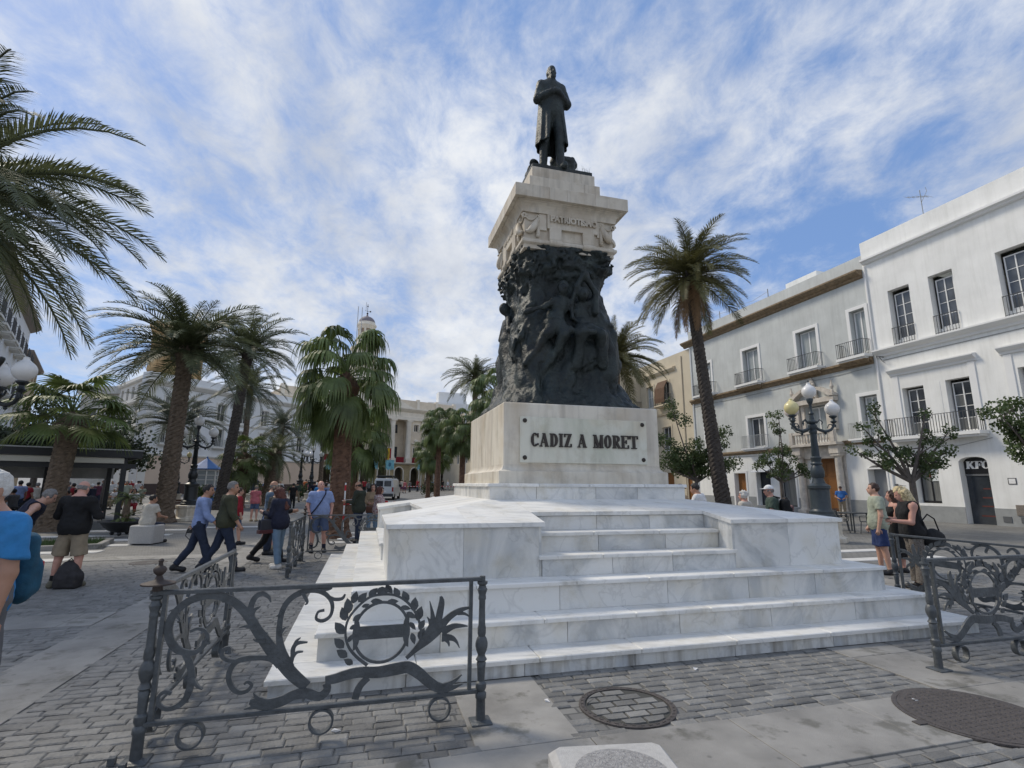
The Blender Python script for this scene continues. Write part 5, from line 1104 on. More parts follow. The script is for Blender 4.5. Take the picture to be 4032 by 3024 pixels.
for xx, z in ((20.9, 15.4), (17.6, 15.4), (15.5, 15.4), (12.2, 15.4)): MB().tube([(xx, -.8, z - .5), (xx, -.8, z + 1.0)], .035, 6).build('roof_post', M_DADO, GB)
MB().tube([(20.9, -.8, 16.2), (19.2, -.8, 16.0), (17.6, -.8, 16.2), (16.5, -.8, 16.02), (15.5, -.8, 16.2), (13.8, -.8, 16.0), (12.2, -.8, 16.2)], .012, 4).build('roof_wire', M_DADO, GB)
MB().box(9.8, 12.6, -6, -3, 14.9, 17.2).build('roof_hut', M_WW, GB)
# ---- cream building beyond
CB = thing('cream_building', 'cream building with brown awnings beyond the blue-grey one', 'building', RA0, RAZ)
M_CR = mat('cream_render', (.60, .53, .40), .85, var=.08, vscale=.7); M_CR2 = mat('cream_trim', (.66, .57, .42), .8, var=.08)
M_AWN = mat('brown_awning', (.13, .075, .045), .85, var=.2, vscale=3)
cwin = [(24.3, 25.7), (27.0, 28.2), (29.6, 31.0), (32.4, 33.6), (35.2, 36.6)]
ops = [(a, b, 9.35, 11.55) for a, b in cwin] + [(a, b, 4.9, 7.2) for a, b in cwin] + [(a, b, -.2, 2.9) for a, b in cwin] + [(21.6, 22.5, -.2, 2.6)]
w = MB(); facade(w, 21.0, 39, -.2, 13.9, ops, depth=.3); shell(w, 21.0, 39, -.2, 13.9, 11, roof=.5); w.build('wall', M_CR, CB)
moulding(CB, 23.2, 39, [(.001, 12.35), (.12, 12.4), (.3, 12.62), (.3, 12.75), (.001, 12.82)], M_CR2); moulding(CB, 23.2, 39, [(.001, 8.3), (.12, 8.35), (.2, 8.5), (.001, 8.55)], M_CR2, 'string_course')
for k, (a, b) in enumerate(cwin):
    for z0_, z1_ in ((9.35, 11.55), (4.9, 7.2)): window(CB, a + .03, b - .03, z0_ + .02, z1_ - .03, 2, 2, M_WHITEP, M_CURT if k % 2 else M_GLASS, y=-.2); surround(CB, a, b, z0_, z1_, .16, .05, M_CR2, False)
    D_ = MB().box(a, b, -.28, -.24, -.2, 2.9).build('door', M_WOOD if k == 0 else M_BLACK, CB)
    if k % 2 == 0:
        balcony(CB, a - .35, b + .35, 9.3, .6, .95, M_RAILB, M_CR2, th=.12)
        P = [(.17, 11.6), (.30, 11.62), (.66, 10.9), (.72, 9.9), (.68, 9.5), (.64, 9.5), (.68, 9.9), (.62, 10.88), (.28, 11.56), (.17, 11.56)]
        MB().hexa([(a - .1, y, z) for y, z in P], [(b + .1, y, z) for y, z in P]).build('awning', M_AWN, CB)
MB().box(21.6, 22.5, -.28, -.24, -.2, 2.6).build('door', M_WOOD, CB); MB().tube([(22.2, .06, 0), (22.2, .06, 13.5)], .06, 8).build('downpipe', M_CR2, CB)
# ---- town hall
M_TH = mat('town_hall_stone', (.66, .575, .45), .85, var=.14, vscale=.8, bump=.15, bscale=8); M_TH2 = mat('town_hall_trim', (.74, .68, .57), .8, var=.10, vscale=1.2); M_THG = mat('town_hall_base', (.40, .32, .19), .9, var=.3, vscale=1.6, bump=.4, bscale=6)
M_THV = mat('town_hall_recess', (.42, .33, .26), .9, var=.15); M_DRAPE = mat('crimson_drape', (.22, .012, .022), .8, var=.3, vscale=5)
THL = thing('town_hall', 'far cream town hall with arcade, giant columns and domed clock turret', 'building', (-14.0, 102.5, .9), math.atan2(-.65, -.76))
bays = [-.9 + 3.34 * i for i in range(10)]
aops = [(c - .85, c + .85, -.5, 3.85, .85) for c in bays]
w = MB(); facade(w, -3.2, 31.2, -.5, 4.42, aops, depth=.6); w.build('arcade_wall', M_THG, THL)
for c in bays:
    n_ = 12; ar = MB(); P = [(.85, -.5)] + [(.85 * math.cos(t), 3.0 + .85 * math.sin(t)) for t in [math.pi * i / n_ for i in range(n_ + 1)]] + [(-.85, -.5)]; Q = [(1.05, -.5)] + [(1.05 * math.cos(t), 3.0 + 1.05 * math.sin(t)) for t in [math.pi * i / n_ for i in range(n_ + 1)]] + [(-1.05, -.5)]
    for i in range(len(P) - 1): ar.hexa([(c + P[i][0], .001, P[i][1]), (c + Q[i][0], .001, Q[i][1]), (c + Q[i + 1][0], .001, Q[i + 1][1]), (c + P[i + 1][0], .001, P[i + 1][1])][::-1], [(c + P[i][0], .12, P[i][1]), (c + Q[i][0], .12, Q[i][1]), (c + Q[i + 1][0], .12, Q[i + 1][1]), (c + P[i + 1][0], .12, P[i + 1][1])][::-1])
    ar.build('arch_surround', M_TH2, THL)
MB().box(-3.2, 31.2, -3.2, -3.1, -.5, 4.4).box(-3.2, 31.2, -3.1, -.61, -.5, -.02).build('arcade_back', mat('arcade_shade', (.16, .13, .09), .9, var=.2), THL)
uops = []
for i, c in enumerate(bays):
    if not 7 < c < 21: uops += [(c - .55, c + .55, 5.1, 7.6), (c - .5, c + .5, 10.6, 12.0)]
w = MB(); facade(w, -3.2, 7.2, 4.42, 16.0, [o for o in uops if o[0] < 7], depth=.4); facade(w, 20.8, 31.2, 4.42, 16.0, [o for o in uops if o[0] > 20], depth=.4); shell(w, -3.2, 31.2, -.5, 16.0, 16)
facade(w, 7.2, 20.8, 4.42, 13.0, [], y=-2.2); w.box(7.2, 7.3, -2.2, 0, 4.42, 13).box(20.7, 20.8, -2.2, 0, 4.42, 13).box(7.2, 20.8, -2.2, 0, 12.7, 16.0); w.build('wall', M_TH, THL)
for o in uops: window(THL, o[0] + .02, o[1] - .02, o[2] + .02, o[3] - .02, 2, 1, M_TH2, M_GLASS, y=-.28, fw=.08); surround(THL, *o[:4], .18, .10, M_TH2, False)
for i, c in enumerate(bays):
    if 7 < c < 21: MB().box(c - .6, c + .6, -2.19, -2.12, 4.6, 7.8).build('recess_window', M_GLASS, THL); MB().box(c - .5, c + .5, -2.19, -2.12, 10.4, 12.0).build('recess_window', M_GLASS, THL)
    else:
        moulding(THL, c - .95, c + .95, [(.001, 8.2), (.3, 8.35), (.3, 8.5), (.001, 8.55)], M_TH2, 'window_hood'); MB().lathe([(.3, 8.56), (.42, 8.8), (.3, 9.1), (.1, 9.2)], 10, (c, .12)).build('cartouche', M_TH2, THL)
    dp = MB(); n_ = 8
    for j in range(n_):
        x_ = c - .8 + 1.6 * j / n_; dp.box(x_, x_ + .2, .30 if not 7 < c < 21 else .31, .36 + .03 * (j % 2), 4.75, 5.75)
    dp.build('crimson_drape', M_DRAPE, THL)
moulding(THL, -3.4, 31.4, [(.001, 4.40), (.3, 4.45), (.5, 4.6), (.5, 4.72), (.001, 4.74)], M_TH2, 'balcony_ledge')
for x_ in [7.3 + 3.35 * i for i in range(5)]:
    cm = MB().cbox(x_ - .6, x_ + .6, -.75, .45, 4.74, 5.5, .03).lathe([(.58, 5.5), (.58, 5.7), (.50, 5.8), (.50, 8), (.44, 11.6), (.47, 11.7), (.44, 11.8), (.62, 12.5)], 14, (x_, -.15)); cm.cbox(x_ - .62, x_ + .62, -.77, .47, 12.5, 12.7, .02); me = cm.mesh('giant_column', M_TH2); smooth_angle(me, 40); link('giant_column', me, THL)
for x_ in [.77 + 3.34 * i for i in (0, 1)] + [22.4 + 3.34 * i for i in range(3)] + [-2.7]:
    MB().cbox(x_ - .45, x_ + .45, .001, .22, 4.74, 12.1, .02).cbox(x_ - .55, x_ + .55, .001, .30, 12.11, 12.7, .02).build('pilaster', M_TH2, THL)
moulding(THL, -3.4, 31.4, [(.001, 12.72), (.3, 12.76), (.3, 13.4), (.22, 13.5), (.22, 14.2), (.6, 14.5), (.9, 14.8), (.9, 15.0), (.001, 15.05)], M_TH2)
MB().cbox(-3.2, 31.2, -.4, .15, 15.06, 16.6, .03).build('parapet', M_TH, THL)
for i in range(9): MB().cbox(-3.1 + 4.2 * i, -2.5 + 4.2 * i, -.35, .25, 15.07, 16.9, .03).build('parapet_pier', M_TH2, THL)
pdm = [(6.6, 15.06), (21.4, 15.06), (14.0, 18.2)]; MB().hexa([(x, -.8, z) for x, z in pdm][::-1], [(x, .5, z) for x, z in pdm][::-1]).build('pediment', M_TH2, THL)
tur = MB(); tc_ = (13.4, -8.2)
tur.cbox(tc_[0] - 3.3, tc_[0] + 3.3, tc_[1] - 3.3, tc_[1] + 3.3, 15.5, 23.4, .1).cbox(tc_[0] - 3.6, tc_[0] + 3.6, tc_[1] - 3.6, tc_[1] + 3.6, 23.41, 24.1, .1); tur.lathe([(2.6, 24.1), (2.6, 26.8), (2.9, 27.1), (2.9, 27.5), (1.9, 27.6), (1.75, 28.0), (1.75, 29.0), (1.95, 29.1), (1.95, 29.4)], 20, tc_)
me = tur.mesh('turret', M_TH2); smooth_angle(me, 35); link('turret', me, THL)
MB().lathe([(1.2, 29.4), (1.2, 31.4)], 16, tc_).build('lantern_core', M_THV, THL)
for i in range(8):
    t = 2 * math.pi * i / 8 + .2; MB().lathe([(.24, 29.4), (.2, 29.6), (.17, 31.1), (.26, 31.4)], 10, (tc_[0] + 1.5 * math.cos(t), tc_[1] + 1.5 * math.sin(t))).build('lantern_column', M_TH2, THL)
lt = MB().lathe([(1.6, 31.4), (1.75, 31.8), (1.95, 32.1), (1.95, 32.35), (1.7, 32.5), (1.68, 32.85)], 24, tc_); me = lt.mesh('lantern_cornice', M_TH2); smooth_angle(me, 30); link('lantern_cornice', me, THL)
dm = MB().lathe([(1.62, 32.85)] + [(1.62 * math.cos(t), 32.85 + 1.35 * math.sin(t)) for t in [i * .14 for i in range(1, 10)]] + [(.3, 34.2), (.16, 34.5), (.1, 34.75)], 24, tc_); me = dm.mesh('dome', mat('violet_slate', (.20, .175, .19), .7, var=.2, vscale=6)); smooth_angle(me, 40); link('dome', me, THL)
vn = MB().ball((tc_[0], tc_[1], 34.85), .2, 10, 8).tube([(tc_[0], tc_[1], 34.9), (tc_[0], tc_[1], 36.9)], .045, 6).tube([(tc_[0] - .6, tc_[1], 35.35), (tc_[0] + .5, tc_[1], 35.35)], .035, 5).ball((tc_[0] - .62, tc_[1], 35.4), .17, 8, 6).ball((tc_[0], tc_[1], 36.4), .16, 8, 6).tube([(tc_[0] + .35, tc_[1], 35.35), (tc_[0] + .35, tc_[1], 37.2)], .03, 5); vn.build('weather_vane', M_BLACK, THL)
for x_ in (16.8, 17.6): MB().tube([(x_, -3, 16), (x_, -3, 34)], .07, 5).build('lightning_mast', mat('grey_mast', (.42, .43, .44), .5), THL)
# ---- corner building on the left side of the square
M_PINK = mat('salmon_render', (.64, .505, .385), .85, var=.07, vscale=.6); M_LW = mat('grey_white_render', (.72, .73, .725), .85, var=.06, vscale=.5); M_LW2 = mat('ivory_trim', (.70, .68, .625), .8, var=.06); M_BRD = mat('brown_dado', (.075, .05, .042), .8)
LC = thing('corner_building', 'white corner building with a salmon ground storey behind the lampposts', 'building', (-41.64, 58.0, .35), math.atan2(-.906, -.4226))
# local x runs from -26 (far end) to 0 (near corner)
rowz = ((5.9, 8.2), (9.2, 11.4))
fw_ = [-2.6 - 3.3 * i for i in range(7)]
ops = [(c - .6, c + .6, a, b) for c in fw_ for a, b in rowz] + [(-12.2, -9.6, -.3, 3.55, 1.3)]
w = MB(); facade(w, -27, 0, 4.45, 14.05, [o for o in ops if o[2] > 4], depth=.35); shell(w, -27, 0, -.5, 14.05, 1.5); w.build('wall', M_LW, LC)
w = MB(); facade(w, -27, 0, -.5, 4.45, [ops[-1]], y=.001, depth=.5); w.build('salmon_storey', M_PINK, LC)
dd = MB().box(-27, -12.6, .01, .06, -.5, 1.25).box(-9.2, 0, .01, .06, -.5, 1.25); dd.build('dado', M_BRD, LC)
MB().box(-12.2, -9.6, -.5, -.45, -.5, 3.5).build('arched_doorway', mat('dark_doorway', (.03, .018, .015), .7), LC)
for i in range(11): MB().cbox(-12.85 if i % 2 else -12.7, -12.21, .062, .14, -.4 + i * .33, -.08 + i * .33, .01).cbox(-9.59, -8.95 if i % 2 else -9.1, .062, .14, -.4 + i * .33, -.08 + i * .33, .01).build('quoin', M_LW2, LC)
moulding(LC, -27, .3, [(.002, 4.40), (.1, 4.44), (.18, 4.6), (.002, 4.66)], M_LW2, 'string_course'); moulding(LC, -27, .3, [(.002, 8.75), (.1, 8.8), (.2, 8.95), (.002, 9.0)], M_LW2, 'string_course'); moulding(LC, -27, .5, [(.002, 12.5), (.2, 12.6), (.55, 12.95), (.55, 13.1), (.002, 13.2)], M_LW2)
for o in ops[:-1]: window(LC, o[0], o[1], o[2], o[3], 2, 2, M_LW2, M_GLASS, y=-.25, fw=.08); surround(LC, *o[:4], .18, .08, M_LW2)
for c in fw_[:4]: balcony(LC, c - .9, c + .9, 5.85, .5, 1.0, M_RAILW, M_LW2, th=.14, step=.2, bar=.02)
for i in range(9): MB().box(-1.9, 0, .002, .05, 4.7 + i * .44, 5.08 + i * .44).build('rusticated_band', M_LW, LC)
sdw = thing('street_wing', 'pale ivory side wing receding left from the white corner building', 'building', (-41.64, 58.0, .35), math.atan2(.643, -.766))
sw_ = [1.6 + 2.3 * i for i in range(8)]
sops = [(c - .5, c + .5, a, b) for c in sw_ for a, b in ((5.2, 6.9), (8.2, 10.0), (11.4, 12.9))] + [(c - .4, c + .4, .5, 3.2) for c in sw_[::2]]
w = MB(); facade(w, 0.01, 20, -.5, 14.0, sops, depth=.3); shell(w, 0.01, 20, -.5, 14.0, .8); w.build('wall', M_LW2, sdw)
for o in sops: window(sdw, o[0], o[1], o[2], o[3], 1, 2, M_LW2, M_GLASS, y=-.2, fw=.06)
for z_ in (4.4, 7.5, 10.6, 13.2): moulding(sdw, .01, 20, [(.002, z_), (.2, z_ + .1), (.3, z_ + .25), (.002, z_ + .32)], M_LW2, 'string_course')
# ---- ochre bell tower behind it
M_TAN = mat('ochre_tower_stone', (.42, .29, .15), .9, var=.2, vscale=1.2, bump=.2, bscale=5)
BT = thing('bell_tower', 'square ochre stone bell tower rising behind the palms on the left', 'tower', (-51.2, 76.5, 0), .5)
tw = MB().cbox(-3.0, 3.0, -3.0, 3.0, 0, 24.2, .05).cbox(-3.3, 3.3, -3.3, 3.3, 17.6, 18.3, .05).cbox(-3.35, 3.35, -3.35, 3.35, 23.5, 24.0, .05).cbox(-3.6, 3.6, -3.6, 3.6, 24.01, 24.5, .05).cbox(-3.0, 3.0, -3.0, 3.0, 24.51, 25.2, .05); tw.build('shaft', M_TAN, BT)
def tower_side(k, q):
    for x_ in (-2.5, -.95, .95, 2.5): MB().cbox(x_ - .3, x_ + .3, -3.22, -3.001, 18.31, 23.49, .02).xf(q).build('pilaster', M_TAN, BT)
    MB().box(-.6, .6, -3.06, -3.002, 19.2, 22.6).xf(q).build('bell_opening', M_BLACK, BT)
sides(tower_side)
# ---- buildings at the far left edge
LB = thing('left_building', 'tall pale balconied building at the left edge behind the palm fronds', 'building', (-43.8, 45.0, 0), math.atan2(-.78, .62))
lw_ = [1.4 + 2.6 * i for i in range(8)]
lops = [(c - .55, c + .55, a, a + 2.3) for c in lw_ for a in (1.0, 4.6, 8.2, 11.8)]
w = MB(); facade(w, 0, 22, -.3, 15.6, lops, depth=.3); shell(w, 0, 22, -.3, 15.6, 10); w.build('wall', M_LW, LB)
for o in lops: window(LB, o[0], o[1], o[2], o[3], 2, 2, M_WHITEP, M_GLASS, y=-.2)
for c in lw_:
    for a in (4.5, 8.1, 11.7): balcony(LB, c - .8, c + .8, a, .6, 1.0, M_RAILB, M_LW2, th=.15, step=.16, bar=.014)
moulding(LB, -.2, 22, [(.002, 15.0), (.4, 15.2), (.7, 15.45), (.7, 15.6), (.002, 15.62)], mat('dark_eaves', (.24, .20, .17), .8)); 
LB2 = thing('tan_building', 'lower tan building beyond the pale balconied one at left', 'building', (-51.5, 54.6, 0), math.atan2(-.78, .62))
w = MB(); facade(w, 0, 12, -.3, 13.6, [(c - .5, c + .5, a, a + 2.1) for c in (1.5, 4, 6.5, 9) for a in (4.6, 8.0, 10.9)], depth=.3); shell(w, 0, 12, -.3, 13.6, 9); w.build('wall', mat('tan_render', (.43, .33, .21), .85, var=.1), LB2)
moulding(LB2, -.2, 12, [(.002, 13.1), (.3, 13.2), (.5, 13.4), (.5, 13.55), (.002, 13.57)], MATS['dark_eaves'])
for c in (1.5, 4, 6.5, 9):
    for a in (4.6, 8.0, 10.9): window(LB2, c - .5, c + .5, a, a + 2.1, 2, 1, M_WHITEP, M_GLASS, y=-.2)
FB = thing('far_flat_building', 'low grey flat-roofed building far behind the left shrubs', 'building', (-56, 66, .4), 0)
w = MB(); facade(w, 0, 16, -.5, 12.6, [(c, c + 1.2, a, a + 1.6) for c in (1, 3.6, 6.2, 8.8, 11.4, 13.8) for a in (3, 6, 9)], depth=.2); w.xf(lambda p: (p[0], -p[1], p[2])); w.f = [q[::-1] for q in w.f]; w.box(-.3, 16.3, -.4, 8, 12.61, 13.6); w.build('wall', mat('grey_flat_render', (.50, .50, .47), .85, var=.1, streak=.2), FB)
for c in (1, 3.6, 6.2, 8.8, 11.4, 13.8):
    for a in (3, 6, 9): MB().box(c, c + 1.2, .15, .18, a, a + 1.6).build('pane', M_GLASS, FB)
# white houses seen past the town hall
WH = thing('distant_white_house', 'distant white house between the town hall and the monument', 'building', (-12.5, 112, 1), math.atan2(-.35, -.94))
wops = [(c - .5, c + .5, a, a + 1.9) for c in (-1.5, 1.2, 3.9) for a in (1.2, 4.6, 8.0, 11.4, 14.6)]
w = MB(); facade(w, -14, 6, -.5, 18.2, wops, depth=.25); shell(w, -14, 6, -.5, 18.2, 9); w.build('wall', M_LW, WH)
for o in wops: window(WH, o[0], o[1], o[2], o[3], 2, 1, M_WHITEP, M_GLASS, y=-.2); balcony(WH, o[0] - .3, o[1] + .3, o[2] - .05, .5, .95, M_RAILB, M_LW2, th=.12, step=.25, bar=.02)
MB().box(-3, 3.2, -5, -2.4, 18.2, 21).build('roof_hut', M_LW, WH)
RB2 = thing('far_right_building', 'distant cream block beyond the cream building, behind the monument', 'building', (-4, 78, .6), math.atan2(.90, -.43))
w = MB(); facade(w, -30, 20, -.5, 13, [(c - .6, c + .6, a, a + 2) for c in range(-28, 20, 4) for a in (4.5, 8.5)], depth=.25); shell(w, -30, 20, -.5, 13, 8); w.build('wall', M_CR, RB2)
for c in range(-28, 20, 4):
    for a in (4.5, 8.5): window(RB2, c - .6, c + .6, a, a + 2, 2, 1, M_WHITEP, M_GLASS, y=-.2)

# downpipes and cables on the right-hand facades
for par, x_, z0_, z1_, m_ in ((GB, 20.75, 0, 13.9, M_WW2), (GB, 4.02 + .25, 2.95, 4.15, M_WW2), (WB, 3.95, 0, 14.6, M_WW2)): MB().tube([(x_, .06, z0_), (x_, .06, z1_)], .045, 8).build('downpipe', m_, par)
MB().tube([(4.3, .03, 8.55), (7.0, .03, 8.48), (10, .03, 8.52), (14, .03, 8.46), (20.8, .03, 8.5)], .014, 5).build('wall_cable', M_DADO, GB); MB().tube([(10.2, .03, 3.95), (13, .03, 3.88), (16.5, .03, 3.93), (20.8, .03, 3.85)], .014, 5).build('wall_cable', M_DADO, GB)

# ================================================================ PALMS AND TREES
M_DATE = mat('date_palm_leaf', (.080, .098, .042), .5, var=.35, vscale=1.2, col2=(.125, .14, .068), rnd=.25, leafy=.30)
M_DATEP = mat('silvery_palm_leaf', (.12, .14, .095), .5, var=.3, vscale=1.2, rnd=.2, leafy=.30)
M_DATEY = mat('olive_palm_leaf', (.10, .105, .036), .5, var=.35, vscale=1.2, col2=(.16, .15, .06), rnd=.25, leafy=.30)
M_DEAD = mat('dead_palm_leaf', (.16, .095, .045), .8, var=.3, vscale=2, rnd=.25)
M_FAN = mat('fan_palm_leaf', (.075, .112, .028), .5, var=.35, vscale=1.3, col2=(.12, .16, .05), rnd=.3, leafy=.30)
M_TRUNK = mat('palm_trunk', (.15, .112, .08), .95, var=.45, vscale=7, bump=.8, bscale=14)
M_TRUNKR = mat('red_brown_palm_trunk', (.14, .08, .052), .95, var=.45, vscale=7, bump=.8, bscale=14)
M_TRUNKD = mat('dark_palm_trunk', (.060, .050, .042), .95, var=.4, vscale=7, bump=.8, bscale=14)
def frond_mesh(elev, droop, seed, ln=1., n=44, wide=.012, lmax=.17):
    """Feather frond of unit length along +x with gravity-true droop."""
    q = random.Random(seed); mb = MB(); P = [Vector((0, 0, 0))]; A = []; side = q.uniform(-.12, .12); S_ = 22
    for i in range(S_):
        t = i / (S_ - 1); a = max(-1.5, elev - droop * t ** 1.35); A.append(a)
        P.append(P[-1] + Vector((math.cos(a), side * t, math.sin(a))) / S_)
    mb.tube([tuple(p) for p in P[::3] + [P[-1]]], [.010 * (1 - .85 * i / 8) + .0012 for i in range(len(P[::3]) + 1)], 4, m=0)
    for k in range(n):
        t = .10 + .90 * (k + q.uniform(-.3, .3)) / n; f = t * (S_ - 1); i = min(S_ - 1, int(f)); p = P[i].lerp(P[i + 1], f - i); a = A[min(i, S_ - 1)]
        T = Vector((math.cos(a), 0, math.sin(a))); U = Vector((-math.sin(a), 0, math.cos(a)))
        l = lmax * (math.sin(math.pi * min(1, .16 + .78 * t)) ** .8 + .15) * q.uniform(.85, 1.1)
        for sg in (-1, 1):
            fw = .55 + .75 * t + q.uniform(-.15, .15); d = (T * fw + Vector((0, sg, 0)) + U * q.uniform(.15, .55)).normalized(); w = T.cross(d).cross(d).normalized() * wide * (1.2 - .5 * t) * .5
            m1 = p + d * l * .45; tip = p + d * l + Vector((0, 0, -.16 * l - .1 * l * q.random()))
            v = [p - w * .6, p + w * .6, m1 + w, m1 - w, tip]; o = len(mb.v)
            mb.v += [tuple(x) for x in v]; mb.f += [(o, o + 1, o + 2, o + 3), (o + 3, o + 2, o + 4)]; mb.m += [0, 0]
    return mb
FR = {}
def frond_set(m, tagn, n=44, wide=.012, lmax=.17):
    if tagn in FR: return FR[tagn]
    r = []
    for j, e in enumerate((85, 72, 60, 48, 36, 22, 8, -8, -25, -45)):
        e = math.radians(e); r.append([frond_mesh(e, (1.25 if e > .6 else 1.15 if e > .1 else .8), 100 * j + k, n=n, wide=wide, lmax=lmax).mesh('frond', m) for k in range(2)])
    r.append([frond_mesh(-1.25, .25, 900 + k, n=n, wide=wide, lmax=lmax * .75).mesh('frond', M_DEAD) for k in range(2)])
    FR[tagn] = r; return r
def trunk_mesh(base, top, r0, r1, m, ring=.10, n=14, bulge=1.25, bump=.08, seed=0):
    q = random.Random(seed); b, t = Vector(base), Vector(top); L_ = (t - b).length; k = max(6, int(L_ / ring)); mb = MB(); c1 = (b + t) / 2 + Vector(((t.x - b.x) * .12, 0, 0))
    for i in range(k + 1):
        u = i / k; p = b * (1 - u) ** 2 + c1 * 2 * u * (1 - u) + t * u * u; r = r0 + (r1 - r0) * min(1, u * 1.6); r *= 1 + .35 * max(0, .06 - u) / .06
        if u > .9: r *= 1 + (bulge - 1) * (u - .9) / .1
        for j in range(n):
            a = 2 * math.pi * (j + .5 * (i % 2)) / n; rr = r * (1 + bump * (1 if (i + j) % 2 else -1) * q.uniform(.3, 1.2) + q.uniform(-.02, .02)); mb.v.append((p.x + rr * math.cos(a), p.y + rr * math.sin(a), p.z + q.uniform(-.012, .012)))
    mb.f = [(i * n + j, i * n + (j + 1) % n, (i + 1) * n + (j + 1) % n, (i + 1) * n + j) for i in range(k) for j in range(n)] + [tuple(k * n + j for j in range(n))]; mb.m = [0] * len(mb.f)
    return mb
def date_palm(label, base, top, r0, r1, nf, fl, seed, m=None, tagn='date', tm=None, dead=0, lo=9, hi=0, n=44, wide=.012, lmax=.17, skip=None):
    q = random.Random(seed); bx, by = base; t = thing('date_palm', label, 'palm tree', (bx, by, gh(by) - .02), 0, 'feather-leaved palms on the square')
    tp = (top[0] - bx, top[1] - by, top[2] - gh(by)); trunk_mesh((0, 0, 0), tp, r0, r1, tm or M_TRUNK, seed=seed).build('trunk', None or (tm or M_TRUNK), t)
    fs = frond_set(m or M_DATE, tagn, n, wide, lmax)
    for i in range(nf):
        u = (i + .5) / nf; lv = hi + (lo - hi) * (u ** .9); lv = max(hi, min(lo, int(lv + q.uniform(-.4, .9)))); az = i * 2.39996 + q.uniform(-.25, .25)
        me = fs[lv][q.randrange(2)]; o = link('frond', me, t, (tp[0] + .12 * math.cos(az), tp[1] + .12 * math.sin(az), tp[2] + .25 * (1 - u) - .05)); s = fl * q.uniform(.82, 1.1) * (1 if lv > 1 else .8); o.scale = (s, s, s); o.rotation_euler = (q.uniform(-.25, .25), 0, az)
    for i in range(dead):
        az = q.uniform(0, 6.28); o = link('dead_frond', fs[10][q.randrange(2)], t, (tp[0] + .25 * math.cos(az), tp[1] + .25 * math.sin(az), tp[2] - .1)); s = fl * q.uniform(.65, 1.0); o.scale = (s, s, s); o.rotation_euler = (0, 0, az)
    MB().lathe([(r1 * 1.2, tp[2] - .35), (r1 * 1.5, tp[2] - .05), (r1 * .9, tp[2] + .3), (.02, tp[2] + .55)], 10, tp[:2]).build('crown_shaft', tm or M_TRUNK, t)
    return t
def fan_mesh(seed, droop=1.0, n=30, pet=1.1, rad=1.0, elev=.6):
    q = random.Random(seed); mb = MB(); P = [Vector((0, 0, 0))]
    for i in range(8):
        a = elev - .75 * (i / 7) ** 1.5; P.append(P[-1] + Vector((math.cos(a), 0, math.sin(a))) * pet / 8)
    mb.tube([tuple(p) for p in P], [.022 * (1 - .05 * i) for i in range(9)], 4); T = (P[-1] - P[-2]).normalized(); U = Vector((-T.z, 0, T.x)); Y = Vector((0, 1, 0)); hub = P[-1]
    for k in range(n):
        a = math.radians(-125 + 250 * (k + .5) / n + q.uniform(-2, 2)); d = T * math.cos(a) + Y * math.sin(a); fold = .12 * (1 if k % 2 else -1); r = rad * (1 - .22 * abs(a) / 2.2) * q.uniform(.85, 1.08); p = hub; w0 = r * .088
        sd = (-T * math.sin(a) + Y * math.cos(a)); o = len(mb.v); dr = d.copy(); seg = 6
        for j in range(seg + 1):
            u = j / seg; w = (w0 * min(1, u * 2.2) if u < .45 else w0 * (1 - (u - .45) / .55) * .85) * .5 + .0015
            mb.v += [tuple(p - sd * w + U * fold * w), tuple(p + sd * w - U * fold * w)]
            g = droop * (.05 if u < .3 else .75 + .6 * u) * q.uniform(.7, 1.2); dr = (dr + Vector((0, 0, -g))).normalized(); p = p + dr * r / seg
        mb.f += [(o + 2 * j, o + 2 * j + 1, o + 2 * j + 3, o + 2 * j + 2) for j in range(seg)]; mb.m += [0] * seg
    return mb
FAN = {}
def fan_set(key='drooping', droop=1.0, m=None):
    if key not in FAN: FAN[key] = [[fan_mesh(40 * j + k, droop, elev=math.radians(e)).mesh('fan_leaf', m or M_FAN) for k in range(2)] for j, e in enumerate((80, 62, 45, 28, 10, -10, -35))]
    return FAN[key]
def fan_palm(label, base, top, r0, r1, nf, sc, seed, key='drooping', droop=1.0, tm=None, lo=6, dead=0):
    q = random.Random(seed); bx, by = base; t = thing('fan_palm', label, 'palm tree', (bx, by, gh(by) - .02), 0, 'fan-leaved palms on the square')
    tp = (top[0] - bx, top[1] - by, top[2] - gh(by)); trunk_mesh((0, 0, 0), tp, r0, r1, tm or M_TRUNKR, ring=.07, bump=.035, bulge=1.35, seed=seed).build('trunk', tm or M_TRUNKR, t); fs = fan_set(key, droop)
    for i in range(nf):
        u = (i + .5) / nf; lv = max(0, min(lo, int(u ** .85 * (lo + 1) + q.uniform(-.5, .5)))); az = i * 2.39996 + q.uniform(-.3, .3)
        o = link('fan_leaf', fs[lv][q.randrange(2)], t, (tp[0], tp[1], tp[2] + .45 * (1 - u) * sc)); s = sc * q.uniform(.85, 1.12); o.scale = (s, s, s); o.rotation_euler = (q.uniform(-.2, .2), 0, az)
    MB().lathe([(r1 * 1.3, tp[2] - .3), (r1 * 1.6, tp[2]), (r1, tp[2] + .35), (.02, tp[2] + .6)], 10, tp[:2]).build('crown_shaft', tm or M_TRUNKR, t)
    return t
date_palm('huge feather palm fronds hanging in from the upper left corner', (-13.5, 11.0), (-13.3, 10.8, 8.3), .34, .30, 70, 4.5, 1, tagn='near', n=70, wide=.009, lmax=.15, hi=2)
date_palm('broad dark date palm with stout leaning trunk left of the lamppost', (-15.5, 23.6), (-15.4, 23.6, 7.8), .40, .33, 84, 4.1, 2, lo=8, lmax=.16)
date_palm('slender tall date palm with dark trunk right behind the broad one', (-18.9, 34), (-18.0, 34, 10.5), .34, .30, 64, 4.0, 3, tm=M_TRUNKD, lo=8)
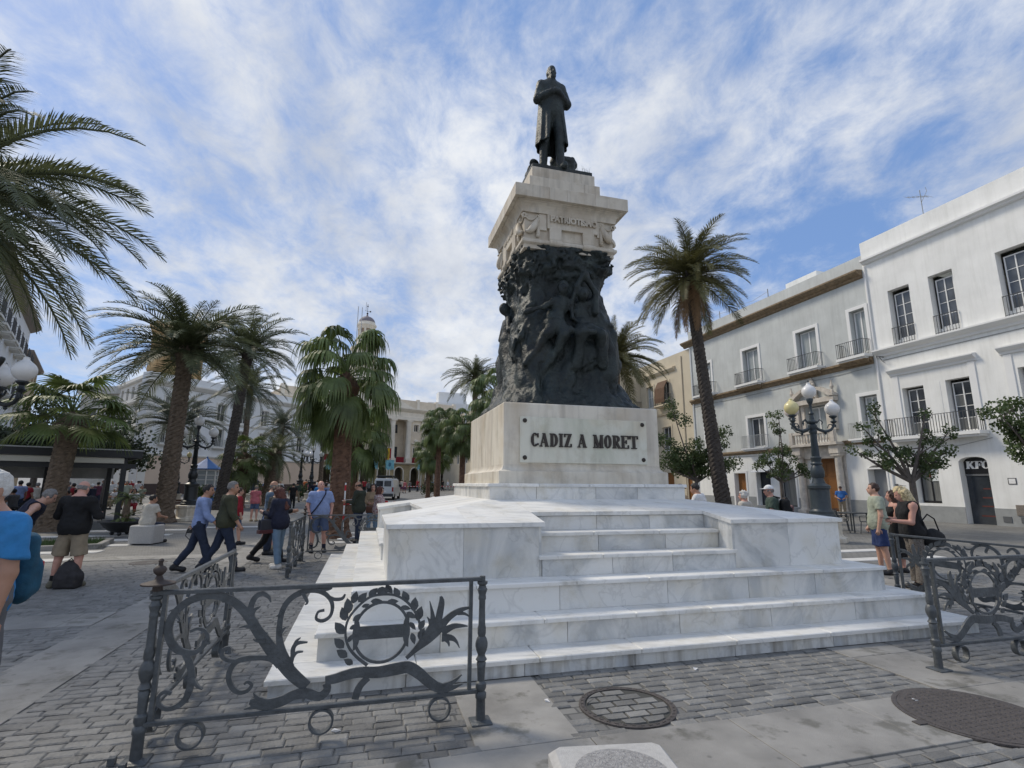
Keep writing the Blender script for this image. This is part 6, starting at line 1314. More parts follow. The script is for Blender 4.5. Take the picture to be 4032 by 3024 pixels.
date_palm('silvery spreading date palm before the white corner building', (-26.1, 40), (-26.1, 40, 6.2), .28, .24, 50, 4.0, 4, m=M_DATEP, tagn='pale', lo=7)
date_palm('small-crowned date palm with drooping fronds before the corner building', (-23.2, 45), (-23.3, 45, 10.0), .26, .22, 56, 3.5, 5, m=M_DATEP, tagn='pale')
date_palm('far date palm low between the town hall and corner building', (-22.4, 50), (-22.4, 50, 7.2), .24, .2, 46, 3.0, 6, m=M_DATEP, tagn='pale')
date_palm('farther date palm just left of the big fan palm trunk', (-19.0, 52), (-19.0, 52, 7.0), .24, .2, 46, 3.0, 7)
date_palm('short date palm with thick brown trunk beside the street globes', (-18.0, 38.5), (-17.6, 38.5, 3.9), .42, .36, 44, 2.6, 8)
fan_palm('large fan palm with shaggy drooping crown and red-brown trunk', (-5.7, 17.5), (-5.75, 17.5, 5.0), .36, .30, 42, 1.28, 11)
fan_palm('second fan palm half hidden behind the large red-brown trunk', (-8.3, 27), (-8.2, 27, 3.9), .30, .26, 42, 1.30, 12)
fan_palm('stiff-leaved fan palm in front of the dark café canopy', (-16.6, 19.0), (-16.35, 19, 3.75), .33, .34, 28, 1.2, 13, key='stiff', droop=.28, tm=M_TRUNK, lo=4)
fan_palm('small bushy fan palm left of the street globes', (-18.6, 36), (-18.5, 36, 3.3), .34, .36, 34, 1.1, 14, key='stiff', droop=.28)
date_palm('date palm rising above the fan palms left of the monument', (-3.3, 46), (-3.35, 46, 11.2), .28, .24, 56, 3.3, 15)
fan_palm('tall fan palm close against the left side of the pedestal', (-1.1, 31), (-1.0, 31, 6.7), .24, .2, 44, 1.15, 16)
fan_palm('fan palm with hanging skirt just left of the white pole', (-3.6, 38), (-3.6, 38, 5.4), .24, .2, 46, 1.15, 17)
fan_palm('fan palm with rounded crown right of the van', (-6.2, 44), (-6.2, 44, 6.3), .22, .2, 42, 1.2, 18)
fan_palm('low fan palm directly beyond the van, near the town hall', (-8.6, 54), (-8.6, 54, 4.6), .22, .18, 36, 1.15, 19)
fan_palm('slim fan palm third from the van towards the monument', (-7.2, 50), (-7.2, 50, 4.4), .2, .18, 36, 1.15, 20)
date_palm('tall curving date palm with dark trunk right of the monument', (9.75, 24), (8.76, 24, 11.9), .36, .26, 88, 3.35, 21, m=M_DATEY, tagn='olive', tm=M_TRUNKD, dead=9, n=50, lmax=.15)
date_palm('date palm half hidden behind the bronze drum on its right', (8.4, 40), (8.3, 40, 11.7), .3, .25, 80, 4.3, 22, m=M_DATEY, tagn='olive', n=50, lmax=.15)
# broad-leaved small trees with lopped branches
M_BARK = mat('grey_bark', (.12, .10, .085), .9, var=.3, vscale=8, bump=.6, bscale=20)
M_LEAF = mat('dark_tree_leaf', (.045, .078, .024), .5, var=.5, vscale=2.2, col2=(.085, .12, .04), leafy=.30)
M_LEAFD = mat('evergreen_leaf', (.030, .046, .020), .5, var=.5, vscale=1.6, col2=(.06, .078, .034), leafy=.30)
def small_tree(label, base, h0, tips, seed, lm=None, leaf=.10, per=70, rad=.34, tr=.09, group=None, spread=1.):
    q = random.Random(seed); bx, by = base; t = thing('small_tree', label, 'tree', (bx, by, gh(by)), 0, group or 'small lopped trees before the facades')
    tm = MB(); tm.tube([(0, 0, -.05), (q.uniform(-.05, .05), 0, h0 * .5), (q.uniform(-.08, .08), 0, h0)], [tr * 1.2, tr, tr * .85], 8); cl = []
    for (x, y, z) in tips:
        x, y = x * spread, y * spread
        mid = Vector((x * .45 + q.uniform(-.15, .15), y * .45, h0 + (z - h0) * .4)); pts = [(0, 0, h0 - .1), tuple(mid), (x, y, z)]; tm.tube(pts, [tr * .6, tr * .4, tr * .12], 6); cl.append((x, y, z, 1.))
        for j in range(4):
            u = q.uniform(.35, .95); b = Vector((0, 0, h0)).lerp(mid, u * 2) if u < .5 else mid.lerp(Vector((x, y, z)), u * 2 - 1); e = b + Vector((q.uniform(-.5, .5), q.uniform(-.5, .5), q.uniform(-.1, .45))); tm.tube([tuple(b), tuple(e)], [tr * .25, tr * .08], 5); cl.append((e.x, e.y, e.z, q.uniform(.6, 1.)))
    tm.build('trunk', M_BARK, t); lf = MB()
    for (x, y, z, s) in cl:
        for _ in range(int(per * s)):
            d = Vector((q.gauss(0, 1), q.gauss(0, 1), q.gauss(0, .8))); d = d.normalized() * rad * s * (q.random() ** .45); c = Vector((x, y, z)) + d; a = Vector((q.gauss(0, 1), q.gauss(0, 1), q.gauss(0, .7) + .2)).normalized(); b = a.orthogonal().normalized(); c2 = a.cross(b); l = leaf * q.uniform(.6, 1.25); w = l * .42
            o = len(lf.v); lf.v += [tuple(c - b * l * .5), tuple(c - b * l * .1 + c2 * w), tuple(c + b * l * .5), tuple(c - b * l * .1 - c2 * w)]; lf.f.append((o, o + 1, o + 2, o + 3)); lf.m.append(0)
    lf.build('crown', lm or M_LEAF, t); return t
small_tree('bushy small tree between the pedestal and the dark palm trunk', (8.9, 25), 2.0, [(-.9, 0, 3.0), (-1.5, .3, 3.9), (-.2, -.3, 3.6), (-.9, 0, 5.6), (.5, .2, 3.2), (1.2, 0, 4.3), (.8, -.3, 2.6), (-.3, .5, 2.7), (1.6, .2, 2.8), (-1.5, -.2, 2.7), (.1, .2, 3.0), (-.6, .3, 3.4)], 31, per=210, rad=.42, leaf=.095, spread=1.2)
small_tree('sparse small tree left of the right-hand lamppost', (13.2, 25.5), 2.0, [(-.6, 0, 3.0), (.2, .2, 3.6), (-.9, 0, 2.7), (.8, 0, 2.6), (.0, -.2, 5.2), (.6, .2, 3.0), (1.1, .1, 2.4), (.1, 0, 4.4)], 32, per=95, rad=.28, leaf=.095, spread=1.25)
small_tree('small forked tree in front of the join of the grey and white buildings', (14.7, 19.2), 2.0, [(-1.2, 0, 3.9), (-.7, .2, 4.5), (-1.5, .1, 3.1), (.6, 0, 3.5), (1.2, .2, 3.0), (.5, -.2, 4.4), (.1, .2, 2.6), (-.9, .2, 3.4), (1.3, 0, 3.8), (.9, .1, 2.5)], 33, per=90, rad=.27, leaf=.09, spread=1.3, tr=.12)
small_tree('dense small tree cut off by the right edge of the picture', (16.3, 15.8), 2.1, [(-1.1, 0, 4.1), (-.5, .2, 4.3), (-.2, .2, 3.3), (.4, 0, 4.4), (-.7, .1, 3.7), (.3, -.3, 2.9), (.9, 0, 3.6), (-.2, 0, 3.9), (.2, .3, 3.6), (-.1, .1, 2.7)], 34, per=130, rad=.33, leaf=.095, spread=1.15)
small_tree('tall dark evergreen behind the café canopy at far left', (-26.5, 29), 2.6, [(x, y, z) for x, y, z in [(-2.4, 0, 4.4), (-1.2, .5, 5.8), (.2, 0, 6.5), (1.3, .4, 5.6), (2.2, 0, 4.6), (0, -.8, 4.4), (-1.3, -.6, 3.8), (1.2, -.6, 3.6), (-2.8, .3, 3.4), (2.8, 0, 3.5), (.5, .5, 5.2), (-.6, 0, 5.0)]], 35, lm=M_LEAFD, per=170, rad=.85, leaf=.17, tr=.16, group='dark evergreens behind the canopy')
small_tree('lower dark evergreen right of the taller one behind the canopy', (-21.3, 27.5), 2.3, [(-1.6, 0, 4.3), (-.5, .3, 5.3), (.6, 0, 4.7), (1.4, .2, 3.9), (0, -.5, 3.7), (-1.2, -.5, 3.4), (2.0, 0, 3.1), (.9, -.3, 3.2)], 36, lm=M_LEAFD, per=150, rad=.75, leaf=.16, tr=.13, group='dark evergreens behind the canopy')

# ================================================================ STREET FURNITURE
M_GREENB = mat('blue_green_iron', (.030, .042, .050), .4, var=.2, vscale=8, bump=.1); M_GREENK = mat('black_green_iron', (.012, .016, .018), .4, var=.2, vscale=8)
M_GLOBE = mat('white_globe', (.72, .71, .69), .25); M_GLOBEP = mat('pinkish_globe', (.66, .58, .54), .25); M_GLOBEY = mat('yellowed_globe', (.68, .60, .30), .25)
def globe_me(m):
    p = [(.055, -.25), (.09, -.22)] + [(.225 * math.sin(t), -.225 * math.cos(t) * .98) for t in [.55 + i * .18 for i in range(12)]] + [(.07, .235), (.055, .27), (.06, .29), (.035, .31), (.001, .312)]
    g = MB().lathe(p, 20); me = g.mesh('globe', m); smooth_angle(me, 50); return me
GL = {}
LAMP_ME = {}
def lamp(label, x, y, rz, cols, m, arms=(0, 2.094, 4.189), marble=True, sc=1., top=True):
    t = thing('street_lamp', label, 'street lamp', (x, y, gh(y)), rz, 'branched globe street lamps'); t.scale = (sc, sc, sc)
    if marble: MB().lathe([(.66, 0), (.66, .14), (.56, .18), (.52, .24), (.52, .60), (.58, .64), (.58, .72), (.50, .74)], 8, ang0=math.pi / 8).build('stone_footing', M_CREAM, t)
    if m.name not in LAMP_ME:
        p = MB().lathe([(.40, .74), (.40, .82), (.36, .86), (.36, .93), (.31, .97), (.29, 1.02), (.29, 1.62), (.33, 1.66), (.33, 1.74), (.20, 1.82), (.17, 1.92), (.16, 1.98), (.20, 2.04), (.21, 2.2), (.17, 2.34), (.14, 2.40), (.17, 2.42), (.17, 2.46), (.14, 2.5), (.15, 2.6), (.17, 2.64), (.13, 2.68)], 12)
        n = 20
        for i in range(n): a = 2 * math.pi * i / n; p.tube([(.105 * math.cos(a), .105 * math.sin(a), 2.68), (.075 * math.cos(a), .075 * math.sin(a), 3.42)], .016, 4)
        p.lathe([(.105, 2.66), (.075, 3.43)], 14).lathe([(.10, 3.42), (.12, 3.46), (.12, 3.52), (.09, 3.56), (.13, 3.62), (.13, 3.70), (.09, 3.75), (.15, 3.80), (.15, 3.84), (.08, 3.90), (.06, 4.05), (.09, 4.10), (.05, 4.16), (.045, 4.40), (.08, 4.46), (.11, 4.56), (.10, 4.60)], 14)
        LAMP_ME[m.name] = p.mesh('post', m); smooth_angle(LAMP_ME[m.name], 35)
        a = MB(); a.tube([(.06, 0, 3.66), (.22, 0, 3.56), (.42, 0, 3.50), (.62, 0, 3.56), (.74, 0, 3.70)], [.045, .05, .05, .045, .04], 8); a.tube([(.74 - .06 * math.cos(u), 0, 3.70 + .06 * math.sin(u)) for u in [i * .5 for i in range(9)]], .018, 6)
        a.tube([(.15, 0, 3.78), (.26, 0, 3.90), (.36, 0, 3.82), (.32, 0, 3.74)], .022, 6); a.ball((.42, 0, 3.44), .04, 8, 6); a.tube([(.74, 0, 3.66), (.74, 0, 3.86)], .035, 8); a.lathe([(.05, 3.78), (.10, 3.84), (.06, 3.88), (.05, 3.94), (.12, 4.0), (.12, 4.03)], 12, (.74, 0)); a.tube([(.50, 0, 3.62), (.56, 0, 3.74), (.66, 0, 3.74), (.70, 0, 3.66)], .02, 6)
        LAMP_ME[m.name, 'arm'] = a.mesh('arm', m); smooth_angle(LAMP_ME[m.name, 'arm'], 40); LAMP_ME[m.name, 'fin'] = MB().lathe([(.02, 0), (.03, .03), (.012, .05), (.02, .08), (.001, .11)], 8).mesh('finial', m)
    link('post', LAMP_ME[m.name], t)
    for c in set(cols):
        if c.name not in GL: GL[c.name] = globe_me(c)
    gs = []
    for i, an in enumerate(arms):
        a = link('arm', LAMP_ME[m.name, 'arm'], t); a.rotation_euler[2] = an; g = link('globe', GL[cols[i].name], a, (.74, 0, 4.27)); gs.append(g)
    if top: gs.append(link('globe', GL[cols[-1].name], t, (0, 0, 4.84)))
    for g in gs:
        if g.parent == t: link('finial', LAMP_ME[m.name, 'fin'], g, (0, 0, .305))
    return t
lamp('four-globe lamppost with one yellowed globe before the carved portal', 9.98, 17.0, .05, [M_GLOBE, M_GLOBEP, M_GLOBEY, M_GLOBE], M_GREENB, arms=(.0, 1.9, 3.3))
lamp('dark four-globe lamppost on a stone footing beside the broad date palm', -15.0, 24.6, 0, [M_GLOBE, M_GLOBE, M_GLOBE, M_GLOBE], M_GREENK, arms=(.1, 3.2, 4.1), sc=.96)
lamp('lamppost at the left edge showing one big pale globe', -10.62, 10.35, .0, [M_GLOBE, M_GLOBE, M_GLOBE, M_GLOBE], M_GREENK, arms=(-.15, 2.2, 4.0), sc=.925, top=False)
lamp('far lamppost with white globe rising through the bushy fan palm', -20.6, 42.0, .3, [M_GLOBE] * 4, M_GREENB)
lamp('far lamppost with yellow globe left of the large fan palm', -20.2, 50.0, 1.2, [M_GLOBEY, M_GLOBE, M_GLOBE, M_GLOBE], M_GREENK)
lamp('distant lamppost against the arcade, left of the fan palm trunk', -17.6, 46.0, 2.2, [M_GLOBE] * 4, M_GREENK, sc=.95)
lamp('dark lamppost half hidden behind the stout leaning palm trunk', -27.5, 43.0, .5, [M_GLOBEY, M_GLOBE, M_GLOBE, M_GLOBE], M_GREENK, sc=.9)
granite_cube('pale granite block at the bottom edge with a rough disc on top', (.52, 2.66, 0), PHI * .4, .60, .60, .42, True)
granite_cube('pale granite block on which the man in the cream shirt sits', (-10.55, 15.45, 0), .1, .66, .6, .52, False)
# bowl planter with cycads
pl = thing('bowl_planter', 'wide dark iron bowl planter with two tiers of palm leaves', 'planter', (-12.95, 17.8, 0), .3)
b_ = MB().lathe([(.02, .10), (.25, .10), (.42, .16), (.56, .28), (.66, .42), (.74, .44), (.74, .47), (.64, .47), (.55, .36), (.02, .36)], 28); me = b_.mesh('bowl', mat('dark_bowl_iron', (.022, .023, .025), .5)); smooth_angle(me, 40); link('bowl', me, pl)
for i in range(4): MB().ball((.32 * math.cos(i * 1.571), .32 * math.sin(i * 1.571), .07), .07, 8, 6).build('foot', MATS['dark_bowl_iron'], pl)
MB().lathe([(.10, .36), (.12, .7), (.09, 1.0), (.11, 1.22)], 9).build('stem', M_TRUNK, pl)
fs = frond_set(M_FAN, 'cycad', 30, .018, .13)
for k, (n_, z_, s_, l0, l1) in enumerate(((30, 1.22, .62, 3, 7), (34, .50, .60, 2, 7))):
    for i in range(n_): o = link('frond', fs[R.randint(l0, l1)][i % 2], pl, (0, 0, z_)); o.rotation_euler = (0, 0, i * 2.4); o.scale = (s_ * R.uniform(.8, 1.15),) * 3
gp = thing('grass_bed', 'small kerbed grass bed behind the man in the black sweater', 'planting bed', (-12.1, 14.6, 0), .5)
kb = MB()
for r_ in ((-.9, .9, -.9, -.75), (-.9, .9, .75, .9), (-.9, -.75, -.749, .749), (.75, .9, -.749, .749)): MB().cbox(*r_, -.05, .12, .015).build('kerb', M_SLAB, gp)
gr = MB()
for i in range(900):
    x, y = R.uniform(-.74, .74), R.uniform(-.74, .74); a = R.uniform(0, 6.28); h = R.uniform(.08, .2); o = len(gr.v); gr.v += [(x - .012 * math.cos(a), y - .012 * math.sin(a), .04), (x + .012 * math.cos(a), y + .012 * math.sin(a), .04), (x + R.uniform(-.06, .06), y + R.uniform(-.06, .06), .04 + h)]; gr.f.append((o, o + 1, o + 2)); gr.m.append(0)
o = gr.build('grass', mat('grass_blade', (.05, .09, .02), .7, var=.3), gp); o['kind'] = 'stuff'
# café canopy at left
CA = thing('cafe_canopy', 'long dark café canopy with cream roller blinds at the left', 'canopy', (-16.45, 22.1, 0), math.atan2(-.68, -.73))
# local x runs from the right-hand corner to the left, towards the camera side; +y faces the camera
M_CAN = mat('canopy_charcoal', (.020, .022, .025), .45); M_BLIND = mat('cream_blind', (.60, .58, .50), .7)
MB().cbox(-.5, 12, -5.2, .35, 2.92, 3.02, .01).build('roof', M_CAN, CA); MB().cbox(-.55, 12, .351, .42, 2.74, 3.06, .01).build('fascia', M_CAN, CA); MB().box(-.55, 12, .421, .44, 3.03, 3.075).build('flashing', mat('zinc_edge', (.45, .46, .46), .4), CA); MB().cbox(-.55, -.48, -5.2, .35, 2.74, 2.919, .01).build('fascia', M_CAN, CA)
for x0_ in (0.05, 2.35, 4.7, 7.1): MB().cbox(x0_, x0_ + 2.15, .28, .349, 2.50, 2.735, .03).build('roller_blind', M_BLIND, CA)
MB().box(-.4, 12, .0, .2, 2.30, 2.49).build('beam', M_CAN, CA)
for x_ in (.0, 2.3, 4.62, 7.0, 9.4):
    for y_ in (.1, -4.9): MB().cbox(x_ - .09, x_ + .09, y_ - .09, y_ + .09, 0, 2.92, .01).build('post', M_CAN, CA)
MB().box(-.2, 12, -5.15, -5.1, 1.9, 2.7).build('back_panel', mat('pale_banner', (.42, .42, .40), .7, var=.3, vscale=1.5), CA)
def cafe_table(label, x, y, rz, m, group):
    t = thing('cafe_table', label, 'table', (x, y, gh(y)), rz, group); MB().cbox(-.4, .4, -.4, .4, .70, .735, .008).build('table_top', m, t)
    for sx in (-.34, .34):
        for sy in (-.34, .34): MB().box(sx - .018, sx + .018, sy - .018, sy + .018, 0, .70).build('leg', m, t)
    return t
CH_ME = {}
def cafe_chair(label, x, y, rz, m, group):
    t = thing('cafe_chair', label, 'chair', (x, y, gh(y)), rz, group)
    if m.name not in CH_ME:
        C_ = {}; C_['seat'] = [MB().cbox(-.22, .22, -.2, .22, .42, .45, .008)]
        C_['leg'] = [MB().tube([(sx * .2, sy * .18, .43), (sx * .23, sy * .22, 0)], .016, 6) for sx in (-1, 1) for sy in (-1, 1)]
        C_['back_frame'] = [MB().tube([(-.21, -.2, .42), (-.22, -.27, .82), (.22, -.27, .82), (.21, -.2, .42)], .016, 6)]; C_['slat'] = [MB().cbox(-.15 + i * .075, -.11 + i * .075, -.265, -.245, .47, .81, .004) for i in range(5)]
        C_['armrest'] = [MB().tube([(sx * .22, -.24, .64), (sx * .245, .0, .65), (sx * .235, .2, .62), (sx * .22, .2, .43)], .016, 6) for sx in (-1, 1)]
        CH_ME[m.name] = {k: [q.mesh(k, m) for q in v] for k, v in C_.items()}
    for k, v in CH_ME[m.name].items():
        for me in v: link(k, me, t)
    return t
M_CHG = mat('dark_grey_plastic', (.035, .042, .048), .5)
cafe_table('dark café table beside the right-hand marble block', 13.25, 20.6, .3, M_CHG, 'café tables by the right-hand facades'); cafe_table('café table hidden behind the seated man in the patterned shirt', 9.4, 17.9, .3, M_CHG, 'café tables by the right-hand facades')
for i, (x, y, a, lb) in enumerate(((12.55, 20.3, -1.4, 'grey slatted café chair left of the dark table'), (13.35, 19.75, .2, 'grey slatted café chair at the front of the dark table'), (13.95, 20.0, .6, 'grey slatted café chair at the right front of the dark table'), (13.2, 21.4, 3.2, 'grey slatted café chair behind the dark table'), (9.05, 17.25, -.5, 'café chair under the man in the patterned shirt'))): cafe_chair(lb, x, y, a, M_CHG, 'slatted café chairs at right')
for i, (lx, ly, n_) in enumerate(((1.2, -1.2, 'nearest the corner post'), (3.2, -1.6, 'second from the corner post'), (5.2, -1.1, 'third from the corner post'), (2.2, -3.4, 'at the back near the corner post'), (5.0, -3.6, 'at the back farther left'))):
    cs, sn = -.73, -.68; x, y = -16.45 + lx * cs - ly * sn, 22.1 + lx * sn + ly * cs
    cafe_table('black café table under the canopy, ' + n_, x, y, .8, M_BLACK, 'café tables under the canopy')
    for j in range(2): cafe_chair('black café chair %s the table %s' % (('left of', 'right of')[j], n_), x + (-.75, .75)[j], y + (.1, -.1)[j], (-1.5, 1.5)[j], M_BLACK, 'café chairs under the canopy')
# blue kiosk
KI = thing('ticket_kiosk', 'small white and blue octagonal kiosk with pointed blue roof', 'kiosk', (-26.95, 46, gh(46)), .2)
M_BLUE = mat('kiosk_blue', (.035, .13, .36), .5, var=.1); A8 = math.pi / 8
MB().lathe([(1.02, 0), (1.02, 1.0), (1.06, 1.02), (1.06, 1.1)], 8, ang0=A8).build('base', M_BLUE, KI); MB().lathe([(.93, 1.1), (.93, 2.55)], 8, ang0=A8).build('glazing', mat('kiosk_glass', (.30, .34, .36), .2), KI)
for i in range(8):
    a = A8 + i * math.pi / 4; fr_ = MB(); ca, sa = math.cos(a), math.sin(a); fr_.box(-.05, .05, -.05, .05, 1.1, 2.55); fr_.xf(lambda p: (p[0] * ca - p[1] * sa + .97 * ca, p[0] * sa + p[1] * ca + .97 * sa, p[2])).build('mullion', M_WHITEP, KI)
    a2_ = i * math.pi / 4; ca, sa = math.cos(a2_), math.sin(a2_)
    for z_ in (1.12, 1.75, 2.15): MB().box(.875, .905, -.36, .36, z_, z_ + .05).xf(lambda p: (p[0] * ca - p[1] * sa, p[0] * sa + p[1] * ca, p[2])).build('glazing_bar', M_WHITEP, KI)
    MB().box(.945, .96, -.25, .25, .3, .85).xf(lambda p: (p[0] * ca - p[1] * sa, p[0] * sa + p[1] * ca, p[2])).build('base_panel', M_WHITEP, KI)
MB().lathe([(1.0, 2.55), (1.0, 2.66)], 8, ang0=A8).build('fascia', M_WHITEP, KI); MB().lathe([(1.22, 2.66), (1.22, 2.74), (.62, 3.2), (.1, 3.62), (.05, 3.66), (.08, 3.72), (.001, 3.86)], 8, ang0=A8).build('roof', M_BLUE, KI)
# white van
VN = thing('white_van', 'white van seen from behind with a black roof rack', 'van', (-12.1, 51.4, gh(50)), .06)
M_VAN = mat('van_white', (.62, .64, .65), .25, spec=.6); M_TYRE = mat('tyre_rubber', (.015, .015, .016), .8); M_TAIL = mat('tail_light_red', (.30, .015, .012), .25)
def vprof(y):
    return None
vb = MB(); sec = [(-2.35, .30, 1.90, .95), (-2.30, .28, 1.96, .965), (.6, .28, 1.98, .97), (1.15, .28, 1.90, .96), (1.75, .30, 1.25, .95), (2.25, .32, 1.05, .92), (2.42, .42, .85, .86)]
for y, z0_, z1_, hw_ in sec: tw_ = hw_ * (.86 if z1_ > 1.3 else .9); zm = z0_ + (z1_ - z0_) * .5; vb.v += [(-hw_ * .96, y, z0_), (hw_ * .96, y, z0_), (hw_, y, zm), (tw_, y, z1_ - .10), (tw_ - .12, y, z1_), (-tw_ + .12, y, z1_), (-tw_, y, z1_ - .10), (-hw_, y, zm)]
vb.f = [(i * 8 + (j + 1) % 8, i * 8 + j, i * 8 + 8 + j, i * 8 + 8 + (j + 1) % 8) for i in range(6) for j in range(8)] + [tuple(range(8)), tuple(48 + 7 - j for j in range(8))]; vb.m = [0] * len(vb.f); vb.build('body', M_VAN, VN)
for x0_, x1_ in ((-.76, -.03), (.03, .76)):
    d_ = MB().cbox(x0_, x1_, -2.372, -2.352, .62, 1.84, .01).build('rear_door', M_VAN, VN); MB().cbox(x0_ + (.06 if x0_ < 0 else .03), x1_ - (.03 if x0_ < 0 else .06), -2.382, -2.373, 1.22, 1.74, .01).build('window', M_GLASS, d_)
MB().box(-.06, .06, -2.40, -2.384, .98, 1.06).build('handle', M_BLACK, VN); MB().box(-.26, .26, -2.384, -2.373, .72, .84).build('number_plate', M_WHITEP, VN); MB().cbox(-.92, .92, -2.46, -2.36, .30, .56, .02).build('bumper', mat('van_bumper', (.05, .05, .055), .6), VN)
for sx in (-1, 1):
    MB().cbox(*sorted((sx * .78, sx * .93)), -2.385, -2.352, .75, 1.15, .01).build('tail_light', M_TAIL, VN)
    for y_ in (-1.55, 1.45): w_ = MB().lathe([(.31, -.11), (.33, -.06), (.33, .06), (.31, .11)], 20).xf(lambda p: (p[2] + sx * .83, p[0] + y_, p[1] + .33)).build('wheel', M_TYRE, VN)
    MB().cbox(*sorted((sx * .97, sx * 1.16)), 1.05, 1.15, 1.15, 1.42, .02).build('mirror', M_BLACK, VN); MB().box(*sorted((sx * .955, sx * .965)), .75, 1.35, 1.2, 1.62).build('side_window', M_GLASS, VN)
    MB().tube([(sx * .72, -2.2, 2.08), (sx * .72, .5, 2.08)], .025, 6).build('rack_rail', M_BLACK, VN)
for y_ in (-2.1, -1.3, -.5, .3): MB().box(-.78, .78, y_ - .03, y_ + .03, 2.06, 2.14).build('rack_bar', M_BLACK, VN)
MB().cbox(-.7, .7, -2.15, -.3, 2.14, 2.24, .02).build('rack_load', M_BLACK, VN)
# barrier tape between posts
M_TAPE = bpy.data.materials.new('barrier_tape'); M_TAPE.use_nodes = True; t_ = M_TAPE.node_tree; g_ = t_.nodes.new('ShaderNodeNewGeometry'); w_ = t_.nodes.new('ShaderNodeTexWave'); w_.inputs['Scale'].default_value = .9; t_.links.new(g_.outputs['Position'], w_.inputs['Vector']); r_ = t_.nodes.new('ShaderNodeValToRGB'); r_.color_ramp.interpolation = 'CONSTANT'; r_.color_ramp.elements[0].color = (.62, .60, .58, 1); r_.color_ramp.elements[1].position = .5; r_.color_ramp.elements[1].color = (.50, .02, .03, 1); t_.links.new(w_.outputs[0], r_.inputs[0]); t_.links.new(r_.outputs[0], t_.nodes['Principled BSDF'].inputs['Base Color'])
def tape(label, pts):
    t = thing('barrier_tape', label, 'tape', pts[0], 0, 'red and white barrier tapes'); mb = MB(); o = pts[0]; P = []
    for i in range(len(pts) - 1):
        for j in range(6):
            u = j / 6; P.append((pts[i][0] + (pts[i + 1][0] - pts[i][0]) * u - o[0], pts[i][1] + (pts[i + 1][1] - pts[i][1]) * u - o[1], pts[i][2] + (pts[i + 1][2] - pts[i][2]) * u - .25 * u * (1 - u) - o[2]))
    P.append(tuple(pts[-1][k] - o[k] for k in range(3))); n = len(P)
    mb.v = [(x, y, z - .04) for x, y, z in P] + [(x, y, z + .04) for x, y, z in P] + [(x, y + .003, z - .04) for x, y, z in P] + [(x, y + .003, z + .04) for x, y, z in P]; mb.f = [q for i in range(n - 1) for q in ((i, i + 1, n + i + 1, n + i), (2 * n + i + 1, 2 * n + i, 3 * n + i, 3 * n + i + 1))]; mb.m = [0] * len(mb.f); mb.build('strip', M_TAPE, t)
tape('red and white tape strung right of the large fan palm trunk', [(-5.4, 17.3, 1.10), (-4.45, 18.2, 1.12), (-1.2, 19.5, 1.05)])
tape('red and white tape crossing the square beyond the van', [(-13.5, 62, 1.5), (-8.6, 62, 1.5), (-3, 62, 1.5)])
bp = thing('barrier_post', 'white and red post by the large fan palm trunk holding the tape', 'post', (-5.30, 16.75, 0), 0); MB().lathe([(.16, 0), (.16, .03), (.025, .05), (.025, 1.75)], 10).build('pole', M_WHITEP, bp)
for z_ in (.6, 1.05, 1.5): MB().lathe([(.0265, z_), (.0265, z_ + .18)], 10, cap=False).build('red_band', mat('red_band', (.48, .02, .03), .5), bp)
# banners near the arcade
M_BAN = mat('pale_blue_banner', (.17, .42, .50), .7, var=.25, vscale=4)
for i, (x, y, lb) in enumerate(((-29.2, 84, 'left of the large fan palm trunk'), (-22.6, 85, 'left of the white van roof'), (-20.4, 87, 'above the white van roof'), (-15.6, 90, 'between the small palms near the pedestal'))):
    t = thing('street_banner', 'pale blue swallow-tailed banner on a pole, ' + lb, 'banner', (x, y, gh(y)), .5, 'pale blue banners before the arcade'); MB().tube([(0, 0, 0), (0, 0, 5.2)], .05, 6).build('pole', M_WHITEP, t)
    P = [(-.75, 4.9), (.75, 4.9), (.75, 3.2), (.45, 3.5), (.2, 3.15), (0, 3.5), (-.25, 3.15), (-.5, 3.5), (-.75, 3.2)]; MB().hexa([(a_, -.08 + .03, z_) for a_, z_ in P][::-1], [(a_, -.08, z_) for a_, z_ in P][::-1]).build('cloth', M_BAN, t)
    MB().hexa([(a_ * .22, -.086, z_) for a_, z_ in ((-1, 4.0), (0, 3.75), (1, 4.0), (1, 4.45), (-1, 4.45))][::-1], [(a_ * .22, -.092, z_) for a_, z_ in ((-1, 4.0), (0, 3.75), (1, 4.0), (1, 4.45), (-1, 4.45))][::-1]).build('emblem', mat('banner_emblem', (.05, .16, .24), .7), t)
fl_ = thing('flag', 'yellow and dark flag hanging from the town hall balcony', 'flag', (-22.9, 93.0, 5.6), .5); MB().tube([(0, 0, 0), (.3, -.9, 2.6)], .05, 6).build('staff', M_WHITEP, fl_)
for i, (m_, w_) in enumerate(((mat('flag_red', (.30, .02, .02), .8), .0), (mat('flag_yellow', (.60, .40, .03), .8), .28), (MATS['flag_red'], .62))): MB().box(.1 + w_, .1 + w_ + (.34 if i == 1 else .28), -1.0, -.9, .0, 2.4).build('stripe', m_, fl_)
pw = thing('white_pole', 'slim white flagpole left of the pedestal', 'pole', (-3.62, 40, gh(40)), 0); MB().lathe([(.12, 0), (.10, .3), (.09, 6.5), (.05, 8)], 10).build('pole', M_WHITEP, pw)
tp_ = thing('white_tarp', 'crumpled white sheet lying flat right of the van', 'tarp', (-6.1, 49.5, gh(49.5)), 0); V, F = mesh_sdf(lambda P: union([sd_ell(P, (0, 0, .05), (1.6, .7, .18)), sd_ell(P, (-.9, .1, .1), (.6, .4, .22))], .2) + (vnoise(P, 3) - .5) * .12, (-1.8, -.9, 0), (1.8, .9, .35), .07); link('sheet', np_mesh('sheet', V, F, M_WHITEP), tp_)
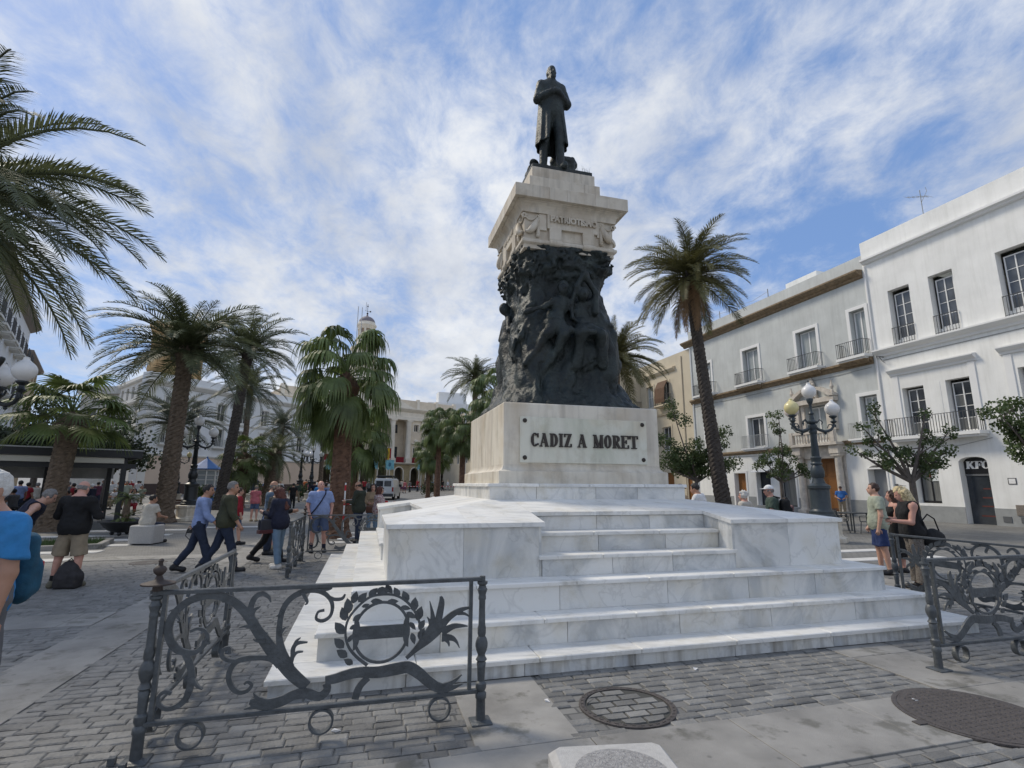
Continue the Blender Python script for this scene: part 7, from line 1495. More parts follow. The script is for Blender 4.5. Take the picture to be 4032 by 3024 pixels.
def bench(label, x, y, rz):
    t = thing('park_bench', label, 'bench', (x, y, gh(y)), rz)
    for i in range(4): MB().cbox(-.8, .8, -.2 + i * .11, -.11 + i * .11, .42, .45, .005).build('seat_slat', mat('bench_wood', (.11, .06, .04), .6), t)
    for i in range(3): MB().cbox(-.8, .8, .24 + i * .02, .27 + i * .02, .52 + i * .13, .62 + i * .13, .005).build('back_slat', MATS['bench_wood'], t)
    for sx in (-.65, .65): MB().tube([(sx, -.2, 0), (sx, -.2, .42), (sx, .2, .42), (sx, .3, .88)], .022, 6).tube([(sx, .2, .42), (sx, .28, 0)], .022, 6).build('leg', M_BLACK, t)
bench('brown slatted bench between the leaning palm and the lamppost', -16.6, 27.0, .2)
for i, (x, y, s, lb) in enumerate(((-25.0, 43, 1.0, 'clipped low shrub left of the arched doorway'), (-21.8, 44, 1.1, 'low shrub under the far street globes'), (-19.4, 48, 1.2, 'low shrub left of the arcade'), (-17.2, 50, 1.1, 'low shrub by the arcade, left of the fan palm trunk'), (-9.3, 60, 1.3, 'rounded dark shrub right of the van'))):
    small_tree(lb, (x, y), .3, [(R.uniform(-.6, .6) * s, R.uniform(-.3, .3), R.uniform(.5, 1.2) * s) for _ in range(6)], 60 + i, lm=M_LEAFD if i == 4 else M_LEAF, per=60, rad=.42 * s, leaf=.14, tr=.04, group='low shrubs across the square')

# ================================================================ PEOPLE
SKIN = {'fair': mat('skin_fair', (.52, .30, .215), .5, var=.12, vscale=6), 'tan': mat('skin_tan', (.40, .215, .14), .5, var=.12, vscale=6), 'pink': mat('skin_pink', (.54, .285, .215), .5, var=.14, vscale=5)}
M_EYE = mat('eye_dark', (.03, .022, .018), .3); M_LIP = mat('lip', (.34, .12, .10), .5)
def cloth(name, col, var=.12, col2=None, vs_=9, bump=.25): return mat('cloth_' + name, col, .85, var=max(var, .16), vscale=vs_, bump=.6, bscale=16, col2=col2)
def floral(name, base, spot, scale=14., th=.42):
    if name in MATS: return MATS[name]
    m = bpy.data.materials.new('cloth_' + name); m.use_nodes = True; t = m.node_tree; p = t.nodes['Principled BSDF']; p.inputs['Roughness'].default_value = .85
    g = t.nodes.new('ShaderNodeNewGeometry'); v = t.nodes.new('ShaderNodeTexNoise'); v.inputs['Scale'].default_value = scale; v.inputs['Detail'].default_value = 2.5; v.inputs['Distortion'].default_value = 1.2; t.links.new(g.outputs['Position'], v.inputs['Vector'])
    r = t.nodes.new('ShaderNodeValToRGB'); r.color_ramp.elements[0].position = th; r.color_ramp.elements[1].position = th + .12; r.color_ramp.elements[0].color = (*spot, 1); r.color_ramp.elements[1].color = (*base, 1); t.links.new(v.outputs[0], r.inputs[0]); t.links.new(r.outputs[0], p.inputs['Base Color']); MATS[name] = m; return m
def zcut(d, a, b): return np.maximum(d, a - b)
def top_sdf(g, sleeve=.55, hem=.88, neck=1.485, inf=.020, fold=.026, loose=0.):
    def fn(P):
        Q = g.tl(P); d = g.torso(P, inf + loose * .5)
        if loose: d = smin(d, sd_ell(Q, (0, .0, 1.0), (.19 * g.w + loose, .14 * g.w + loose, .2)), .1)
        d = np.maximum(d, hem + .006 * np.sin(Q[:, 0] * 40) - Q[:, 2]); d = np.maximum(d, Q[:, 2] - neck - np.abs(Q[:, 0]) * .05)
        nk = np.linalg.norm((Q - np.array([0, .02, 1.53], f32)) / np.array([1, 1.1, 1], f32), axis=1) - .083; d = np.maximum(d, -nk)
        if sleeve > 0:
            for k in (0, 1):
                a, e, w_ = g.J['sho%d' % k], g.J['elb%d' % k], g.J['wri%d' % k]
                if sleeve <= 1: ed = a + (e - a) * sleeve; s_ = sd_cone(P, a, a + (e - a) * min(1.12, sleeve + .12), .052 * (.55 + .45 * g.w) + inf, .050 * (.55 + .45 * g.w) + inf + .010); s_ = np.maximum(s_, (P - ed) @ nrm(e - a))
                else: fr = sleeve - 1; s_ = g.arm(P, k, 1, inf, min(1, fr + .1)); ed = e + (w_ - e) * fr; s_ = np.maximum(s_, np.where((P - e) @ nrm(w_ - e) > 0, (P - ed) @ nrm(w_ - e), -1))
                d = smin(d, s_, .03)
        else:
            for k, sg in ((0, 1), (1, -1)): d = np.maximum(d, -(np.linalg.norm(Q - np.array([sg * (g.sw + .045), -.01, 1.40], f32), axis=1) - .088))
        return d + wrinkle(P, fold, 8.5)
    return fn
def bottom_sdf(g, length=1.4, inf=.016, fold=.020, flare=0.):
    def fn(P):
        Q = g.tl(P); d = np.maximum(g.torso(P, inf * .8), Q[:, 2] - 1.03)
        for k in (0, 1):
            h, kn, an = g.J['hip%d' % k], g.J['knee%d' % k], g.J['ank%d' % k]
            if length <= 1: t_ = min(1, length + .12); s_ = g.leg(P, k, t_, 0, inf); s_ = smin(s_, sd_cone(P, h + (kn - h) * .2, h + (kn - h) * t_, .085 * (.5 + .5 * g.w) + inf, .078 * (.5 + .5 * g.w) + inf + flare), .03); s_ = np.maximum(s_, (P - h - (kn - h) * length) @ nrm(kn - h))
            else: fr = length - 1; s_ = g.leg(P, k, 1, min(1, fr + .06), inf); s_ = smin(s_, sd_cone(P, kn, kn + (an - kn) * min(1, fr + .06), .052 + inf, .046 + inf + flare), .02); ed = kn + (an - kn) * fr; s_ = np.maximum(s_, np.where((P - kn) @ nrm(an - kn) > 0, (P - ed) @ nrm(an - kn), -1))
            d = smin(d, s_, .04)
        return d + wrinkle(P, fold, 7.5)
    return fn
def skirt_sdf(g, top=1.02, hem=.55, ax=.26, ay=.22, inf=.02):
    def fn(P):
        c = g.J['pel']; x, y, z = P[:, 0] - c[0], P[:, 1] - c[1], P[:, 2]; t = np.clip((z - hem) / max(.05, top - hem), 0, 1)
        rx = ax + (.15 * g.w + inf - ax) * t; ry = ay + (.115 * g.w + inf - ay) * t; an = np.arctan2(y, x)
        d = (np.sqrt((x / rx) ** 2 + (y / ry) ** 2) - 1) * np.minimum(rx, ry) - .014 * np.sin(an * 9 + vnoise(P, 2) * 4) * (1 - t)
        return np.maximum(np.maximum(d, hem - z), z - top) + wrinkle(P, .01, 7)
    return fn
def hair_sdf(g, kind='short', ln=.0):
    def fn(P):
        Q = g.hl(P); nz = wrinkle(P, .022, 26)
        sc = sd_ell(Q, (0, -.014, .034), (.086, .104, .104)) + nz
        face = np.maximum(np.maximum(-(Q[:, 1] - .040), Q[:, 2] - .072), -(Q[:, 2] + .3))       # inside face zone when negative
        d = np.maximum(sc, -face); d = np.maximum(d, -.055 - Q[:, 2] - .25 * np.minimum(0, Q[:, 1])) if kind in ('short', 'ring') else d
        if kind == 'ring': d = np.maximum(d, Q[:, 2] - .035 + .12 * np.maximum(Q[:, 1], 0))
        if kind in ('short', 'ring'): d = np.maximum(d, -np.maximum(np.abs(Q[:, 1] - .0) - .03, Q[:, 2] + .0) if False else d)
        if kind == 'long':
            d = union([d, sd_cone(Q, (0, -.055, .0), (0, -.085, -ln), .088, .075), sd_cone(Q, (.055, -.03, .02), (.075, -.045, -ln * .9), .055, .045), sd_cone(Q, (-.055, -.03, .02), (-.075, -.045, -ln * .9), .055, .045)], .05) + nz * 1.6 + .006 * np.sin(np.arctan2(Q[:, 1], Q[:, 0]) * 26)
        if kind == 'bun': d = smin(d, sd_ell(Q, (0, -.11, .02), (.045, .045, .045)), .02)
        if kind == 'fluffy': d = np.minimum(d, np.maximum(sd_ell(Q, (0, -.02, .035), (.105, .115, .115)) + nz * 2.2, -face))
        return d
    return fn
def cap_sdf(g, brim=True):
    def fn(P):
        Q = g.hl(P); d = np.maximum(np.maximum(sd_ell(Q, (0, -.008, .035), (.092, .112, .108)), .045 - Q[:, 2]), -sd_ell(Q, (0, -.008, .02), (.08, .10, .10)))
        if brim: d = smin(d, np.maximum(sd_ell(Q, (0, .10, .050), (.085, .095, .010)), .05 - Q[:, 1]), .012)
        return d
    return fn
FIGS = {}
def hand_at(label, k, reach=.10, dz=0.):
    g, x, y, rz, s, z = FIGS[label]; p = (g.J['wri%d' % k] + g.J['hdir%d' % k] * reach) * s; c, n = math.cos(rz), math.sin(rz)
    return (x + p[0] * c - p[1] * n, y + p[0] * n + p[1] * c, z + p[2] + dz)
def person(label, x, y, rz, h=1.75, fig=None, skin='fair', top=None, bottom=None, skirt=None, hair=None, cap=None, shoes=None, socks=None, vox=.0145, z=None, group=None, curl=.6, kind='person', fingers=True):
    g = Fig(**(fig or {})); t = thing('person', label, 'person', (x, y, gh(y) if z is None else z), rz, group); s = h / 1.75; t.scale = (s, s, s); lo, hi = g.bounds()
    V, F = mesh_sdf(g.body, lo, hi, vox); c = V[F].mean(1); Q = g.hl(c.astype(f32)); mi = np.zeros(len(F), int)
    for sg in (1, -1): mi[np.linalg.norm(Q - np.array([sg * .032, .084, .012]), axis=1) < .014] = 1
    mi[(np.abs(Q[:, 0]) < .024) & (np.abs(Q[:, 2] + .058) < .009) & (Q[:, 1] > .07)] = 2
    if fingers:
        for k in (0, 1): v2, f2 = g.fingers(k, curl); F = np.concatenate([F, f2 + len(V)]); V = np.concatenate([V, v2]); mi = np.concatenate([mi, np.zeros(len(f2), int)])
    FIGS[label] = (g, x, y, rz, s, t.location[2])
    link('body', np_mesh('body', V, F, [SKIN[skin], M_EYE, M_LIP], mi), t)
    def part(nm, fn, m, lo_=None, hi_=None, vx=None):
        V, F = mesh_sdf(fn, lo if lo_ is None else lo_, hi if hi_ is None else hi_, vx or vox)
        if len(V): return link(nm, np_mesh(nm, V, F, m), t)
    pz = g.J['pel'][2]
    if top:
        kw = dict(top); m = kw.pop('m'); l2 = lo.copy(); l2[2] = max(lo[2], min(pz - .35, g.J['wri0'][2] - .1, g.J['wri1'][2] - .1)); part(kw.pop('name', 'shirt'), top_sdf(g, **kw), m, l2)
    if bottom:
        kw = dict(bottom); m = kw.pop('m'); h2 = hi.copy(); h2[2] = max(pz + .25, g.J['knee0'][2] + .12, g.J['knee1'][2] + .12); part(kw.pop('name', 'trousers'), bottom_sdf(g, **kw), m, None, h2)
    if skirt: kw = dict(skirt); m = kw.pop('m'); part(kw.pop('name', 'skirt'), skirt_sdf(g, **kw), m)
    hc = g.J['head']; hl_, hh_ = hc - .2, hc + .2
    if hair: kw = dict(hair); m = kw.pop('m'); l3 = hl_.copy(); l3[2] -= kw.get('ln', 0) + .05; l3[:2] -= .1; h3 = hh_.copy(); h3[:2] += .1; part('hair', hair_sdf(g, **kw), m, l3, h3, min(vox, .012))
    if cap: part('cap', cap_sdf(g), cap, hl_, hh_, min(vox, .010))
    for k in (0, 1):
        a = g.J['ank%d' % k]; l4, h4 = a - np.array([.12, .14, .14]), a + np.array([.12, .30, .28])
        if socks: an, kn = g.J['ank%d' % k], g.J['knee%d' % k]; part('sock', lambda P: g.leg(P, k, 1, 1, .006) + np.maximum(0, ((P - (an + (kn - an) * .28)) @ nrm(kn - an))) * 50, socks, l4, h4)
        if shoes: part('shoe', lambda P: np.maximum(g.foot(P, k, .014), P[:, 2] - a[2] - .035), shoes, l4, h4)
    return t
B = lambda n, c, **k: cloth(n, c, **k)
DENIM = B('dark_denim', (.018, .028, .055)); DENIML = B('light_denim', (.16, .24, .33)); NAVY = B('navy', (.012, .015, .035)); BLACK = B('black', (.006, .006, .007)); KHAKI = B('khaki', (.26, .21, .145)); WHITE = B('white', (.66, .66, .66), var=.05); CREAM = B('cream', (.50, .47, .41), var=.06)
OLIVE = B('olive', (.048, .050, .026)); LBLUE = B('pale_blue', (.24, .31, .52)); SKYB = B('azure', (.03, .20, .46)); RED = B('red', (.26, .012, .022)); PINKC = B('salmon_pink', (.46, .13, .15)); GREY = B('sage_grey', (.33, .36, .28), var=.06); BLUESH = B('blue_shorts', (.016, .035, .12)); JSHORT = B('denim_shorts', (.07, .10, .18)); GREEN = B('bottle_green', (.04, .065, .05)); BROWN = B('dark_brown', (.035, .018, .020)); BLUEG = B('slate_blue', (.07, .11, .16)); DOLIVE = B('dark_olive', (.028, .034, .022)); ROYAL = B('royal_blue', (.03, .13, .38)); TANC = B('tan_jacket', (.30, .22, .14)); GREYD = B('mid_grey', (.13, .13, .135))
FLB = floral('blue_floral', (.02, .075, .30), (.34, .48, .74), 16, .40); FLR = floral('red_floral', (.22, .06, .065), (.55, .48, .46), 34, .46); FLD = floral('dark_floral', (.04, .018, .025), (.40, .22, .20), 24, .42); TWEED = floral('grey_brown_print', (.085, .068, .055), (.17, .15, .13), 40, .48)
H_GREY = mat('hair_grey', (.20, .19, .18), .7, var=.25, vscale=40, bump=.5, bscale=90); H_DARK = mat('hair_dark', (.012, .009, .008), .5, var=.3, vscale=40, bump=.5, bscale=90); H_BROWN = mat('hair_brown', (.045, .020, .012), .5, var=.3, vscale=40, bump=.5, bscale=90); H_RED = mat('hair_auburn', (.085, .022, .012), .5, var=.35, vscale=30, bump=.5, bscale=90); H_BLOND = mat('hair_blonde', (.52, .40, .20), .5, var=.3, vscale=26, bump=.6, bscale=90, col2=(.66, .55, .33)); H_WHITE = mat('hair_white', (.62, .60, .56), .6, var=.12, vscale=40, bump=.5, bscale=90)
S_BRN = mat('boot_brown', (.14, .08, .055), .7, var=.2); S_BLK = mat('shoe_black', (.012, .012, .014), .6); S_WHT = mat('shoe_white', (.60, .58, .54), .6); S_TRL = mat('trail_shoe', (.13, .12, .085), .8, var=.35, vscale=30); S_TAN = mat('sandal_tan', (.38, .30, .20), .7)
HANG = lambda f=.1, o=.12: (((o, f, -1), (o * .2, f + .25, -1)), ((-o, f, -1), (-o * .2, f + .25, -1)))
PH = math.pi
person('man in bright blue T-shirt cut off by the left edge, wearing a backpack', -3.44, 3.50, 2.84, 1.80, dict(w=1.2, belly=.05, hyaw=-.1, arms=(((.16, .02, -1), (.05, .18, -1)), ((-.16, .04, -1), (-.06, .20, -1)))), 'tan', dict(m=SKYB, sleeve=.72, hem=.86), dict(m=GREYD, length=.85, flare=.02, name='shorts'), hair=dict(m=H_WHITE, kind='short'), shoes=S_BLK, vox=.013)
person('man in navy vest bending forward with hands on hips at left', -8.22, 8.75, -.85, 1.74, dict(lean=.62, w=1.08, hpitch=.25, arms=(((.9, -.25, -.35), (-.45, -.55, -.55), (-.7, -.3, -.4)), ((-.9, -.45, -.1), (.55, -.45, -.75), (.7, -.3, -.4))), legs=((.10, .08, .08), (-.04, .08, .06))), 'fair', dict(m=NAVY, sleeve=0, hem=.84, loose=.02, name='vest'), dict(m=BROWN, length=1.97), hair=dict(m=H_GREY, kind='short'), shoes=S_BRN, curl=.35, vox=.013)
person('balding man in black sweater and khaki shorts seen from behind', -7.42, 9.05, .08, 1.76, dict(w=1.12, hpitch=.28, legs=((.02, .12, .06), (.0, .20, .04)), arms=(((.42, .22, -1), (-.45, .85, .1)), ((-.42, .22, -1), (.45, .85, .1)))), 'pink', dict(m=BLACK, sleeve=1.9, hem=.86, loose=.02, name='sweater'), dict(m=KHAKI, length=.95, flare=.022, name='shorts'), hair=dict(m=H_GREY, kind='ring'), shoes=S_TRL, socks=BLACK, vox=.013)
person('dark-haired man in cream T-shirt sitting on the granite block', -10.55, 15.40, -.15, 1.74, dict(lean=.12, hyaw=.55, legs=((1.45, .12, 1.45), (1.45, .12, 1.35)), arms=(((.18, .35, -.9), (-.1, .95, -.2)), ((-.18, .35, -.9), (.1, .95, -.2)))), 'tan', dict(m=CREAM, sleeve=.6, hem=.83, loose=.01), dict(m=DENIM, length=1.95), hair=dict(m=H_DARK, kind='short'), shoes=S_BLK)
person('striding man in pale blue shirt holding a dark camera behind him', -6.22, 10.62, -1.12, 1.74, dict(lean=.10, w=1.05, hyaw=.25, legs=((.36, .03, .10), (-.30, .03, .30)), arms=(((.2, .35, -1), (.05, .75, -.7)), ((-.35, -.42, -.9), (-.2, -.25, -1)))), 'tan', dict(m=LBLUE, sleeve=1.7, hem=.88), dict(m=DENIM, length=1.96), hair=dict(m=H_DARK, kind='short'), shoes=S_BLK)
person('striding man in olive sweater and glasses walking right', -5.72, 10.66, -1.05, 1.79, dict(lean=.06, w=1.12, hyaw=.35, legs=((.32, .03, .10), (-.32, .03, .26)), arms=(((.22, .25, -1), (.1, .5, -.8)), ((-.22, -.15, -1), (-.05, .2, -1)))), 'tan', dict(m=OLIVE, sleeve=1.6, hem=.86, loose=.015, name='sweater'), dict(m=DENIM, length=1.96), hair=dict(m=H_GREY, kind='short'), shoes=S_BLK)
person('woman in red hooded top and denim shorts behind the striding men', -7.95, 15.35, -.9, 1.60, dict(female=True, w=.98, hips=1.06, legs=((.16, .05, .06), (-.14, .06, .14)), arms=HANG(.05, .2)), 'fair', dict(m=RED, sleeve=1.6, hem=.84, loose=.02, name='hooded_top'), dict(m=JSHORT, length=.85, name='shorts'), hair=dict(m=H_BROWN, kind='short'), shoes=S_BLK)
person('woman in salmon top, sun hat and blue shorts seen from behind', -11.95, 24.6, .1, 1.62, dict(female=True, w=1.06, hips=1.12, arms=HANG(.1, .2)), 'pink', dict(m=PINKC, sleeve=.5, hem=.85, loose=.02), dict(m=JSHORT, length=.75, name='shorts'), hair=dict(m=H_GREY, kind='short'), cap=KHAKI, shoes=S_TAN, vox=.018)
person('woman in blue floral dress with tan sandals', -6.55, 14.35, -1.1, 1.64, dict(female=True, w=1.06, hips=1.12, bust=1, legs=((.18, .04, .08), (-.12, .05, .12)), arms=(((.2, .1, -1), (.1, .3, -1)), ((-.35, -.25, -1), (-.2, -.1, -1)))), 'pink', dict(m=FLB, sleeve=.65, hem=.9, name='dress_top'), None, dict(m=FLB, hem=.48, top=1.08, ax=.25, ay=.22, name='dress_skirt'), hair=dict(m=H_BROWN, kind='short'), shoes=S_TAN)
person('curly-haired person in a black hooded coat striding right', -5.35, 11.95, -1.0, 1.70, dict(female=True, w=1.1, lean=.06, legs=((.30, .03, .10), (-.36, .03, .30)), arms=(((.2, .4, -1), (-.1, .9, .1)), ((-.22, .3, -1), (.1, .9, .0)))), 'tan', dict(m=BLACK, sleeve=1.9, hem=.66, loose=.045, name='coat'), dict(m=BLACK, length=1.96), hair=dict(m=H_DARK, kind='fluffy'), shoes=S_BLK)
person('woman with long red hair in navy top looking at her phone', -4.86, 11.15, 1.35, 1.66, dict(female=True, w=1.06, bust=1, lean=.05, hpitch=.35, legs=((.10, .05, .06), (-.12, .05, .10)), arms=(((.18, .25, -1), (-.25, .95, .25)), ((-.18, .25, -1), (.25, .95, .25)))), 'fair', dict(m=NAVY, sleeve=1.8, hem=.82, loose=.03, name='tunic'), dict(m=DENIML, length=1.95), hair=dict(m=H_RED, kind='long', ln=.36), shoes=S_WHT)
person('grey-bearded man in slate shirt behind the black-coated walker', -6.02, 13.25, -1.3, 1.78, dict(w=1.08, arms=HANG(.1, .15)), 'tan', dict(m=BLUEG, sleeve=.55, hem=.86), dict(m=DENIM, length=1.96), hair=dict(m=H_GREY, kind='ring'), shoes=S_BLK)
person('man in pale blue shirt and shorts gazing up at the statue', -4.98, 13.75, 3.60, 1.80, dict(w=1.14, belly=.04, hpitch=-.32, hyaw=-.25, lean=-.04, legs=((.02, .10, .04), (.04, .12, .06)), arms=(((.30, .05, -1), (-.2, .5, -.8)), ((-.28, .05, -1), (.1, .4, -1)))), 'pink', dict(m=LBLUE, sleeve=.75, hem=.84, loose=.02), dict(m=JSHORT, length=.95, flare=.02, name='shorts'), hair=dict(m=H_GREY, kind='ring'), shoes=S_BLK, socks=NAVY)
person('bald man in dark olive jumper holding a white sheet of paper', -4.62, 16.0, 1.4, 1.80, dict(w=1.08, hpitch=.25, legs=((.10, .05, .06), (-.10, .05, .12)), arms=(((.2, .3, -1), (-.2, .95, .1)), ((-.2, .3, -1), (.2, .95, .1)))), 'tan', dict(m=DOLIVE, sleeve=1.9, hem=.85, loose=.02, name='jumper'), dict(m=DENIM, length=1.96), hair=dict(m=H_DARK, kind='ring'), shoes=S_BLK)
person('dark long-haired woman in tan jacket facing the camera', -4.62, 17.6, 3.3, 1.72, dict(female=True, bust=1, hyaw=.1, arms=(((.2, .25, -1), (-.5, .85, -.05)), ((-.2, .25, -1), (.5, .85, -.05)))), 'fair', dict(m=TANC, sleeve=1.8, hem=.84, loose=.02, name='jacket'), dict(m=DENIML, length=1.95), hair=dict(m=H_DARK, kind='long', ln=.34), shoes=S_WHT)
person('auburn-haired woman in red floral blouse beside the marble block', -4.12, 16.4, -1.2, 1.64, dict(female=True, w=1.04, bust=1, arms=HANG(.2, .15)), 'fair', dict(m=FLR, sleeve=1.3, hem=.80, loose=.03, name='blouse'), dict(m=DENIML, length=1.95), hair=dict(m=H_RED, kind='long', ln=.20), shoes=S_WHT)
person('dark-haired man in white T-shirt seen over the marble base', 4.55, 12.5, .95, 1.80, dict(w=1.12, lean=.22, hpitch=.1, arms=HANG(.3, .25)), 'tan', dict(m=WHITE, sleeve=.6, hem=.85), dict(m=DENIM, length=1.96), hair=dict(m=H_DARK, kind='short'), shoes=S_WHT)
person('person in a dark cap half hidden by the pedestal course', 4.25, 13.3, -1.0, 1.76, dict(hpitch=.15), 'tan', dict(m=TANC, sleeve=.6, hem=.85), dict(m=DENIM, length=1.96), hair=dict(m=H_DARK, kind='short'), cap=B('plum_cap', (.05, .035, .05)), shoes=S_BLK)
person('white-haired woman in cream top seen over the marble base', 5.62, 12.7, .7, 1.60, dict(female=True, w=1.06, hyaw=-.3, arms=HANG(.1, .2)), 'pink', dict(m=CREAM, sleeve=1.4, hem=.82, loose=.02, name='cardigan'), dict(m=GREYD, length=1.96), hair=dict(m=H_WHITE, kind='fluffy'), shoes=S_WHT)
person('man in white cap and green T-shirt carrying a black backpack', 5.95, 12.0, 1.25, 1.74, dict(w=1.06, lean=.05, arms=HANG(.25, .15)), 'pink', dict(m=GREEN, sleeve=.65, hem=.85), dict(m=KHAKI, length=1.9), hair=dict(m=H_GREY, kind='ring'), cap=WHITE, shoes=S_BLK)
person('dark-haired man in patterned shirt sitting at the café', 9.05, 17.3, 1.9, 1.74, dict(lean=.08, hyaw=-.4, legs=((1.4, .12, 1.4), (1.4, .12, 1.35)), arms=(((.2, .4, -.9), (-.2, .9, .1)), ((-.2, .4, -.9), (.2, .9, .1)))), 'tan', dict(m=FLD, sleeve=.7, hem=.85), dict(m=DENIM, length=1.95), hair=dict(m=H_DARK, kind='short'), shoes=S_BLK, z=-.02)
person('man in blue polo and cap by the carved portal', 19.2, 30.6, 2.6, 1.72, dict(w=1.12, belly=.05, arms=(((.3, .1, -1), (-.5, .6, -.3)), ((-.3, .1, -1), (.5, .6, -.3)))), 'tan', dict(m=ROYAL, sleeve=.6, hem=.85), dict(m=KHAKI, length=1.9), hair=dict(m=H_DARK, kind='short'), cap=BROWN, shoes=S_BLK, vox=.02)
person('man in sage T-shirt and blue shorts gazing left by the railing', 7.5, 10.85, 1.15, 1.80, dict(w=1.06, hpitch=-.12, legs=((.04, .05, .05), (-.06, .06, .08)), arms=(((.2, .05, -1), (-.15, .45, -.9)), ((-.2, .0, -1), (-.05, .25, -1)))), 'fair', dict(m=GREY, sleeve=.62, hem=.84, loose=.01), dict(m=BLUESH, length=.9, flare=.02, name='shorts'), hair=dict(m=H_BROWN, kind='short'), shoes=S_BLK)
person('woman with long brown hair in a black strappy dress', 8.05, 11.1, 1.2, 1.64, dict(female=True, bust=1, w=1.0, arms=(((.15, .15, -1), (-.2, .9, .1)), ((-.15, .2, -1), (.2, .95, .2)))), 'pink', dict(m=BLACK, sleeve=0, hem=.88, neck=1.40, name='dress_top'), None, dict(m=BLACK, hem=.30, top=1.08, ax=.24, ay=.2, name='dress_skirt'), hair=dict(m=H_BROWN, kind='long', ln=.30), shoes=S_BLK)
person('blonde woman in black sleeveless top looking down at her phone', 6.98, 9.25, 1.25, 1.74, dict(female=True, bust=1, w=1.12, hips=1.12, hpitch=.35, lean=.06, arms=(((.22, -.15, -1), (.1, .1, -1)), ((-.12, .2, -1), (.1, .95, .08)))), 'pink', dict(m=BLACK, sleeve=0, hem=.86, loose=.015, name='top'), dict(m=TWEED, length=1.9, flare=.03), hair=dict(m=H_BLOND, kind='long', ln=.30), shoes=S_BLK, curl=.9)
# ---- bags and things carried
def blob(name, label, cat, loc, rz, fn, lo, hi, m, vx=.02, part='body', extra=None):
    t = thing(name, label, cat, loc, rz); V, F = mesh_sdf(fn, lo, hi, vx); link(part, np_mesh(part, V, F, m), t)
    if extra: extra(t)
    return t
def pack_sdf(w=.17, d=.11, h=.25): return lambda P: union([sd_box(P, (0, 0, h), (w, d, h), .08), sd_box(P, (0, d * .9, h * .7), (w * .78, .05, h * .5), .045)], .03) + wrinkle(P, .012, 9)
def straps(m, w=.10, d=.11, h=.25, gap=.23): 
    def ex(t):
        for sx in (-1, 1): MB().tube([(sx * w, -d * .9, h * 1.9), (sx * w * 1.05, -d - gap * .5, h * 2.05), (sx * w * 1.1, -d - gap, h * 1.5), (sx * w, -d * .9, h * .35)], .018, 6).build('strap', m, t)
        MB().tube([(-.03, -.02, h * 2 - .01), (0, -.02, h * 2 + .05), (.03, -.02, h * 2 - .01)], .008, 5).build('grab_handle', m, t)
    return ex
TEAL = cloth('teal_backpack', (.012, .075, .13), var=.3); CHAR = cloth('charcoal_backpack', (.028, .026, .028), var=.35)
def fx(t): MB().cbox(.055, .105, .080, .104, .24, .27, .003).build('red_tab', mat('red_tab', (.45, .03, .03), .6), t); straps(NAVY)(t)
blob('backpack', 'teal backpack on the blue-shirted man at the left edge', 'backpack', (-3.44, 3.76, .90), 2.84 + PH, pack_sdf(.15, .07, .24), (-.25, -.2, 0), (.25, .25, .56), TEAL, .018, 'pack', fx)
blob('backpack', 'charcoal backpack standing on the paving between a man’s legs', 'backpack', (-7.36, 9.0, .0), .2, lambda P: union([sd_ell(P, (0, 0, .2), (.17, .14, .24)), sd_box(P, (.02, 0, .12), (.17, .13, .12), .05)], .06) + wrinkle(P, .02, 9), (-.24, -.2, 0), (.24, .2, .46), CHAR, .016, 'pack', lambda t: MB().tube([(-.05, .02, .42), (0, .02, .47), (.05, .02, .42)], .008, 5).build('grab_handle', BLACK, t))
blob('backpack', 'black backpack on the man in the white cap', 'backpack', (6.18, 11.92, .98), 1.25 + PH, pack_sdf(.15, .10, .23), (-.22, -.16, 0), (.22, .2, .48), BLACK, .018, 'pack', straps(BLACK))
def hbag(m): return lambda t: MB().tube([(-.12, 0, .26), (-.08, 0, .42), (.08, 0, .42), (.12, 0, .26)], .009, 6).build('handle', m, t)
NAVYL = mat('navy_leather', (.015, .018, .032), .35, var=.2); 
blob('handbag', 'navy handbag with burgundy base on the red-haired woman’s side', 'bag', (-5.02, 10.93, .72), .9, lambda P: sd_box(P, (0, 0, .14), (.17, .06, .14), .03) + wrinkle(P, .008, 8), (-.22, -.1, 0), (.22, .1, .3), NAVYL, .015, 'bag_body', lambda t: (hbag(NAVYL)(t), MB().cbox(-.175, .175, -.065, .065, -.005, .07, .01).build('base_panel', mat('burgundy_leather', (.07, .010, .016), .35), t)))
blob('handbag', 'brown leather handbag carried by the woman in the tan jacket', 'bag', (-4.55, 17.15, .80), .2, lambda P: sd_box(P, (0, 0, .11), (.17, .07, .12), .04) + wrinkle(P, .008, 8), (-.22, -.12, 0), (.22, .12, .26), mat('brown_leather', (.085, .032, .018), .35, var=.2), .016, 'bag_body', hbag(MATS['brown_leather']))
blob('shoulder_bag', 'black slouchy bag hanging behind the blonde woman', 'bag', (7.22, 9.12, .74), .3, lambda P: union([sd_ell(P, (0, 0, .13), (.20, .11, .15)), sd_box(P, (0, 0, .08), (.17, .09, .09), .04)], .05) + wrinkle(P, .014, 8), (-.25, -.15, -.03), (.25, .15, .3), BLACK, .016, 'bag_body', lambda t: MB().tube([(-.16, 0, .22), (-.24, -.02, .42), (-.1, -.02, .52), (.08, 0, .44), (.16, 0, .22)], .012, 6).build('handle', BLACK, t))
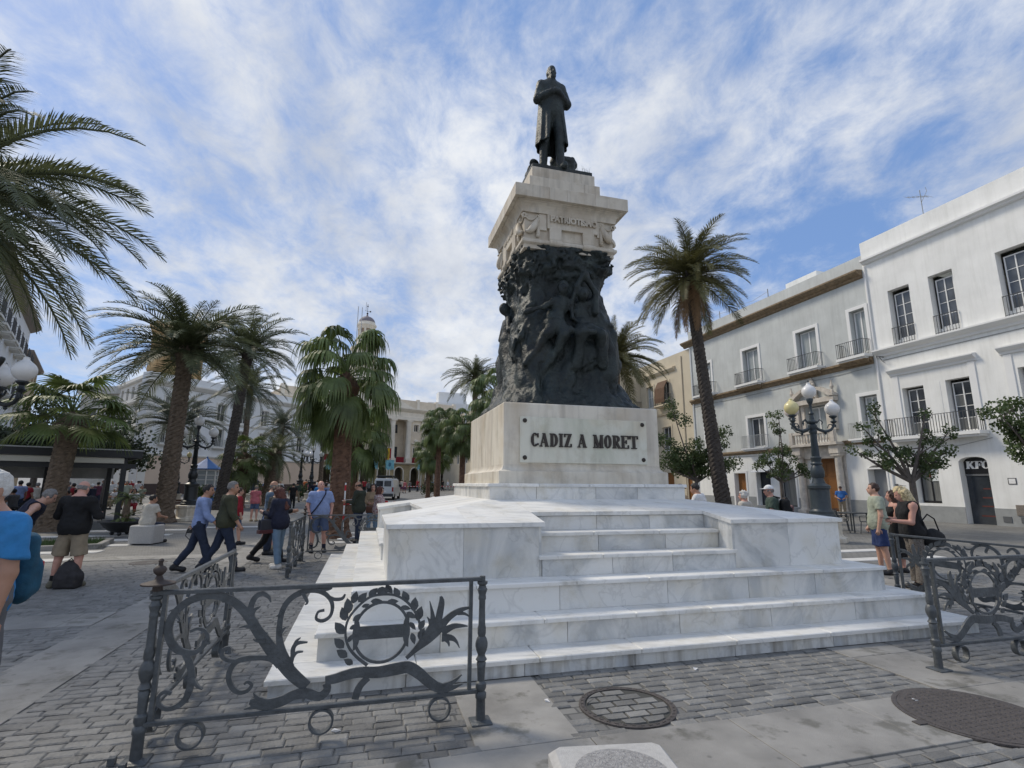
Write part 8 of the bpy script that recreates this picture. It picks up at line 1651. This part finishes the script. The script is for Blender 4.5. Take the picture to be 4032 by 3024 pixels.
cm_ = thing('camera', 'small black camera with strap in the pale-shirted man’s hand', 'camera', (hand_at('striding man in pale blue shirt holding a dark camera behind him', 1, .12)), .4); MB().cbox(-.07, .07, -.03, .03, -.045, .045, .01).build('camera_body', M_BLACK, cm_); MB().lathe([(.035, 0), (.035, .05), (.028, .07)], 14).xf(lambda p: (p[0], -p[2] - .03, p[1])).build('lens', M_BLACK, cm_); MB().tube([(-.07, 0, .03), (-.09, .02, -.1), (0, .03, -.2), (.07, .02, -.15), (.07, 0, .03)], .008, 5).build('strap', M_BLACK, cm_)
pp_ = thing('paper_sheet', 'white sheet of paper in the bald man’s hands', 'paper', hand_at('bald man in dark olive jumper holding a white sheet of paper', 0, .16, .02), .4); MB().box(-.15, .15, -.1, .1, 0, .004).xf(lambda p: (p[0], p[1], p[2] + p[0] * .1)).build('sheet', WHITE, pp_)
for lb, (x, y, z_) in (('small dark phone in the blonde woman’s hand', hand_at('blonde woman in black sleeveless top looking down at her phone', 1, .12, .03)), ('small dark phone in the red-haired woman’s hands', hand_at('woman with long red hair in navy top looking at her phone', 0, .12, .03))):
    ph_ = thing('phone', lb, 'phone', (x, y, z_), .3); MB().cbox(-.04, .04, -.075, .075, 0, .009, .003).build('phone_case', M_BLACK, ph_); MB().box(-.036, .036, -.07, .07, .0092, .0098).build('screen', M_GLASS, ph_)
gl_ = thing('sunglasses', 'dark sunglasses pushed up on the blonde woman’s hair', 'sunglasses', (6.90, 9.27, 1.735), 1.25); MB().cbox(-.07, -.01, .06, .07, 0, .035, .008).cbox(.01, .07, .06, .07, 0, .035, .008).box(-.01, .01, .062, .068, .015, .022).build('lenses', M_GLASS, gl_)
for sx in (-1, 1): MB().tube([(sx * .07, .065, .02), (sx * .078, -.05, .0)], .004, 4).build('temple', M_BLACK, gl_)
sc_ = thing('patterned_scarf', 'white patterned scarf hanging down the black coat', 'scarf', (-5.12, 11.72, .98), -.6); MB().hexa([(-.035, 0, 0), (.035, 0, 0), (.03, .0, .40), (-.03, 0, .40)][::-1], [(-.035, -.012, 0), (.035, -.012, 0), (.03, -.012, .40), (-.03, -.012, .40)][::-1]).build('band', WHITE, sc_)
for i in range(5): MB().tube([(-.028, -.014, .06 + i * .075), (0, -.016, .04 + i * .075), (.028, -.014, .06 + i * .075)], .005, 4).build('chevron', NAVY, sc_)
st_ = thing('shoulder_strap', 'dark strap across the pale blue shirt of the man gazing up', 'strap', (-4.98, 13.75, 0), 3.60); MB().tube([(-.12, -.02, 1.56), (-.10, .15, 1.46), (.0, .215, 1.28), (.13, .215, 1.08), (.24, .10, .93)], .018, 6).build('strap', NAVY, st_)
# ---- distant people: a few low-detail prototypes, copied one by one
def far_proto(fig, sleeve, length, skirt, hk, hat=False):
    g = Fig(**fig); lo, hi = g.bounds(); vx = .030; P_ = []
    V, F = mesh_sdf(g.body, lo, hi, vx); P_.append(('body', np_mesh('body', V, F, SKIN['tan'])))
    V, F = mesh_sdf(top_sdf(g, sleeve=sleeve, hem=.84, inf=.03), lo, hi, vx); P_.append(('shirt', np_mesh('shirt', V, F, WHITE)))
    V, F = mesh_sdf(skirt_sdf(g, hem=.5) if skirt else bottom_sdf(g, length=length, inf=.028), lo, hi, vx); P_.append(('skirt' if skirt else 'trousers', np_mesh('trousers', V, F, DENIM)))
    V, F = mesh_sdf(lambda P: np.maximum(sd_ell(g.hl(P), (0, -.02, .04), (.10, .115, .11)), (g.hl(P)[:, 1] - .05)), g.J['head'] - .2, g.J['head'] + .2, .022); P_.append(('hat' if hat else 'hair', np_mesh('hair', V, F, H_DARK)))
    for k in (0, 1):
        a = g.J['ank%d' % k]; V, F = mesh_sdf(lambda P: np.maximum(g.foot(P, k, .02), P[:, 2] - a[2] - .03), a - np.array([.12, .14, .14]), a + np.array([.12, .3, .2]), .03); P_.append(('shoe', np_mesh('shoe', V, F, S_BLK)))
    return P_
SIT = dict(lean=.1, legs=((1.45, .12, 1.45), (1.45, .12, 1.4)), arms=(((.2, .4, -.9), (-.2, .95, .1)), ((-.2, .4, -.9), (.2, .95, .1))))
PROT = {'stand': far_proto(dict(w=1.08, arms=HANG(.1, .2)), .6, 1.95, False, 'short'), 'shorts': far_proto(dict(w=1.1, belly=.04, legs=((.14, .06, .05), (-.12, .06, .12)), arms=HANG(.15, .25)), .6, .9, False, 'short'), 'walk': far_proto(dict(legs=((.35, .03, .1), (-.35, .03, .3)), arms=(((.2, .3, -1), (.1, .6, -.8)), ((-.2, -.3, -1), (-.1, .1, -1)))), 1.8, 1.95, False, 'short'), 'dress': far_proto(dict(female=True, bust=1, hips=1.1, arms=HANG(.1, .2)), .5, 1, True, 'short'), 'sit': far_proto(SIT, .6, 1.9, False, 'short'), 'folded': far_proto(dict(w=1.05, arms=(((.25, .2, -1), (-.8, .6, .2)), ((-.25, .2, -1), (.8, .6, .2)))), .6, 1.95, False, 'short')}
CN = dict(white=WHITE, cream=CREAM, navy=NAVY, black=BLACK, red=RED, salmon=PINKC, blue=ROYAL, sage=GREY, grey=GREYD, orange=B('orange', (.50, .13, .03)), green=GREEN, khaki=KHAKI, azure=SKYB, denim=DENIM, plum=B('plum', (.10, .03, .06)), pale=LBLUE)
HN = dict(dark=H_DARK, grey=H_GREY, white=H_WHITE, blond=H_BLOND, cap=WHITE, brown=H_BROWN)
def far_person(label, x, y, rz, proto, topc, botc, hairc='dark', h=1.72, z=None, group='people across the square'):
    t = thing('person', label, 'person', (x, y, gh(y) if z is None else z), rz, group); s = h / 1.75; t.scale = (s, s, s)
    for nm, me in PROT[proto]:
        o = link(nm, me, t); m = CN[topc] if nm == 'shirt' else CN[botc] if nm in ('trousers', 'skirt') else HN[hairc] if nm in ('hair', 'hat') else None
        if m: o.material_slots[0].link = 'OBJECT'; o.material_slots[0].material = m
def px(tx, Y): return (tx - 2016) / 2023.75 * Y * 1.018       # standing point for a photo column at depth Y
CROWD = [(428, 31, 1.2, 'walk', 'navy', 'denim', 'cap', 'man in navy jacket and white cap beside the canopy corner'), (505, 37, 3, 'stand', 'white', 'khaki', 'cap', 'man in white shirt and white cap behind the planter palm'), (520, 34, 3, 'sit', 'white', 'khaki', 'white', 'white-shirted sitter just left of the grey-shirted man'), (528, 40, 2, 'stand', 'cream', 'khaki', 'brown', 'person in cream top left of the orange-clad visitors'), (540, 43, 2, 'stand', 'orange', 'black', 'brown', 'person in orange top at the left, behind the grey-shirted man'), (560, 33.5, 3.2, 'shorts', 'sage', 'denim', 'grey', 'heavy man in grey T-shirt and dark shorts facing the camera'), (592, 29, 3.6, 'sit', 'white', 'red', 'dark', 'white-shirted person seated beside the leaning palm trunk'), (600, 44, 0, 'stand', 'white', 'black', 'dark', 'slim person in white top close to the dark wall base'), (620, 40, 3.4, 'sit', 'sage', 'khaki', 'grey', 'grey-haired sitter left of the leaning palm trunk'), (692, 38, .3, 'stand', 'green', 'black', 'grey', 'man in dull green jacket between palm and lamppost'), (712, 41, .6, 'walk', 'navy', 'red', 'blond', 'person in navy top and red shorts left of the lamppost'), (722, 40, -.6, 'stand', 'grey', 'cream', 'grey', 'person in grey top and pale trousers left of the lamppost'),
 (985, 48, 1, 'stand', 'white', 'navy', 'dark', 'white-topped person behind the salmon-clad woman'), (1190, 36, .4, 'stand', 'black', 'black', 'dark', 'dark-dressed person left of the pale blue shirted man’s head'), (1270, 40, .2, 'stand', 'navy', 'white', 'dark', 'person in navy shirt and white skirt right of the man gazing up'), (1288, 34, .1, 'shorts', 'azure', 'denim', 'brown', 'man in azure T-shirt and shorts walking away by the fan palm'), (1312, 30, .0, 'dress', 'pale', 'denim', 'brown', 'woman in pale top and short skirt left of the fan palm trunk'), (1300, 46, .5, 'stand', 'black', 'denim', 'dark', 'dark-topped walker far behind the azure-shirted man'), (1326, 48, 1.5, 'stand', 'white', 'navy', 'dark', 'white-topped walker against the fan palm trunk'), (1245, 52, 0, 'stand', 'green', 'black', 'dark', 'green-topped person far left of the navy-shirted one'), (1236, 60, 0, 'stand', 'orange', 'navy', 'brown', 'orange-topped person far off before the arcade'),
 (1458, 66, .2, 'stand', 'red', 'black', 'dark', 'red-topped person left of the van'), (1475, 60, .4, 'walk', 'grey', 'black', 'grey', 'grey-topped walker just left of the van'), (1578, 66, 2, 'stand', 'white', 'navy', 'dark', 'white-shirted person just right of the van'), (1588, 70, 1, 'stand', 'black', 'denim', 'dark', 'black-topped person second from the van'), (1600, 72, 0, 'dress', 'cream', 'plum', 'brown', 'person in cream and plum third from the van'), (1612, 70, 0, 'dress', 'salmon', 'plum', 'brown', 'person in pink skirt fourth from the van'), (1690, 80, 1, 'walk', 'plum', 'black', 'dark', 'plum-topped walker between the small palms'), (1717, 84, -1, 'stand', 'pale', 'denim', 'dark', 'pale-topped person before the arcade between palms'), (1755, 82, 1, 'walk', 'black', 'black', 'dark', 'black-clad walker left of the white pole'), (1775, 86, -1, 'walk', 'white', 'cream', 'blond', 'white-clad walker close to the white pole'), (1420, 74, 0, 'stand', 'navy', 'navy', 'dark', 'navy-clad person behind the bald man')]
CROWD += [(450, 34, .8, 'stand', 'plum', 'denim', 'dark', 'plum-topped person between the canopy corner and the planter palm'), (470, 41, 2.2, 'stand', 'navy', 'khaki', 'grey', 'navy-topped person beyond the canopy corner'), (488, 43, .3, 'walk', 'cream', 'navy', 'brown', 'cream-topped walker far behind the planter'), (548, 46, 1.1, 'stand', 'orange', 'denim', 'grey', 'second orange-topped person, close to the corner building'), (575, 47, 3.0, 'stand', 'red', 'black', 'cap', 'capped person in red before the brown wall base'), (608, 49, 1.4, 'walk', 'grey', 'black', 'dark', 'grey-topped walker close to the brown wall base'), (735, 44, 2.0, 'stand', 'cream', 'denim', 'white', 'white-haired person in cream just left of the lamppost base'), (880, 47, .3, 'stand', 'navy', 'khaki', 'dark', 'navy-topped person far behind the olive sweater'), (905, 50, 2.6, 'stand', 'white', 'black', 'dark', 'white-topped person before the arched doorway'), (1050, 45, 1.0, 'stand', 'black', 'denim', 'brown', 'black-topped person far behind the blue floral dress'), (1085, 49, .2, 'stand', 'pale', 'navy', 'grey', 'pale-topped person far behind the curly-haired walker'), (1140, 47, 3.0, 'walk', 'white', 'denim', 'blond', 'white-topped walker under the far globes'), (1205, 44, .0, 'walk', 'green', 'khaki', 'dark', 'green-topped walker left of the man gazing up'), (1255, 46, .9, 'stand', 'salmon', 'denim', 'brown', 'salmon-topped person right behind the man gazing up'), (1280, 55, 2.0, 'stand', 'white', 'grey', 'dark', 'white-topped person far behind the azure-shirted man'), (1315, 58, .4, 'stand', 'navy', 'black', 'dark', 'navy-topped person far left of the fan palm trunk'), (1392, 68, .4, 'stand', 'white', 'denim', 'dark', 'white-topped person right of the fan palm trunk'), (1440, 78, 1.4, 'walk', 'black', 'grey', 'dark', 'black-topped walker far left of the van'), (1630, 74, .8, 'walk', 'grey', 'black', 'dark', 'grey-topped walker fifth from the van'), (1660, 78, 2.4, 'stand', 'red', 'denim', 'brown', 'red-topped person before the arcade right of the van')]
for tx, Y, rz, pr, tc_2, bc, hc_, lb in CROWD: far_person(lb, px(tx, Y), Y, rz, pr, tc_2, bc, hc_, h=R.uniform(1.62, 1.8))
UNDER = [(45, 23.5, 2.6, 'folded', 'cream', 'black', 'cap', 'capped man with folded arms under the canopy'), (92, 24.5, .2, 'stand', 'white', 'black', 'white', 'white-shirted man seen from behind under the canopy'), (155, 26, 1, 'stand', 'pale', 'denim', 'dark', 'pale-shirted person under the canopy behind the bending man'), (185, 27, 0, 'stand', 'red', 'black', 'dark', 'red-topped person under the canopy left of the fan palm trunk'), (15, 26, 1, 'stand', 'red', 'black', 'dark', 'red-topped person at the left edge under the canopy'), (222, 28, 1, 'stand', 'cream', 'khaki', 'grey', 'cream-topped person beside the fan palm trunk'), (310, 28, .5, 'walk', 'red', 'navy', 'brown', 'red-topped walker right of the fan palm trunk'), (322, 26.5, 2.6, 'stand', 'cream', 'khaki', 'blond', 'person in cream right of the fan palm trunk'), (338, 29, 3, 'stand', 'grey', 'navy', 'grey', 'grey-topped person under the canopy’s right half'), (344, 25.5, 3.1, 'sit', 'white', 'black', 'dark', 'white-shirted diner under the canopy’s right half'), (358, 28, 2, 'stand', 'red', 'khaki', 'dark', 'red-shirted person near the canopy corner'), (378, 25, 1.6, 'sit', 'black', 'black', 'dark', 'black-clad diner near the canopy corner'), (140, 24.2, 1.5, 'sit', 'grey', 'black', 'dark', 'grey-topped diner behind the bending man')]
for tx, Y, rz, pr, tc_2, bc, hc_, lb in UNDER: far_person(lb, px(tx, Y), Y, rz, pr, tc_2, bc, hc_, h=R.uniform(1.66, 1.8), group='people under and beside the canopy')

# small litter on the paving
for lb, x, y in (('white paper scrap on the slab right of the near railing post', .32, 4.55), ('white paper scrap on the setts before the lowest step', 1.75, 5.3), ('tiny white scrap beside the big iron cover', 3.35, 4.62), ('crumpled scrap on the setts behind the near railing', -1.2, 4.05)):
    t = thing('paper_scrap', lb, 'litter', (x, y, .002), R.uniform(0, 3)); q = random.Random(lb); MB().hexa([(0, 0, 0), (.05, .005, 0), (.06, .03, 0), (.02, .035, 0)], [(0, 0, .003), (.05, .005, .012), (.06, .03, .004), (.02, .035, .016)]).build('scrap', WHITE, t)
